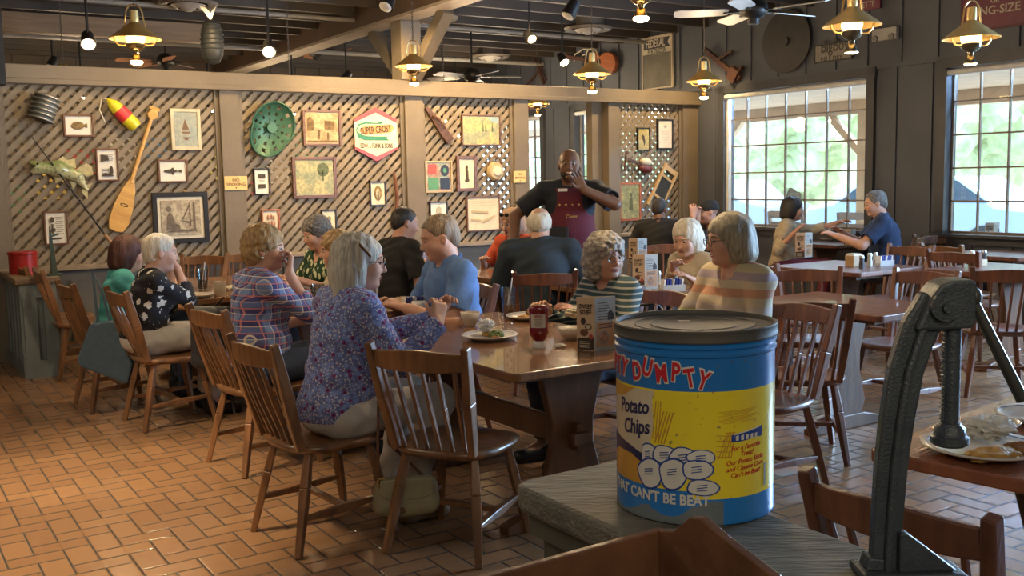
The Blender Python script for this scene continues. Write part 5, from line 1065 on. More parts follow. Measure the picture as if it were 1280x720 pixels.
# buoy
x, z = on_lat(152, 143); e = wall_e('fishing_buoy', x, z, -.75, .08, label='yellow fishing buoy with a red middle band', cat='buoy')
by = mat('buoy_yellow', (.75, .68, .03), .4); brd = mat('buoy_red', (.75, .05, .06), .4)
for nm, pr, m_ in (('buoy_top', [(.0, .185), (.012, .18), (.05, .12), (.062, .055)], by), ('buoy_band', [(.062, .055), (.066, .0), (.066, -.05)], brd), ('buoy_bottom', [(.066, -.05), (.064, -.13), (.055, -.16), (0, -.165)], by)):
    mb = MB(); mb.lathe(pr, n=20, cap=True); mb.build(nm, m_, e, smooth=True)
mb = MB(); mb.tube([(0, 0, .18), (-.03, 0, .22), (-.12, 0, .16), (-.17, -.01, .05)], .005, 6); mb.build('rope', cream, e)
# minnow trap coil (galvanised cylinder)
x, z = on_lat(54, 136); e = wall_e('wire_minnow_trap', x, z, .35, .10, label='galvanised ribbed minnow trap at upper left of the lattice', cat='trap'); R90 = Matrix.Rotation(PI/2, 3, 'Y')
galv = mat('galvanised', (.50, .52, .50), .35, .8)
mb = MB(); mb.lathe([(.06, -.11), (.095, -.10), (.10, 0), (.095, .10), (.06, .11)], n=24); mb.build('trap_body', mat('trap_mesh_dark', (.10, .11, .10), .6), e, smooth=True)
for k in range(6): mb = MB(); mb.tube([(.104*math.cos(t), .104*math.sin(t), -.10+.04*k) for t in [2*PI*i/24 for i in range(24)]], .009, 6, closed=True); mb.build('hoop', galv, e, smooth='all')
# mounted fish
x, z = on_lat(75, 216); e = wall_e('mounted_fish', x, z, .18, .07, label='mounted pale green bass on the left lattice behind the fishing rod', cat='fish')
fm_, nt, b_, tc = base('bass_skin', .35, 0, .4); sp = nn(nt, 'ShaderNodeSeparateXYZ'); nt.links.new(tc.outputs['Object'], sp.inputs[0]); t_ = math_(nt, 'ADD', math_(nt, 'MULTIPLY', sp.outputs[2], 9.), .5)
n_ = noi(nt, tc.outputs['Object'], 50); cc = mixc(nt, t_, (.60, .58, .36), (.20, .26, .10)); nt.links.new(mixc(nt, math_(nt, 'GREATER_THAN', n_, .58), cc, (.16, .18, .10)), b_.inputs['Base Color']); t_.node.use_clamp = True
prims = [('c', V(-.20, 0, .02), V(-.02, 0, .03), .045, .072, .03), ('c', V(-.02, 0, .03), V(.14, 0, -.01), .072, .05, .03), ('c', V(.14, 0, -.01), V(.23, 0, -.11), .045, .018, .03), ('-e', V(-.255, 0, .01), (.05, .06, .016), RY(-.3), .01), ('c', V(-.25, 0, .05), V(-.19, 0, .04), .012, .03, .02), ('c', V(-.23, 0, -.03), V(-.17, 0, -.01), .014, .03, .02)]
sobj('fish_body', sdf_mesh([(('c', p[1]*1, p[2]*1, p[3], p[4], p[5]) if p[0] == 'c' else p) for p in prims], .005), fm_, e)
finm = mat('fish_fin', (.52, .46, .24), .5, 0, .15, 30)
for pl in ([(-.05, .09), (.0, .15), (.04, .12), (.10, .145), (.12, .06)], [(.12, .05), (.20, .12), (.25, .10), (.27, .03), (.22, -.0)], [(-.06, -.03), (-.03, -.10), (.03, -.05)], [(.08, -.06), (.12, -.13), (.15, -.06)], [(.21, -.08), (.27, -.05), (.24, -.12), (.25, -.2), (.19, -.14)]):
    mb = MB(); mb.prism(pl, .008, 'xz'); mb.build('fin', finm, e)
mb = MB(); mb.ell((-.20, -.045, .045), (.010, .008, .010), 10, 8); mb.build('fish_eye', black_m, e)
# fishing rod
p, q_ = on_lat(38, 172), on_lat(143, 312); Lp, an = bar_on(p, q_); e = wall_e('fishing_rod', p[0], p[1], -an, .13, label='thin dark fishing rod slanting across the left lattice', cat='fishing rod')
mb = MB(); mb.cone((0, 0, 0), (0, 0, -Lp*.85), .005, .010, n=8); mb.build('rod_blank', black_m, e, smooth=True); mb = MB(); mb.cone((0, 0, -Lp*.85), (0, 0, -Lp), .016, n=10); mb.build('rod_handle', mat('cork', (.35, .2, .1), .8), e)
for k in (.1, .3, .55): mb = MB(); mb.tube([(.014*math.cos(t), -.012, -Lp*k+.014*math.sin(t)) for t in [2*PI*i/10 for i in range(10)]], .003, 4, closed=True); mb.build('rod_guide', steel, e)
# green tractor seat
x, z = on_lat(338, 160); e = wall_e('tractor_seat', x, z, .5, .07, label='green perforated iron tractor seat on the second lattice', cat='tractor seat')
bm = bmesh.new(); out = []; gm = mat('green_iron', (.03, .11, .07), .45, .3)
N = 36; rr = lambda t: .235*(1-.20*math.cos(t*2)*.5)*(1.0 if math.sin(t) > -.3 else .92+.25*max(0, -math.sin(t))**3)
vsr = []
for j in range(9):
    f = j/8; vsr.append([bm.verts.new((rr(2*PI*i/N)*f*math.cos(2*PI*i/N), .05*(1-f*f)-.02*f**4-.02, rr(2*PI*i/N)*f*math.sin(2*PI*i/N))) for i in range(N)] if j else [bm.verts.new((0, .03, 0))]*N)
for j in range(8):
    for i in range(N):
        if j in (4, 6) and i % 3 == 0: continue
        if j == 2 and i % 4 == 0: continue
        q4 = list(dict.fromkeys([vsr[j][i], vsr[j+1][i], vsr[j+1][(i+1) % N], vsr[j][(i+1) % N]])); bm.faces.new(q4)
me = bpy.data.meshes.new('seat_pan'); bm.to_mesh(me); bm.free(); me.materials.append(gm); o = bpy.data.objects.new('seat_pan', me); COL.objects.link(o); o.parent = e; sd_ = o.modifiers.new('s', 'SOLIDIFY'); sd_.thickness = .008
mb = MB(); mb.tube([(rr(2*PI*i/N)*math.cos(2*PI*i/N), -.04, rr(2*PI*i/N)*math.sin(2*PI*i/N)) for i in range(N)], .010, 6, closed=True); mb.build('seat_rim', gm, e, smooth='all'); mb = MB(); mb.cone((0, -.02, 0), (0, .04, 0), .05, n=20); mb.build('seat_hub', gm, e)
# tools on lattice 3
p, q_ = on_lat(533, 137), on_lat(562, 177); Lp, an = bar_on(p, q_); e = wall_e('wooden_hay_saw', p[0], p[1], -an, .06, label='dark old wooden tool slanting at upper left of the third lattice', cat='tool')
mb = MB(); mb.prism([(-.02, .03), (.02, .03), (.045, -Lp*.5), (.05, -Lp), (-.05, -Lp), (-.05, -Lp*.6)], .03, 'xz'); mb.build('tool_body', wood('old_dark_wood', (.09, .04, .025), (.05, .02, .015), .6), e, bevel=.004); mb = MB(); mb.cone((0, -.02, -Lp*.2), (0, -.10, -Lp*.35), .015, n=8); mb.cone((0, -.09, -Lp*.3), (.0, -.09, -Lp*.6), .013, n=8); mb.build('tool_handle', MATS['old_dark_wood'], e)
x, z = on_lat(617, 214); e = wall_e('round_tin_canteen', x, z, 0, .07, label='small round tan canteen on the right of the third lattice', cat='canteen'); mb = MB(); mb.lathe([(0, -.05), (.09, -.04), (.11, 0), (.09, .04), (0, .05)], n=24, R=Matrix.Rotation(PI/2, 3, 'X')); mb.build('canteen_body', mat('canteen_tan', (.46, .36, .20), .5), e, smooth=True)
mb = MB(); mb.lathe([(0, -.065), (.05, -.06), (.06, -.045)], n=20, R=Matrix.Rotation(PI/2, 3, 'X') @ Matrix.Rotation(PI, 3, 'X')); mb.build('canteen_cap', cream, e, smooth=True); mb = MB(); mb.tube([(-.09, 0, .06), (-.06, 0, .15), (0, 0, .17), (.06, 0, .15), (.09, 0, .06)], .007, 6); mb.build('canteen_strap', brown_frame, e)
p, q_ = on_lat(491, 214), on_lat(488, 285); e = wall_e('bent_wooden_stick', p[0], p[1], 0, .06, label='tall bent reddish stick beside the middle post', cat='stick'); h_ = p[1]-q_[1]
mb = MB(); mb.tube([(0, 0, 0), (.02, 0, -h_*.2), (.03, 0, -h_*.5), (.01, 0, -h_*.8), (-.05, 0, -h_)], .02, 8, rs=[.008, .018, .02, .02, .012]); mb.build('stick_body', wood_red, e, smooth=True)
# right lattice: plane tool, hand scythe, washboard
x, z = on_lat(795, 207); e = wall_e('old_seed_spreader', x, z, .15, .08, label='dark red seed spreader with tan bag on the right lattice', cat='tool')
mb = MB(); mb.bar((-.17, 0, .05), (.10, 0, .01), .03, .03); mb.bar((-.21, 0, .15), (-.21, 0, -.10), .02, .02); mb.build('spreader_arm', MATS['old_dark_wood'], e); mb = MB(); mb.ell((.12, 0, -.02), (.11, .06, .06), 16, 10); mb.build('spreader_body', mat('dark_red_iron', (.14, .03, .03), .5), e, smooth=True); mb = MB(); mb.ell((.10, -.02, .06), (.09, .05, .05), 16, 10); mb.build('cloth_bag', cream, e, smooth=True)
x, z = on_lat(829, 230); e = wall_e('washboard', x, z, .55, .06, label='tilted wooden washboard with dark panel on the right lattice', cat='washboard'); wbm = wood('pale_wood', (.55, .38, .18), (.40, .26, .11), .5)
for s in (1, -1): mb = MB(); mb.box((s*.11, 0, -.06), (.03, .03, .60)); mb.build('side_rail', wbm, e)
for zz, hh in ((.20, .06), (.08, .03), (-.20, .03)): mb = MB(); mb.box((0, 0, zz), (.20, .025, hh)); mb.build('cross_rail', wbm, e)
mb = MB(); mb.box((0, .004, -.06), (.19, .008, .26)); [mb.cone((-.095, -.004, -.18+.02*k), (.095, -.004, -.18+.02*k), .006, n=6) for k in range(13)]; mb.build('ribbed_panel', mat('slate_dark', (.08, .085, .08), .5), e)
# things hung on the window wall: local x along -B (left to right seen from the room), y into the wall
def ww_e(name, px, py, a=AW-.03, roty=0., **k):
    b, z = WW(px, py, a); M_ = FM @ Matrix.Translation((a, b, z)) @ Matrix.Rotation(-PI/2, 4, 'Z') @ Matrix.Rotation(roty, 4, 'Y'); e = empty(name, mw=M_); return tag(e, k.get('label'), k.get('cat'), k.get('group'))
def ww_size(px0, px1, py0, py1):
    b0, _ = WW(px0, (py0+py1)/2, AW-.03); b1, _ = WW(px1, (py0+py1)/2, AW-.03); _, z0 = WW((px0+px1)/2, py1, AW-.03); _, z1 = WW((px0+px1)/2, py0, AW-.03); return b0-b1, z1-z0
w_, h_ = ww_size(804, 841, 47, 112); e = ww_e('fertilizer_sign', 822, 78, roty=.0, label='tall dark weathered FEDERAL FERTILIZER sign high on the wall', cat='sign')
rust = mat('weathered_sign', (.16, .15, .12), .6, 0, .4, 3, col2=(.07, .07, .06)); wh_s = mat('sign_offwhite', (.50, .45, .36), .6, 0, .1, 10)
mb = MB(); mb.box((0, 0, 0), (w_, .02, h_)); mb.build('sign_panel', rust, e); mb = MB()
for s in (1, -1): mb.box((s*w_/2, -.003, 0), (.02, .03, h_+.02)); mb.box((0, -.003, s*h_/2), (w_, .03, .02))
mb.build('sign_rim', wh_s, e); mb = MB(); mb.box((0, -.012, h_*.335), (w_-.02, .006, h_*.32)); mb.build('white_band', wh_s, e)
mb = MB(); mb.prism([(-w_*.44, h_*.46), (w_*.44, h_*.46), (w_*.36, h_*.36), (w_*.44, h_*.27), (-w_*.44, h_*.27)], .004, 'xz', (0, -.017, 0)); mb.build('dark_pennant', mat('sign_navy', (.03, .035, .045), .6), e)
text('FEDERAL', .13, wh_s, e, Matrix.Translation((-w_*.04, -.021, h_*.365)) @ RX @ Matrix.Diagonal((w_*1.25, 1.15, 1, 1)), offset=.002); text('FERTILIZER', .085, mat('sign_navy', (.03, .035, .045)), e, Matrix.Translation((0, -.018, h_*.215)) @ RX @ Matrix.Diagonal((w_*1.45, 1, 1, 1)), offset=.001)
w_, h_ = ww_size(1019, 1065, 57, 76); e = ww_e('small_advert_sign', 1042, 65, label='small pale BigBoy PALE DRY sign above the big window', cat='sign'); mb = MB(); mb.box((0, 0, 0), (w_, .02, h_*1.1)); mb.build('sign_panel', mat('sign_grey_pale', (.26, .24, .22), .6, 0, .15, 8), e)
mb = MB(); 
for s in (1, -1): mb.box((s*w_/2, -.003, 0), (.012, .028, h_*1.1+.02)); mb.box((0, -.003, s*h_*.55), (w_, .028, .012))
mb.build('sign_rim', black_frame, e); dk = mat('sign_dark_letter', (.06, .055, .05), .6)
text('BigBoy', .19, dk, e, Matrix.Translation((.02, -.013, .065)) @ RX @ Matrix.Diagonal((w_*1.45, 1, 1, 1)), offset=.003); text('PALE DRY', .085, dk, e, Matrix.Translation((-.02, -.013, -.075)) @ RX @ Matrix.Diagonal((w_*1.6, 1, 1, 1)), offset=.001)
e = ww_e('emergency_light', 1109, 43, label='small white emergency light box on the wall between windows', cat='light'); mb = MB(); mb.box((0, -.03, 0), (.30, .06, .13)); mb.build('light_box', mat('offwhite_plastic', (.42, .42, .42), .5), e, bevel=.01)
for s in (1, -1): mb = MB(); mb.cone((s*.10, -.06, -.035), (s*.10, -.08, -.04), .032, n=16); mb.build('light_head', mat('grey_lens', (.20, .20, .22), .3), e, smooth=True)
red_s = mat('sign_maroon', (.17, .04, .075), .5)
e = ww_e('cigarette_sign', 1080, 3, label='maroon sign ending in ARETTE cut by the top edge', cat='sign'); mb = MB(); mb.box((0, 0, .08), (.42, .02, .34)); mb.build('sign_panel', red_s, e); text('ARETTE', .09, wh_s, e, Matrix.Translation((.02, -.013, -.035)) @ RX @ Matrix.Diagonal((.8, 1, 1, 1)))
e = ww_e('king_size_sign', 1248, 12, label='maroon KING-SIZE sign at the top right corner', cat='sign'); mb = MB(); mb.box((.04, 0, .05), (.80, .02, .42)); mb.build('sign_panel', red_s, e); mb = MB(); [mb.box((.04, -.004, .05+s*.215), (.82, .02, .02)) for s in (1, -1)]; [mb.box((.04+s*.41, -.004, .05), (.02, .02, .44)) for s in (1, -1)]; mb.build('sign_rim', mat('rim_dark_red', (.10, .02, .04), .5), e)
for t_, s_, x_, z_ in (('REGULAR', .085, -.03, .16), ('OR', .06, -.03, .09), ('KING-SIZE', .11, -.03, .0)): text(t_, s_, wh_s, e, Matrix.Translation((x_, -.013, z_)) @ RX @ Matrix.Diagonal((1.0, 1, 1, 1)), offset=.002)
e = ww_e('round_iron_disc', 985, 52, label='large dark round disc on the wall above the big window', cat='disc'); mb = MB(); mb.lathe([(0, 0), (.26, 0), (.33, -.01), (.36, -.04), (.34, -.045), (.05, -.03), (0, -.035)], n=40, R=Matrix.Rotation(-PI/2, 3, 'X')); mb.v = [Vector((v.x, -abs(v.y), v.z)) for v in mb.v]; mb.build('disc_plate', mat('dark_iron', (.035, .035, .038), .55), e, smooth=True); mb = MB(); mb.cone((0, -.03, 0), (0, -.06, 0), .05, n=20); mb.build('disc_hub', MATS['dark_iron'], e)
e = ww_e('wooden_log_tool', 905, 80, roty=.6, label='dark wooden tool hung slanting above the left corner of big window', cat='tool'); mb = MB(); mb.box((0, -.04, 0), (.75, .04, .06)); mb.build('tool_beam', MATS['old_dark_wood'], e); mb = MB(); mb.box((.28, -.06, 0), (.14, .08, .16)); mb.box((.34, -.06, .10), (.03, .05, .10)); mb.build('tool_jaw', MATS['old_dark_wood'], e); mb = MB(); mb.bar((-.1, -.05, -.02), (.08, -.05, .22), .03, .03); mb.build('tool_handle', MATS['old_dark_wood'], e)
e = ww_e('mounted_guitar', 748, 77, roty=.2, label='orange-brown guitar body on the wall behind the middle lantern', cat='guitar'); gtm = wood('guitar_wood', (.36, .13, .06), (.22, .07, .03), .35)
mb = MB(); mb.prism(oval(.30, 0, .20, .16)+[], .07, 'xz', (0, -.05, 0)); mb.prism(oval(.02, 0, .15, .12), .07, 'xz', (0, -.05, 0)); mb.build('guitar_body', gtm, e, bevel=.01); mb = MB(); mb.box((-.40, -.06, 0), (.60, .03, .05)); mb.box((-.74, -.06, 0), (.12, .02, .08)); mb.build('guitar_neck', MATS['old_dark_wood'], e); mb = MB(); mb.cone((.12, -.085, 0), (.12, -.090, 0), .045, n=20); mb.build('sound_hole', black_m, e)
e = ww_e('curly_wire_ornament', 735, 70, label='curled pale wire ornament just above the middle lantern', cat='ornament'); mb = MB(); mb.tube([(.03*k*math.cos(k*.9), -.04, .012*k*math.sin(k*.9)) for k in range(1, 12)], .01, 6); mb.build('wire_coil', wh_s, e)
e = ww_e('crossed_rake', 664, 104, roty=-.5, label='thin dark rake leaning on the far right wall', cat='rake'); mb = MB(); mb.cone((-.45, -.05, 0), (.35, -.05, 0), .02, n=8); mb.build('handle', MATS['old_dark_wood'], e); mb = MB(); mb.box((.35, -.05, 0), (.04, .04, .5)); [mb.box((.41, -.05, -.22+.075*k), (.10, .015, .015)) for k in range(7)]; mb.build('rake_head', MATS['old_dark_wood'], e)
e = ww_e('faded_red_sign', 660, 136, label='faded red-lettered sign seen through the opening under the beam', cat='sign'); mb = MB(); mb.box((0, 0, 0), (.8, .02, .22)); mb.build('sign_panel', mat('sign_rose', (.34, .24, .22), .6), e); text('ES', .16, mat('rose_letters', (.30, .07, .06), .6), e, Matrix.Translation((.1, -.013, 0)) @ RX)
# hanging fish-shaped minnow trap beyond the partition
p = WY(265, 52, 9.6); e = empty('hanging_fish_trap', p, .3, 'dark barrel-shaped fish trap hanging from the ceiling above the left lattice', 'fish trap')
tb = mat('blackened_wicker', (.03, .035, .04), .5)
mb = MB(); prof = [(.02, .20), (.05, .19), (.09, .13), (.10, .05), (.105, -.05), (.095, -.13), (.06, -.19), (.02, -.21)]; mb.lathe(prof, n=24); mb.build('trap_body', tb, e, smooth=True)
for k in range(8): z_ = -.16+.045*k; r_ = .105-.03*abs(z_)/.16*abs(z_)/.16; mb = MB(); mb.tube([(r_*math.cos(t), r_*math.sin(t), z_) for t in [2*PI*i/20 for i in range(20)]], .008, 6, closed=True); mb.build('hoop', tb, e)
mb = MB(); mb.prism([(0, .19), (-.10, .33), (-.04, .31), (0, .26), (.04, .31), (.06, .34)], .012, 'xz'); mb.build('tail_fin', galv, e); mb = MB(); mb.cone((0, 0, .28), (0, 0, ZC-.25-p.z), .004, n=6); mb.build('cord', black_m, e)
# far room: posters and shelves on the far wall seen through the lattice
cols_ = [(.75, .55, .12), (.60, .08, .06), (.70, .66, .55), (.10, .25, .45), (.62, .34, .12), (.70, .62, .2), (.55, .12, .10), (.75, .70, .6), (.15, .30, .18)]
rnd = random.Random(3)
for k in range(18):
    c = cols_[k % 9]; a_ = -3.6+k*.5; z_ = 1.0+rnd.random()*1.25; ww, hh = .3+.25*rnd.random(), .25+.25*rnd.random()
    mb = MB(); mb.box((0, 0, 0), (ww, .03, hh)); nm = ['yellow', 'red', 'off-white', 'blue', 'orange', 'mustard', 'crimson', 'ivory', 'green'][k % 9]
    o = mb.build('tin_poster', mat('poster_'+nm, c, .5), None, mw=FM @ Matrix.Translation((a_, BMAX-.05, z_))); tag(o, '%s tin poster on the far wall, glimpsed through the lattice holes' % nm, 'poster', '%s tin posters on the far wall' % nm)
# ================================================================== THINGS ON THE TABLES
TZ = .75
def tl(px, py, z=TZ): p = W(px, py, z); return Vector((p.x, p.y, z))
plate_w = mat('white_plate', (.66, .64, .60), .2, 0, .03); plate_b = mat('plate_blue_rim', (.16, .20, .30), .3)
food1 = mat('browned_food', (.42, .20, .07), .6, 0, .35, 40, .6, 120, col2=(.16, .07, .03)); food2 = mat('golden_food', (.62, .38, .10), .6, 0, .3, 40, .6, 90, col2=(.40, .20, .05)); green_f = mat('salad_green', (.14, .22, .05), .6, 0, .3, 40)
napm = mat('paper_napkin', (.70, .70, .68), .8, 0, .05, 10, .4, 40)
def plate(p, r, label, bits=(), group='plates with leftovers'):
    e = empty('dinner_plate', p, random.random()*6, label, 'plate', group)
    mb = MB(); mb.lathe([(0, .002), (r*.60, .002), (r*.66, .004), (r*.97, .020), (r, .024), (r*.985, .027), (r*.66, .011), (r*.60, .008), (0, .008)], n=40, cap=False); mb.build('plate_dish', plate_w, e, smooth='all')
    mb = MB(); mb.tube([(r*.90*math.cos(t), r*.90*math.sin(t), .0225) for t in [2*PI*k/40 for k in range(40)]], .0018, 5, closed=True); mb.build('rim_band', plate_b, e)
    for i, (m_, x, y, sx, sy, sz) in enumerate(bits):
        bm = bmesh.new(); bmesh.ops.create_icosphere(bm, subdivisions=4, radius=1)
        for v in bm.verts: n = noise.fractal(v.co*2.2+Vector((i*4.1, p.x*9, 0)), 1., 2., 4); v.co *= 1+.4*n; v.co = Vector((v.co.x*sx*r, v.co.y*sy*r, max(v.co.z*sz, -.2*sz)))
        me = bpy.data.meshes.new('food'); bm.to_mesh(me); bm.free(); [setattr(q, 'use_smooth', True) for q in me.polygons]; me.materials.append(m_); o = bpy.data.objects.new('food_remains', me); COL.objects.link(o); o.parent = e; o.location = (x*r, y*r, .010+.2*sz)
    return e
def fork(p, rz, tilt, label):
    e = empty('fork', p, rz, label, 'fork', 'forks'); R = Matrix.Rotation(tilt, 3, 'Y'); mb = MB(); mb.bar(R @ Vector((-.10, 0, 0)), R @ Vector((.03, 0, 0)), .010, .003, .006, .003); mb.build('fork_handle', steel, e); mb = MB(); mb.bar(R @ Vector((.03, 0, 0)), R @ Vector((.05, 0, 0)), .006, .003, .022, .002)
    for k in range(4): mb.bar(R @ Vector((.05, -.009+.006*k, 0)), R @ Vector((.09, -.009+.006*k, .002)), .003, .002)
    mb.build('tines', steel, e); return e
def crumple(nm, p, r, label, m_, cat='napkin', squash=.6, group=None):
    bm = bmesh.new(); bmesh.ops.create_icosphere(bm, subdivisions=4, radius=1)
    for v in bm.verts: n = noise.fractal(v.co*2.0+Vector((p.x*7, p.y*3, 0)), .7, 2.4, 5); v.co *= 1+.6*n
    z0 = min(v.co.z for v in bm.verts)
    for v in bm.verts: v.co = Vector((v.co.x*r, v.co.y*r, (v.co.z-z0)*r*squash))
    me = bpy.data.meshes.new(nm); bm.to_mesh(me); bm.free(); me.materials.append(m_); o = bpy.data.objects.new(nm, me); COL.objects.link(o); o.location = p; return tag(o, label, cat, group)
def bowl(p, r, label, m_, h=None, fill=None):
    e = empty('bowl', p, 0, label, 'bowl'); h = h or r*.62; mb = MB(); mb.lathe([(0, 0), (r*.5, 0), (r*.55, .006), (r*.85, h*.45), (r, h), (r*.95, h), (r*.80, h*.48), (r*.5, .012), (0, .010)], n=32, cap=False); mb.build('bowl_body', m_, e, smooth='all')
    if fill: mb = MB(); mb.ell((0, 0, h*.62), (r*.84, r*.84, h*.3), 24, 8); mb.build('bowl_contents', fill, e, smooth='all')
    return e
def tumbler(p, r, h, label, liquid=None, lev=.5, straw=True, group='drinking glasses'):
    e = empty('drinking_glass', p, 0, label, 'glass', group); mb = MB(); mb.lathe([(0, 0), (r*.74, 0), (r, h), (r*.95, h), (r*.70, .008), (0, .008)], n=28, cap=False); mb.build('glass_wall', glassy('tumbler_glass', (.80, .82, .82), .05, .16), e, smooth=True)
    if liquid: mb = MB(); mb.lathe([(0, .009), (r*.69, .009), (r*(.69+.24*lev), h*lev), (0, h*lev)], n=28); mb.build('drink', liquid, e, smooth=True)
    if straw: mb = MB(); mb.tube([(-r*.4, 0, .01), (r*.35, 0, h*1.02), (r*.5, 0, h*1.35)], .004, 6); mb.build('straw', white_m, e)
    return e
tea = mat('iced_tea', (.45, .18, .04), .1, 0, .1, coat=.5); cola = mat('cola', (.04, .015, .008), .1); beer = mat('amber_drink', (.62, .32, .05), .1)
p = tl(612, 424); plate(p, .135, 'blue-rimmed plate with salad and crumpled napkin in front of the grey-haired woman', [(food2, -.45, .1, .35, .25, .015), (green_f, .25, .2, .35, .25, .03), (food1, .55, .1, .2, .15, .015)])
crumple('paper_napkin', tl(607, 422)+Vector((0, 0, .022)), .036, 'crumpled white napkin on the salad plate', napm, 'napkin', .8, 'crumpled napkins'); fork(tl(622, 416)+Vector((0, 0, .04)), 2.4, .15, 'fork lying on the salad plate')
p = tl(662, 399); plate(p, .13, 'plate with browned leftovers behind the ketchup bottle', [(food1, .3, .1, .35, .22, .035), (food2, -.4, -.1, .3, .3, .015)])
bowl(tl(588, 408), .052, 'small beige crock beside the clasped hands', mat('beige_stoneware', (.50, .44, .34), .35, 0, .06), .075, napm)
bowl(tl(717, 424), .075, 'beige bowl with a wrapped stick between ketchup and dessert menu', MATS['beige_stoneware'], .055, mat('gravy_grey', (.22, .20, .15), .5, 0, .3, 30))
crumple('paper_wrapper', tl(720, 412)+Vector((0, 0, .055)), .045, 'folded pale wrapper lying in the beige bowl', mat('wrapper_cream', (.62, .56, .38), .7), 'wrapper', .5)
tumbler(tl(636, 394), .045, .155, 'tall glass of iced tea with straw behind the blue polo man', tea, .38)
tumbler(tl(398, 386), .042, .15, 'empty clear glass by the plaid-shirted woman', None, 0, False); tumbler(tl(702, 352, .75), .045, .12, 'cup of pale drink near the navy jacket', beer, .7, False)
# ketchup bottle
p = tl(674, 434); e = empty('ketchup_bottle', p, 0, 'red upside-down squeeze ketchup bottle with white cap and label on nearest table', 'ketchup bottle'); e.rotation_euler = (0, 0, -.15)
mb = MB(); mb.lathe([(0, 0), (.031, 0), (.032, .004), (.030, .026), (.026, .030), (0, .030)], n=28); mb.build('cap', white_m, e, smooth=True)
ketch = mat('ketchup_red', (.20, .008, .012), .18, 0, .05, coat=.6)
def squash_lathe(prof, sx, sy, n=36): mb = MB(); mb.lathe(prof, n=n); mb.v = [Vector((v.x*sx, v.y*sy, v.z)) for v in mb.v]; return mb
squash_lathe([(.022, .028), (.026, .034), (.040, .055), (.046, .070), (.043, .085), (.0415, .10), (.042, .15), (.045, .165), (.045, .178), (.040, .188), (.030, .192), (0, .192)], 1.0, .72).build('bottle_body', ketch, e, smooth='all')
mb = MB(); n = 12
for i in range(n):
    t0, t1 = -PI/2-.85+1.7*i/n, -PI/2-.85+1.7*(i+1)/n; r_ = .0430
    q = [(r_*math.cos(t), r_*.735*math.sin(t), z) for t, z in ((t0, .092), (t1, .092), (t1, .152), (t0, .152))]; mb._a(q, [(0, 1, 2, 3)])
lab = mb.build('bottle_label', mat('label_paper', (.62, .58, .50), .5, 0, .05), e); text('HEINZ', .014, mat('label_dark_red', (.35, .03, .02)), lab, Matrix.Translation((0, -.0328, .143)) @ RX, offset=.0003)
for k in range(5): text('ketchup kept upright', .0055, blk, lab, Matrix.Translation((0, -.0328, .131-.007*k)) @ RX) if False else None
mb = MB(); [mb.box((.001*(k % 2), -.0327, .130-.006*k), (.036-.006*(k % 3), .0008, .0018)) for k in range(6)]; mb.build('printed_lines', mat('print_grey', (.28, .22, .18), .7), lab)
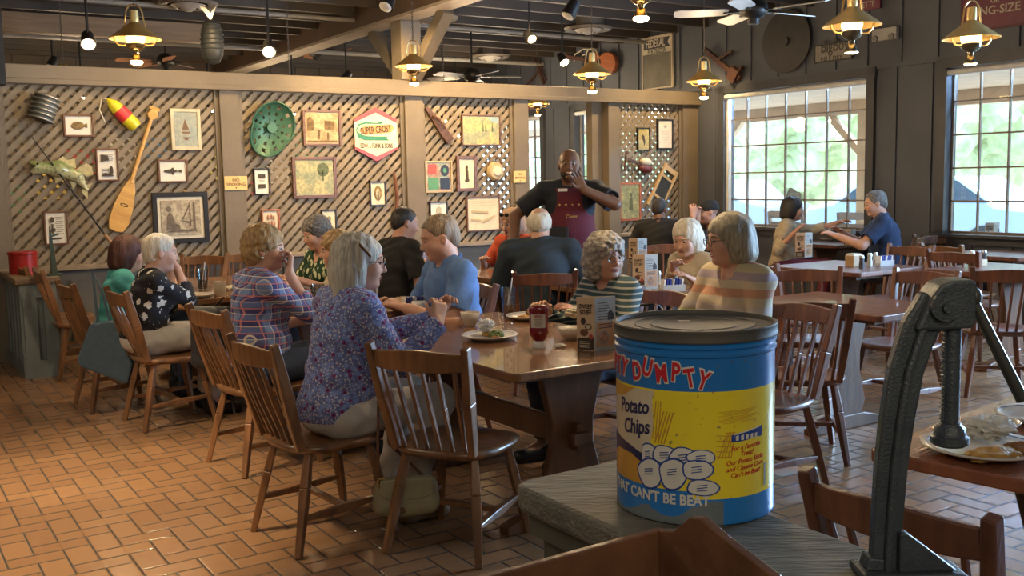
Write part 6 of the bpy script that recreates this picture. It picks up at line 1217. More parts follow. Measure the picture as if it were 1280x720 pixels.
# menu cards: folded table tents
def menu_card(px, py, wpx, hm, label, rz, style='sweet', sc=1.):
    p = tl(px, py); e = empty('menu_card', p, rz, label, 'menu card', 'folded table menu cards'); W_, H_ = .095*sc, .235*sc
    cardm = mat('card_tan', (.60, .44, .30), .5, 0, .05)
    def face(nm, a, b, m_): d = (Vector(b)-Vector(a)); mb = MB(); c = (Vector(a)+Vector(b))/2; ang = math.atan2(d.y, d.x); R = Matrix.Rotation(ang, 3, 'Z'); mb.box((c.x, c.y, H_/2), (d.length, .002, H_), R); o = mb.build(nm, m_, e); return o, Matrix.Translation((c.x, c.y, H_/2)) @ Matrix.Rotation(ang, 4, 'Z')
    f1, m1 = face('menu_panel', (-W_*.75, .05*sc, 0), (0, 0, 0), cardm); f2, m2 = face('menu_panel', (0, 0, 0), (W_*1.05, .045*sc, 0), mat('card_grey', (.40, .38, .33), .5)); face('menu_panel', (-W_*.75, .05*sc, 0), (W_*1.05, .045*sc, 0), cardm)
    T_ = lambda m, x, z, y=-.0018: m @ Matrix.Translation((x, y, z))
    dkb = mat('menu_dark', (.05, .035, .03), .6)
    text('SWEET', .028*sc, dkb, f1, T_(m1, 0, .076*sc) @ RX @ Matrix.Diagonal((.75, 1, 1, 1)), offset=.0006); text('STUFF', .028*sc, dkb, f1, T_(m1, 0, .050*sc) @ RX @ Matrix.Diagonal((.75, 1, 1, 1)), offset=.0006)
    def patch(f, m, pts, mm, y=-.0016, nm='printed_patch'): mb = MB(); mb.prism([(a*sc, b*sc) for a, b in pts], .0008, 'xz', (0, y, 0)); mb.v = [m @ v for v in mb.v]; mb.build(nm, mm, f)
    patch(f1, m1, oval(-.012, .012, .012, .016), dkb); patch(f1, m1, oval(.012, -.012, .017, .014), dkb); patch(f1, m1, oval(.012, -.012, .012, .009), mat('menu_cream', (.66, .56, .40), .6), -.0022); patch(f1, m1, oval(-.008, -.038, .02, .016), mat('menu_brown', (.16, .07, .04), .6)); patch(f1, m1, [(-.04, -.115), (.04, -.115), (.04, -.055), (-.04, -.065)], dkb); patch(f1, m1, oval(.025, -.055, .010, .012), mat('menu_red', (.45, .07, .06), .6), -.0023)
    for k in range(4): patch(f1, m1, [(-.03, -.08-.008*k), (.02, -.08-.008*k), (.02, -.077-.008*k), (-.03, -.077-.008*k)], MATS['menu_cream'], -.0022)
    for k in range(7): patch(f2, m2, [(-.04, .09-.012*k), (.01+.008*(k % 3), .09-.012*k), (.01+.008*(k % 3), .093-.012*k), (-.04, .093-.012*k)], dkb)
    patch(f2, m2, [(.012, .015), (.046, .015), (.046, .04), (.03, .06), (.016, .05)], dkb); patch(f2, m2, [(-.047, -.10), (.047, -.10), (.047, .008), (-.047, .008)], mat('menu_orange', (.50, .24, .09), .5)); patch(f2, m2, oval(-.01, -.06, .028, .032), mat('menu_slate', (.25, .24, .22), .5), -.0022); patch(f2, m2, oval(-.01, -.06, .022, .026), food1, -.0028)
    for k in range(3): patch(f2, m2, [(-.035, -.004-.008*k), (.035, -.004-.008*k), (.035, .000-.008*k), (-.035, .000-.008*k)], dkb, -.0022)
    return e
menu_card(744, 439, 0, 0, 'SWEET STUFF dessert menu card standing just left of the blue can', .10, sc=1.0)
menu_card(806, 362, 0, 0, 'upright menu card in front of cream-jacketed woman, beside the curly-haired woman', .1, sc=1.0); menu_card(797, 330, 0, 0, 'small upright menu card farther back against orange-lit chair', .1, sc=.95)
menu_card(1006, 322, 0, 0, 'pale menu card standing before the woman in beige cardigan', .2, sc=.95) ; menu_card(1063, 308, 0, 0, 'small bright menu card on the window table', .2, sc=.75); menu_card(1242, 306, 0, 0, 'upright menu card on the pale table under the right-hand window', .2, sc=.95)
def shaker(p, label, m_, h=.11): e = empty('salt_shaker', p, 0, label, 'shaker', 'salt and pepper shakers'); mb = MB(); mb.lathe([(0, 0), (.022, 0), (.022, h*.3), (.017, h*.6), (.019, h*.75)], n=16); mb.build('shaker_glass', m_, e, smooth=True); mb = MB(); mb.lathe([(.020, h*.75), (.021, h*.8), (.015, h*.97), (0, h)], n=16); mb.build('shaker_cap', steel, e, smooth=True); return e
saltm = mat('salt_glass', (.72, .74, .72), .15); pepm = mat('pepper_glass', (.10, .10, .11), .15); packm = mat('packet_blue', (.03, .05, .30), .5); woodbox = wood('pale_box_wood', (.45, .32, .18), (.34, .22, .11), .5)
def packets(p, rz, label, n=7): 
    e = empty('sweetener_rack', p, rz, label, 'condiment rack', 'racks of sweetener packets'); mb = MB(); mb.box((0, 0, .012), (.16, .07, .024)); [mb.box((0, s*.034, .030), (.16, .004, .03)) for s in (1, -1)]; mb.build('rack_tray', mat('rack_white', (.6, .6, .58), .4), e)
    for k in range(n): mb = MB(); mb.box((-.065+.13*k/(n-1), 0, .052), (.010, .055, .06), Matrix.Rotation(.12, 3, 'Y')); mb.build('packet', packm if k % 3 else white_m, e)
    return e
packets(tl(518, 388), .4, 'white rack of blue packets before the man in the blue polo'); packets(tl(840, 364), .3, 'white rack of blue packets beside the menu card at the elderly woman'); packets(tl(1105, 332), .5, 'rack of blue packets on the table before the window couple')
for (px, py, m_, lab) in ((1077, 336, pepm, 'dark pepper shaker nearest the corner of the bare-topped right table'), (1087, 333, saltm, 'salt shaker standing third on the right-hand condiment table'), (1094, 332, saltm, 'tall salt shaker beside the blue packets at right'), (1215, 330, saltm, 'salt shaker on the shaker table at the far right edge'), (1230, 329, pepm, 'pepper shaker on the shaker table at the far right edge'), (823, 358, saltm, 'white shaker between menu card and packets by the elderly woman')): shaker(tl(px, py), lab, m_)
e = empty('condiment_crate', tl(1067, 333), .5, 'small tan wooden condiment crate on the right-hand condiment table', 'crate'); mb = MB(); mb.box((0, 0, .045), (.10, .09, .09)); mb.build('crate_body', woodbox, e, bevel=.004); mb = MB(); mb.box((0, 0, .097), (.085, .075, .014)); mb.build('paper_stack', white_m, e)
e = empty('condiment_crate', tl(1222, 332), .5, 'small tan condiment crate between shakers at the far right edge', 'crate'); mb = MB(); mb.box((0, 0, .025), (.12, .09, .05)); mb.build('crate_body', woodbox, e, bevel=.004)
plate(tl(504, 381), .13, 'plate of golden food between silver-haired woman and man in blue polo', [(food2, 0, 0, .6, .55, .03), (food1, .3, .2, .3, .25, .03)]); bowl(tl(524, 392), .045, 'small white cup beside the golden food plate', white_m, .07)
plate(tl(1036, 300), .11, 'round plate on the window table between the couple', [(food1, 0, 0, .5, .5, .03)])
# mug and cola on the left table
p = tl(275, 369); e = empty('coffee_mug', p, 2.4, 'white coffee mug on the left table', 'mug'); mb = MB(); mb.lathe([(0, 0), (.038, 0), (.042, .01), (.042, .095), (.038, .095), (.037, .012), (0, .012)], n=28, cap=False); mb.build('mug_body', mat('mug_cream', (.62, .56, .42), .25), e, smooth=True); mb = MB(); mb.tube([(.040, 0, .08), (.062, 0, .078), (.070, 0, .05), (.060, 0, .022), (.040, 0, .02)], .006, 8); mb.build('mug_handle', MATS['mug_cream'], e, smooth='all')
tumbler(tl(254, 362), .044, .15, 'glass of dark cola with straw beside the coffee mug', cola, .5, True); tumbler(tl(218, 352), .04, .14, 'clear water glass beyond the white-haired woman', None, 0, False)
plate(tl(250, 372), .10, 'pale plate beside the mug on the left table', [(food2, 0, 0, .3, .3, .01)]); crumple('paper_napkin', tl(291, 362), .05, 'cream folded napkin behind the mug', cream, 'napkin', .3, None)
# plates on the lower right table
p = tl(1228, 566); plate(p, .155, 'large dirty plate with crumpled white napkin on lower right table', [(food1, -.45, .35, .35, .22, .02), (food2, .2, .45, .5, .3, .018)])
crumple('paper_napkin', tl(1238, 561)+Vector((0, 0, .020)), .058, 'big crumpled white napkin on the dirty lower right plate', napm, 'napkin', .45, None); crumple('paper_napkin', tl(1218, 553)+Vector((.02, .03, .018)), .032, 'small crumpled napkin beside the press foot', napm, 'napkin', .6, None)
bowl(tl(1245, 541)+Vector((0, 0, .010)), .066, 'white gravy bowl with dark specks on the dirty plate', plate_w, .026, food2)
plate(tl(1296, 526), .12, 'second pale plate at right edge of lower right table', []); crumple('napkin_twist', tl(700, 434), .022, 'twisted white straw wrapper next to the ketchup bottle', napm, 'wrapper', .35, None)
# bags
leather = mat('olive_leather', (.36, .33, .20), .45, 0, .1, 10, .3, 60); blackbag = mat('black_nylon', (.012, .013, .018), .6, 0, .1, 20, .3, 60)
def bag(nm, p, rz, d, m_, label, cat='handbag', flap=True, tilt=0.):
    e = empty(nm, p, rz, label, cat); R = Matrix.Rotation(tilt, 3, 'Y'); x, y, z = d; prims = [('c', V(-x/2+.03, 0, .04), V(x/2-.03, 0, .04), .04, .04, .03), ('c', V(-x/2+.035, 0, z-.05), V(x/2-.035, 0, z-.05), .033, .033, .03), ('e', V(0, 0, z*.45), (x*.5, y*.5, z*.5), None, .03), ('c', V(-x/2+.03, 0, .05), V(-x/2+.035, 0, z-.05), .037, .033, .03), ('c', V(x/2-.03, 0, .05), V(x/2-.035, 0, z-.05), .037, .033, .03)]
    sobj('bag_body', sdf_mesh(prims, .006), m_, e)
    if flap: mb = MB(); mb.prism([(-x*.42, z*.98), (x*.42, z*.98), (x*.44, z*.6), (x*.30, z*.48), (-x*.30, z*.48), (-x*.44, z*.6)], .012, 'xz', (0, -y*.5-.004, 0)); mb.build('flap', m_, e, bevel=.004)
    return e
p = W(512, 628, 0); e = bag('shoulder_bag', Vector((-.46, 4.06, .12)), .15, (.25, .10, .17), leather, 'olive green leather shoulder bag hanging by its strap from the nearest chair'); mb = MB(); mb.tube([(-.11, -.02, .13), (-.11, -.03, .3), (-.10, -.035, .5), (-.10, -.02, .70), (-.085, .0, .5), (-.06, .01, .3), (.09, .01, .14)], .007, 6); mb.build('strap', brown_frame, e); mb = MB(); mb.tube([(-.10+.016*math.cos(t), -.04, .15+.02*math.sin(t)) for t in [2*PI*k/12 for k in range(12)]], .004, 6, closed=True); mb.build('buckle', brass, e)
p = WY(252, 448, 5.35); e = bag('black_backpack', Vector((p.x+.05, 5.42, .50)), -.3, (.26, .12, .36), blackbag, 'black bag hanging on the plaid-shirted woman\'s chair', 'bag', False); mb = MB(); mb.tube([(.09, -.02, .40), (.0, 0, .33), (.10, -.05, .2), (.11, -.05, .05), (.10, -.02, -.10), (.12, -.02, -.24), (.10, 0, -.1), (.08, 0, .02)], .006, 6); mb.build('strap', blackbag, e)
# blue denim tote on the second chair
tp_ = WY(135, 455, 6.42); e = empty('denim_tote', Vector((tp_.x, 6.42, .30)), 0, 'blue-grey denim tote bag hanging from the teal-topped woman\'s chair', 'tote bag')
mb = MB(); mb.prism([(-.09, .33), (.05, .35), (.17, .06), (.13, -.07), (-.17, .05), (-.19, .10)], .07, 'xz'); mb.build('tote_body', C_ltden, e, bevel=.015); mb = MB(); mb.tube([(-.05, 0, .33), (-.055, 0, .52), (-.06, 0, .66), (-.03, 0, .60), (.0, 0, .50), (.03, 0, .34)], .009, 6); mb.build('strap', C_ltden, e)
# paper shopping bag on the floor under the left table
p = W(275, 502, 0); e = empty('paper_shopping_bag', Vector((p.x, p.y+.2, 0)), .5, 'brown paper bag standing on the floor beside the white-trousered diner', 'paper bag'); mb = MB(); mb.prism([(-.13, 0), (.13, 0), (.145, .32), (.0, .30), (-.145, .34)], .13, 'xz'); mb.build('bag_paper', mat('kraft_paper', (.34, .24, .15), .8, 0, .1, 6, .4, 12), e, bevel=.004); mb = MB(); mb.tube([(-.05, -.066, .30), (-.04, -.066, .38), (.04, -.066, .38), (.05, -.066, .30)], .004, 6); mb.build('bag_handle', MATS['kraft_paper'], e)
e = empty('patterned_handbag', Vector((.78, 5.70, .62)), .2, 'black and white patterned bag between curly-haired and cream-jacketed diners', 'handbag'); pm_ = pat('bag_pattern', lambda nt, o: mixc(nt, math_(nt, 'LESS_THAN', vor(nt, o, 60), .35), (.02, .03, .05), (.45, .5, .55))); sobj('bag_body', sdf_mesh([('e', V(0, 0, 0), (.19, .09, .10), None, .02), ('e', V(.05, 0, .03), (.12, .08, .09), None, .03)], .008), pm_, e); mb = MB(); mb.tube([(-.12, 0, .07), (-.05, 0, .15), (.05, 0, .16), (.12, 0, .08)], .008, 6); mb.build('strap', black_m, e)
# things on the half wall
m_ = FM @ Matrix.Translation((-.36, -.55, .805)); e = empty('red_tin', mw=m_); tag(e, 'round red tin can standing on the half wall at left', 'tin'); mb = MB(); mb.lathe([(0, 0), (.11, 0), (.11, .16), (.115, .165), (.115, .185), (0, .19)], n=32); mb.build('tin_body', mat('tin_red', (.38, .02, .015), .35, .2, .12, 8), e, smooth=True); mb = MB(); mb.tube([(.1165*math.cos(t), .1165*math.sin(t), .165) for t in [2*PI*k/32 for k in range(32)]], .004, 6, closed=True); mb.build('tin_rim', MATS['tin_red'], e)
m_ = FM @ Matrix.Translation((-.19, -.98, .805)); e = empty('green_spire_ornament', mw=m_); tag(e, 'tall dark green pointed metal ornament on the half wall corner', 'ornament'); gi = mat('dark_green_iron', (.035, .06, .045), .5, .2)
mb = MB(); mb.box((0, 0, .008), (.12, .09, .016)); mb.build('ornament_base', gi, e, bevel=.003); mb = MB(); mb.bar((0, 0, .016), (-.01, 0, .33), .055, .045, .020, .018, up=(1, 0, 0)); mb.bar((-.01, 0, .33), (-.013, 0, .40), .018, .016, .006, .006, up=(1, 0, 0)); mb.build('ornament_spire', gi, e); mb = MB(); mb.bar((-.02, -.02, .315), (.05, .0, .335), .014, .014); mb.build('ornament_arm', gi, e)

# ================================================================== FOREGROUND: weathered bench top, tin, crate, press
BZ = .975
CB = Vector((.29, 1.58, BZ))
be0 = Vector((.19, 1.835, 0)); bd = -B; bn = -A           # back edge start, direction along, direction to the near side
Mb = Matrix.Translation(be0) @ Matrix(((bd.x, bn.x, 0, 0), (bd.y, bn.y, 0, 0), (0, 0, 1, 0), (0, 0, 0, 1)))
weather = mat('weathered_grey_wood', (.19, .185, .155), .62, 0, .2, 5, .8, 24, (1, 6, 6), col2=(.085, .085, .075))
e = empty('weathered_bench', be0, 0, 'weathered grey-green painted bench carrying the blue can and iron press', 'bench'); L_, w_ = 1.5, .245
rb = .04; pts = [(rb*(1-math.cos(t)), w_-rb*(1-math.sin(t))) for t in [k*PI/10 for k in range(6)]]
prof = [(0, 0), (L_, 0), (L_, w_)]+pts[::-1][0:]
mb = MB(); mb.prism([(0, .0), (L_, 0), (L_, w_), (rb, w_), (rb*.3, w_-rb*.3), (0, w_-rb)], .045, 'xy', (0, 0, BZ-.0225)); mb.M = Matrix(); mb.v = [(Mb @ v)-be0 for v in mb.v]; mb.build('bench_top', weather, e, bevel=.010)
grn = mat('bench_green_grey', (.085, .095, .075), .6, 0, .15, 8, .3, 30)
mb = MB(); mb.box((L_/2+.03, w_/2, (BZ-.045)/2), (L_-.06, w_-.07, BZ-.045)); mb.box((L_/2+.02, w_-.03, BZ-.065), (L_-.04, .02, .04)); mb.v = [(Mb @ v)-be0 for v in mb.v]; mb.build('bench_side', grn, e)
# ---- potato chip tin
RC, HC = .125, .300
e = empty('potato_chip_tin', CB, 0, 'large blue and yellow HUMPTY DUMPTY potato chips tin with dark lid', 'tin'); to_cam = Vector((-CB.x, -CB.y, 0)).normalized(); e.rotation_euler = (0, 0, math.atan2(to_cam.y, to_cam.x)+PI/2)   # local -y faces the aisle
def tin_mat():
    m, nt, b, tc = base('tin_paint', .28, .0, .35); sp = nn(nt, 'ShaderNodeSeparateXYZ'); nt.links.new(tc.outputs['Object'], sp.inputs[0]); z = sp.outputs[2]
    ang = math_(nt, 'ARCTAN2', sp.outputs[0], math_(nt, 'MULTIPLY', sp.outputs[1], -1.0))
    n = noi(nt, tc.outputs['Object'], 26, 6); n3 = noi(nt, tc.outputs['Object'], 7, 5); wob = math_(nt, 'MULTIPLY', math_(nt, 'SUBTRACT', n, .5), .004)
    blue = mixc(nt, n3, (.015, .12, .42), (.010, .20, .58)); yel = mixc(nt, n, (.78, .66, .02), (.72, .58, .03))
    left = math_(nt, 'LESS_THAN', ang, -.02); ztop = math_(nt, 'ADD', .207, 0.); zb = math_(nt, 'ADD', .043, math_(nt, 'MULTIPLY', left, .012))
    mid = math_(nt, 'MULTIPLY', math_(nt, 'LESS_THAN', z, ztop), math_(nt, 'GREATER_THAN', z, zb)); c = mixc(nt, mid, blue, yel)
    worn = math_(nt, 'MULTIPLY', math_(nt, 'LESS_THAN', z, math_(nt, 'ADD', .024, math_(nt, 'MULTIPLY', math_(nt, 'SUBTRACT', n3, .5), .16))), math_(nt, 'LESS_THAN', ang, .35)); c = mixc(nt, worn, c, (.12, .15, .17))
    spk = math_(nt, 'GREATER_THAN', noi(nt, tc.outputs['Object'], 130, 4), .685); c = mixc(nt, math_(nt, 'MULTIPLY', spk, .7), c, (.10, .09, .06)); nt.links.new(c, b.inputs['Base Color']); return m
mb = MB(); mb.lathe([(0, 0), (RC-.004, 0), (RC+.001, .003), (RC+.001, .008), (RC, .010), (RC, .256), (RC+.0022, .2585), (RC+.0022, .2625), (RC, .265), (RC, .268), (RC+.0022, .2705), (RC+.0022, .2745), (RC, .277), (RC, .280), (0, .280)], n=96, cap=False); mb.build('tin_body', tin_mat(), e, smooth=True)
lidm = mat('tarnished_lid', (.060, .064, .064), .62, .0, .3, 9, .12, 60, col2=(.09, .085, .075), spec=.25)
mb = MB(); mb.lathe([(RC, .279), (RC+.0040, .279), (RC+.0045, .281), (RC+.0032, .283), (RC+.0032, .293), (RC+.0042, .2955), (RC+.003, .2975), (RC-.002, .2975), (RC-.004, .292), (RC-.030, .291), (RC-.031, .2925), (RC-.033, .291), (RC-.055, .291), (RC-.056, .2922), (RC-.058, .291), (0, .291)], n=96, cap=False); lid = mb.build('lid', lidm, e, smooth=True)
for (dx, dy, s_) in ((-.02, .03, .004), (-.012, .032, .003)): mb = MB(); mb.ell((dx, dy, .2915), (s_*2, s_*.7, .0006), 10, 6); mb.build('paint_fleck', white_m, lid)
def wrap_mesh(me, r=RC+.0006, s0=0., z0=0.):
    bm = bmesh.new(); bm.from_mesh(me); xs = [v.co.x for v in bm.verts]; x = math.floor(min(xs)/.006)*.006
    while x < max(xs):
        bmesh.ops.bisect_plane(bm, geom=bm.verts[:]+bm.edges[:]+bm.faces[:], plane_co=(x, 0, 0), plane_no=(1, 0, 0)); x += .006
    for v in bm.verts: t = (v.co.x+s0)/RC; rr_ = r+v.co.z; v.co = Vector((rr_*math.sin(t), -rr_*math.cos(t), v.co.y+z0))
    bm.to_mesh(me); bm.free(); return me
def dec_text(txt, size, m_, s0, z0, rot=0, off=0, up=0., shear=0., nm='lettering', sx=1.):
    me = text_mesh(txt, size, extrude=.0002, offset=off, shear=shear); me.transform(Matrix.Rotation(rot, 4, 'Z') @ Matrix.Diagonal((sx, 1, 1, 1))); me.materials.clear(); me.materials.append(m_); wrap_mesh(me, RC+.0006+up, s0, z0); o = bpy.data.objects.new(nm, me); COL.objects.link(o); o.parent = e; return o
def dec_poly(polys, m_, nm, up=0.):
    mb = MB(); [mb.prism(pl, .0003, 'xy') for pl in polys]; me = mb.mesh(nm); me.materials.append(m_); wrap_mesh(me, RC+.0004+up); o = bpy.data.objects.new(nm, me); COL.objects.link(o); o.parent = e; return o
crm = mat('tin_cream', (.62, .55, .42), .35, 0, .08, 20); wht = mat('tin_white', (.68, .68, .64), .35, 0, .06, 30); redp = mat('tin_red_paint', (.55, .02, .035), .35); nvy = mat('tin_navy', (.012, .02, .10), .4); orp = mat('tin_orange', (.62, .33, .05), .4); bluep = mat('tin_blue_ink', (.02, .07, .35), .4)
def sp_(px): return RC*math.asin(max(-1, min(1, (px-868)/99.5)))
dec_poly([[(-.175, .204), (-.062, .204), (-.066, .19), (-.064, .15), (-.072, .115), (-.10, .10), (-.14, .112), (-.175, .125)]], crm, 'cream_field', .0001)
dec_poly([[(-.175, .204), (-.10, .204), (-.125, .190), (-.175, .178)]], orp, 'orange_field', .0002)
dec_poly([[(-.175, .125), (-.14, .118), (-.11, .112), (-.085, .104), (-.075, .085), (-.11, .10), (-.15, .10), (-.175, .09)]], nvy, 'navy_curve', .0003)
dec_poly([[(-.175, .092), (-.14, .102), (-.10, .098), (-.075, .085), (-.07, .056), (-.175, .056)]], orp, 'golden_field', .00025)
hat = [[(-.062+.005*k, .125+.006*k*0), (-.060+.005*k, .125), (-.045+.005*k, .175), (-.047+.005*k, .175)] for k in range(4)]+[[(.035+.005*k, .105), (.0365+.005*k, .105), (.050+.005*k*.6, .145), (.0485+.005*k*.6, .145)] for k in range(5)]+[[(.032, .108+.008*k), (.056, .106+.008*k), (.056, .1072+.008*k), (.032, .1092+.008*k)] for k in range(5)]+[[(-.066+.005*k, .13), (-.0645+.005*k, .13), (-.058+.004*k, .19), (-.0595+.004*k, .19)] for k in range(3)]
dec_poly([h for h in hat if h[0][0] < 0], orp, 'orange_hatching', .0003); dec_poly([h for h in hat if h[0][0] > 0], orp, 'orange_hatching', .0003)
# wobbling title letters, red on white outlines
S0 = -.232; word = 'HUMPTY DUMPTY'; xs = [-.226, -.207, -.187, -.164, -.145, -.126, None, -.0945, -.0735, -.0495, -.0275, -.0065, .0125]; zs = [.235, .232, .234, .233, .232, .232, 0, .2300, .2385, .2315, .2350, .2270, .2235]; rs = [.1, -.1, .1, -.05, .1, -.25, 0, .10, -.22, .12, -.05, .18, -.30]
for ch, x, z, r_ in zip(word, xs, zs, rs):
    if x is None: continue
    kk = xs.index(x)*.00005; dec_text(ch, .038, wht, x, z, r_, .0036, .0001+kk, nm='letter_outline', sx=.62); dec_text(ch, .038, redp, x, z, r_, .0012, .0013+kk, nm='letter', sx=.66)
dec_text('Potato', .032, nvy, -.107, .174, .10, .0007, .0005, .25, sx=.80); dec_text('Chips', .032, nvy, -.101, .143, .12, .0007, .0005, .25, sx=.80)
dec_text("THAT CAN'T BE BEAT", .0225, wht, -.072, .0405, 0, .0006, .0004, sx=.86); dec_text('CHIPS', .0225, wht, -.20, .043, 0, .0006, .0004)
for k, (t_, z) in enumerate((('For a Favorite', .120), ('Treat!', .110), ('Our Potato Sticks', .099), ('and Cheese Corn', .089), ("Can't be Beat!", .079))): dec_text(t_, .0105, redp, .083, z, .06, .0001, .0003, .3, sx=.95)
# heap of rounded potato pieces
heap = [(-.072, .104, .014, .018), (-.044, .108, .020, .014), (-.016, .107, .020, .014), (.010, .108, .020, .010), (-.070, .076, .021, .021), (-.032, .080, .020, .023), (.004, .089, .021, .015), (.012, .062, .022, .012)]
for k, (x, z, a, b) in enumerate(heap):
    up_ = .0003+.00022*k; dec_poly([[(x+a*1.12*math.cos(t)*(1+.08*math.cos(3*t+k)), z+b*1.14*math.sin(t)*(1+.08*math.cos(2*t+k))) for t in [2*PI*i/22 for i in range(22)]]], bluep, 'potato_outline', up_); dec_poly([[(x+a*math.cos(t)*(1+.08*math.cos(3*t+k)), z+b*math.sin(t)*(1+.08*math.cos(2*t+k))) for t in [2*PI*i/22 for i in range(22)]]], wht, 'potato', up_+.0001)
dec_poly([[(x-a*.4, z+b*.3-.004*k), (x+a*.3, z+b*.45-.004*k), (x+a*.3, z+b*.45-.0012-.004*k), (x-a*.4, z+b*.3-.0012-.004*k)] for x, z, a, b in heap for k in range(3)], bluep, 'heap_shading_lines', .0030)
# factory picture and scribble lines on the yellow field
dec_poly([[(.056, .140), (.116, .148), (.118, .138), (.114, .131), (.100, .133), (.085, .130), (.070, .129), (.056, .129)]], bluep, 'factory_picture', .0003); dec_poly([[(.063+.009*k, .131), (.068+.009*k, .131), (.068+.009*k, .139), (.063+.009*k, .138)] for k in range(5)]+[[(.060, .1415), (.112, .1485), (.112, .1465), (.060, .1395)]], wht, 'factory_windows', .0007)
dec_poly([[(.035+.004*(k % 3), .176-.0022*k), (.105-.006*(k % 4), .1785-.0022*k), (.105-.006*(k % 4), .1780-.0022*k), (.035+.004*(k % 3), .1755-.0022*k)] for k in range(9)], orp, 'scribble_lines', .0003)
dec_poly([[(.122, .052), (.129, .052), (.129, .087), (.122, .087)]], mat('barcode_grey', (.35, .36, .28), .5), 'grey_label', .0003)
# ---- wooden box in the foreground corner, on a stand
Mx = Vector((.205, 1.330, 0)); zt_ = 1.02; zb_ = .86; boxw = wood('box_wood', (.21, .10, .05), (.12, .055, .03), .40, .2, 4, (3, 3, 3)); e = empty('wooden_box', (Mx.x, Mx.y, zb_), 0, 'varnished brown wooden box with peaked end board at bottom edge', 'wooden box')
def loc_(s, t, z): p = bd*s+bn*t; return Vector((p.x, p.y, z-zb_))
def board(prof3, thick, nm):     # prof3: list of (s,t,z) outline, thickened towards -normal
    P3 = [loc_(*q) for q in prof3]; nrm = (P3[1]-P3[0]).cross(P3[2]-P3[0]).normalized()*thick; n = len(P3); mb = MB(); mb._a(P3+[p+nrm for p in P3], [tuple(range(n))[::-1], tuple(range(n, 2*n))]+[(i, (i+1) % n, n+(i+1) % n, n+i) for i in range(n)]); return mb.build(nm, boxw, e, bevel=.002)
board([(0, 0, zb_), (.235, 0, zb_), (.235, 0, 1.0), (.205, 0, 1.022), (.12, 0, 1.046), (.080, 0, 1.060), (.060, 0, 1.055), (.03, 0, 1.028), (0, 0, zt_)], .014, 'end_board')
board([(0, 0.002, zb_), (0, .38, zb_), (0, .38, zt_), (0, .002, zt_)], .012, 'side_board'); board([(.235, .002, zb_), (.235, .38, zb_), (.235, .38, zt_-.02), (.235, .002, zt_-.02)], .012, 'side_board'); board([(0, .38, zb_), (.235, .38, zb_), (.235, .38, zt_-.02), (0, .38, zt_)], .012, 'end_board')
mb = MB(); mb._a([loc_(0, 0, zb_), loc_(.24, 0, zb_), loc_(.24, .38, zb_), loc_(0, .38, zb_), loc_(0, 0, zb_+.012), loc_(.24, 0, zb_+.012), loc_(.24, .38, zb_+.012), loc_(0, .38, zb_+.012)], [(3, 2, 1, 0), (4, 5, 6, 7), (0, 1, 5, 4), (1, 2, 6, 5), (2, 3, 7, 6), (3, 0, 4, 7)]); mb.build('bottom_board', boxw, e)
mb = MB(); pp = bd*.12+bn*.19; R_ = Matrix(((bd.x, bn.x, 0), (bd.y, bn.y, 0), (0, 0, 1))); mb.box((pp.x, pp.y, zb_/2), (.30, .30, zb_-.0), R_); o = mb.build('display_pedestal', grn, None, loc=(Mx.x, Mx.y, 0)); tag(o, 'grey-green pedestal under the varnished wooden box', 'pedestal')
# ---- cast-iron fruit press standing on the bench (its plane runs along the bench)
PB = Vector((.475, 1.262, BZ)); iron = mat('cast_iron', (.045, .060, .075), .38, .2, .2, 30, .25, 300, col2=(.065, .082, .10)); e = empty('iron_press', PB, 0, 'dark cast-iron screw press with curved frame standing on the weathered bench', 'press'); e.scale = (1.05,)*3
def frame_poly(pts_c, ws): 
    L1 = []; L2 = []
    for i, (p, w__) in enumerate(zip(pts_c, ws)):
        a_ = Vector(pts_c[max(i-1, 0)]); b_ = Vector(pts_c[min(i+1, len(pts_c)-1)]); d = (b_-a_).normalized(); nrm = Vector((-d.y, d.x)); L1.append(tuple(Vector(p)+nrm*w__/2)); L2.append(tuple(Vector(p)-nrm*w__/2))
    return L1+L2[::-1]
ctr = [(.004, .0), (.006, .06), (.010, .14), (.016, .20), (.025, .26), (.040, .31), (.062, .345)]; wd_ = [.036, .036, .038, .040, .042, .044, .046]
mb = MB(); mb.prism(frame_poly(ctr, wd_), .020, 'xz'); mb.build('press_frame', iron, e, bevel=.004)
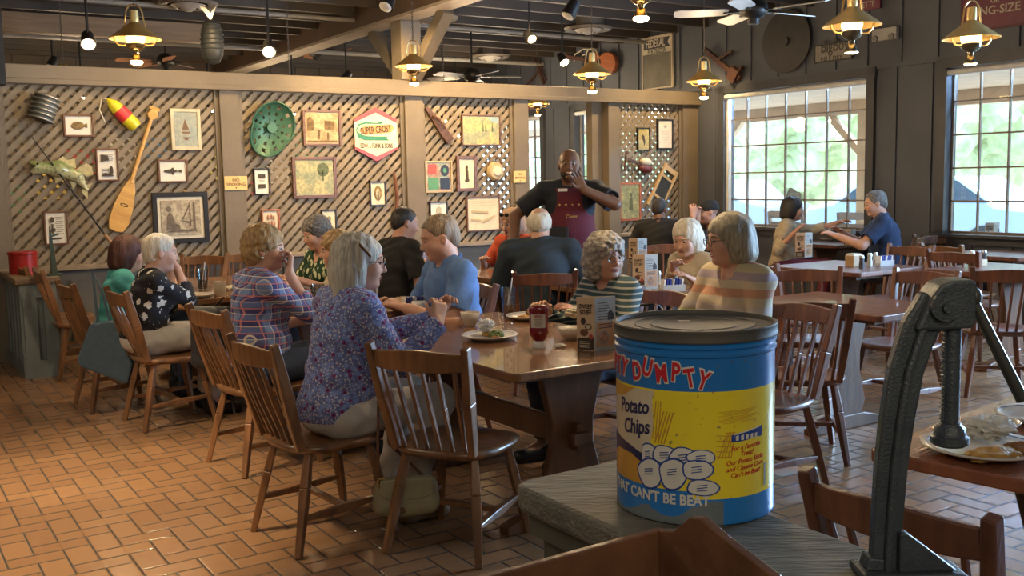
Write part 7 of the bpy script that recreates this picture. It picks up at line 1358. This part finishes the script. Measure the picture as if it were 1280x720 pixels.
mb = MB(); mb.prism(frame_poly(ctr, [.010]*7), .038, 'xz'); mb.build('frame_rib', iron, e, bevel=.004)
mb = MB(); mb.prism([(.030, .312), (.046, .350), (.058, .366), (.072, .371), (.098, .371), (.100, .365), (.100, .318), (.096, .313), (.060, .312)], .046, 'xz'); mb.build('press_head', iron, e, bevel=.006)
mb = MB(); mb.cone((.060, -.024, .340), (.060, -.032, .340), .017, n=24); mb.build('pivot_boss', iron, e, smooth=True); mb = MB(); mb.cone((.060, -.032, .340), (.060, -.038, .340), .006, n=12); mb.build('pivot_pin', iron, e, smooth=True)
mb = MB(); mb.cone((.082, 0, .19), (.082, 0, .32), .0105, n=20); mb.build('ram_rod', iron, e, smooth=True); mb = MB(); [mb.prism([(.0735, .195+.005*k), (.0685, .1975+.005*k), (.0735, .200+.005*k)], .009, 'xz') for k in range(23)]; mb.build('rack_teeth', iron, e)
mb = MB(); mb.lathe([(0, .165), (.018, .165), (.0225, .168), (.0225, .176), (.019, .178), (.018, .187), (.012, .193), (0, .194)], c=(.082, 0, 0), n=28); mb.build('ram_foot', iron, e, smooth=True)
mb = MB(); mb.cone((.102, 0, .350), (.165, -.01, .222), .0065, .0075, n=14); mb.ell((.106, 0, .348), (.010, .010, .013), 14, 10); mb.build('lever_handle', mat('handle_steel', (.14, .15, .14), .35, .8), e, smooth=True)
mb = MB(); mb.prism([(-.03, 0), (.10, 0), (.10, .008), (.08, .012), (-.03, .012)], .06, 'xz'); mb.build('press_base', iron, e, bevel=.004); mb = MB(); mb.prism([(.016, .01), (.016, .062), (.024, .062), (.045, .046), (.075, .022), (.088, .012)], .018, 'xz', (0, -.012, 0)); mb.build('base_fin', iron, e, bevel=.003); mb = MB(); mb.prism([(-.022, .012), (-.018, .028), (.0, .026), (.0, .012)], .03, 'xz'); mb.build('base_lug', iron, e, bevel=.002)
# remaining prototypes that were never placed
for o in list(COL.objects):
    if o.type == 'EMPTY' and o.parent is None and 'label' not in o and 'kind' not in o:
        for c in list(o.children_recursive): bpy.data.objects.remove(c)
        bpy.data.objects.remove(o)
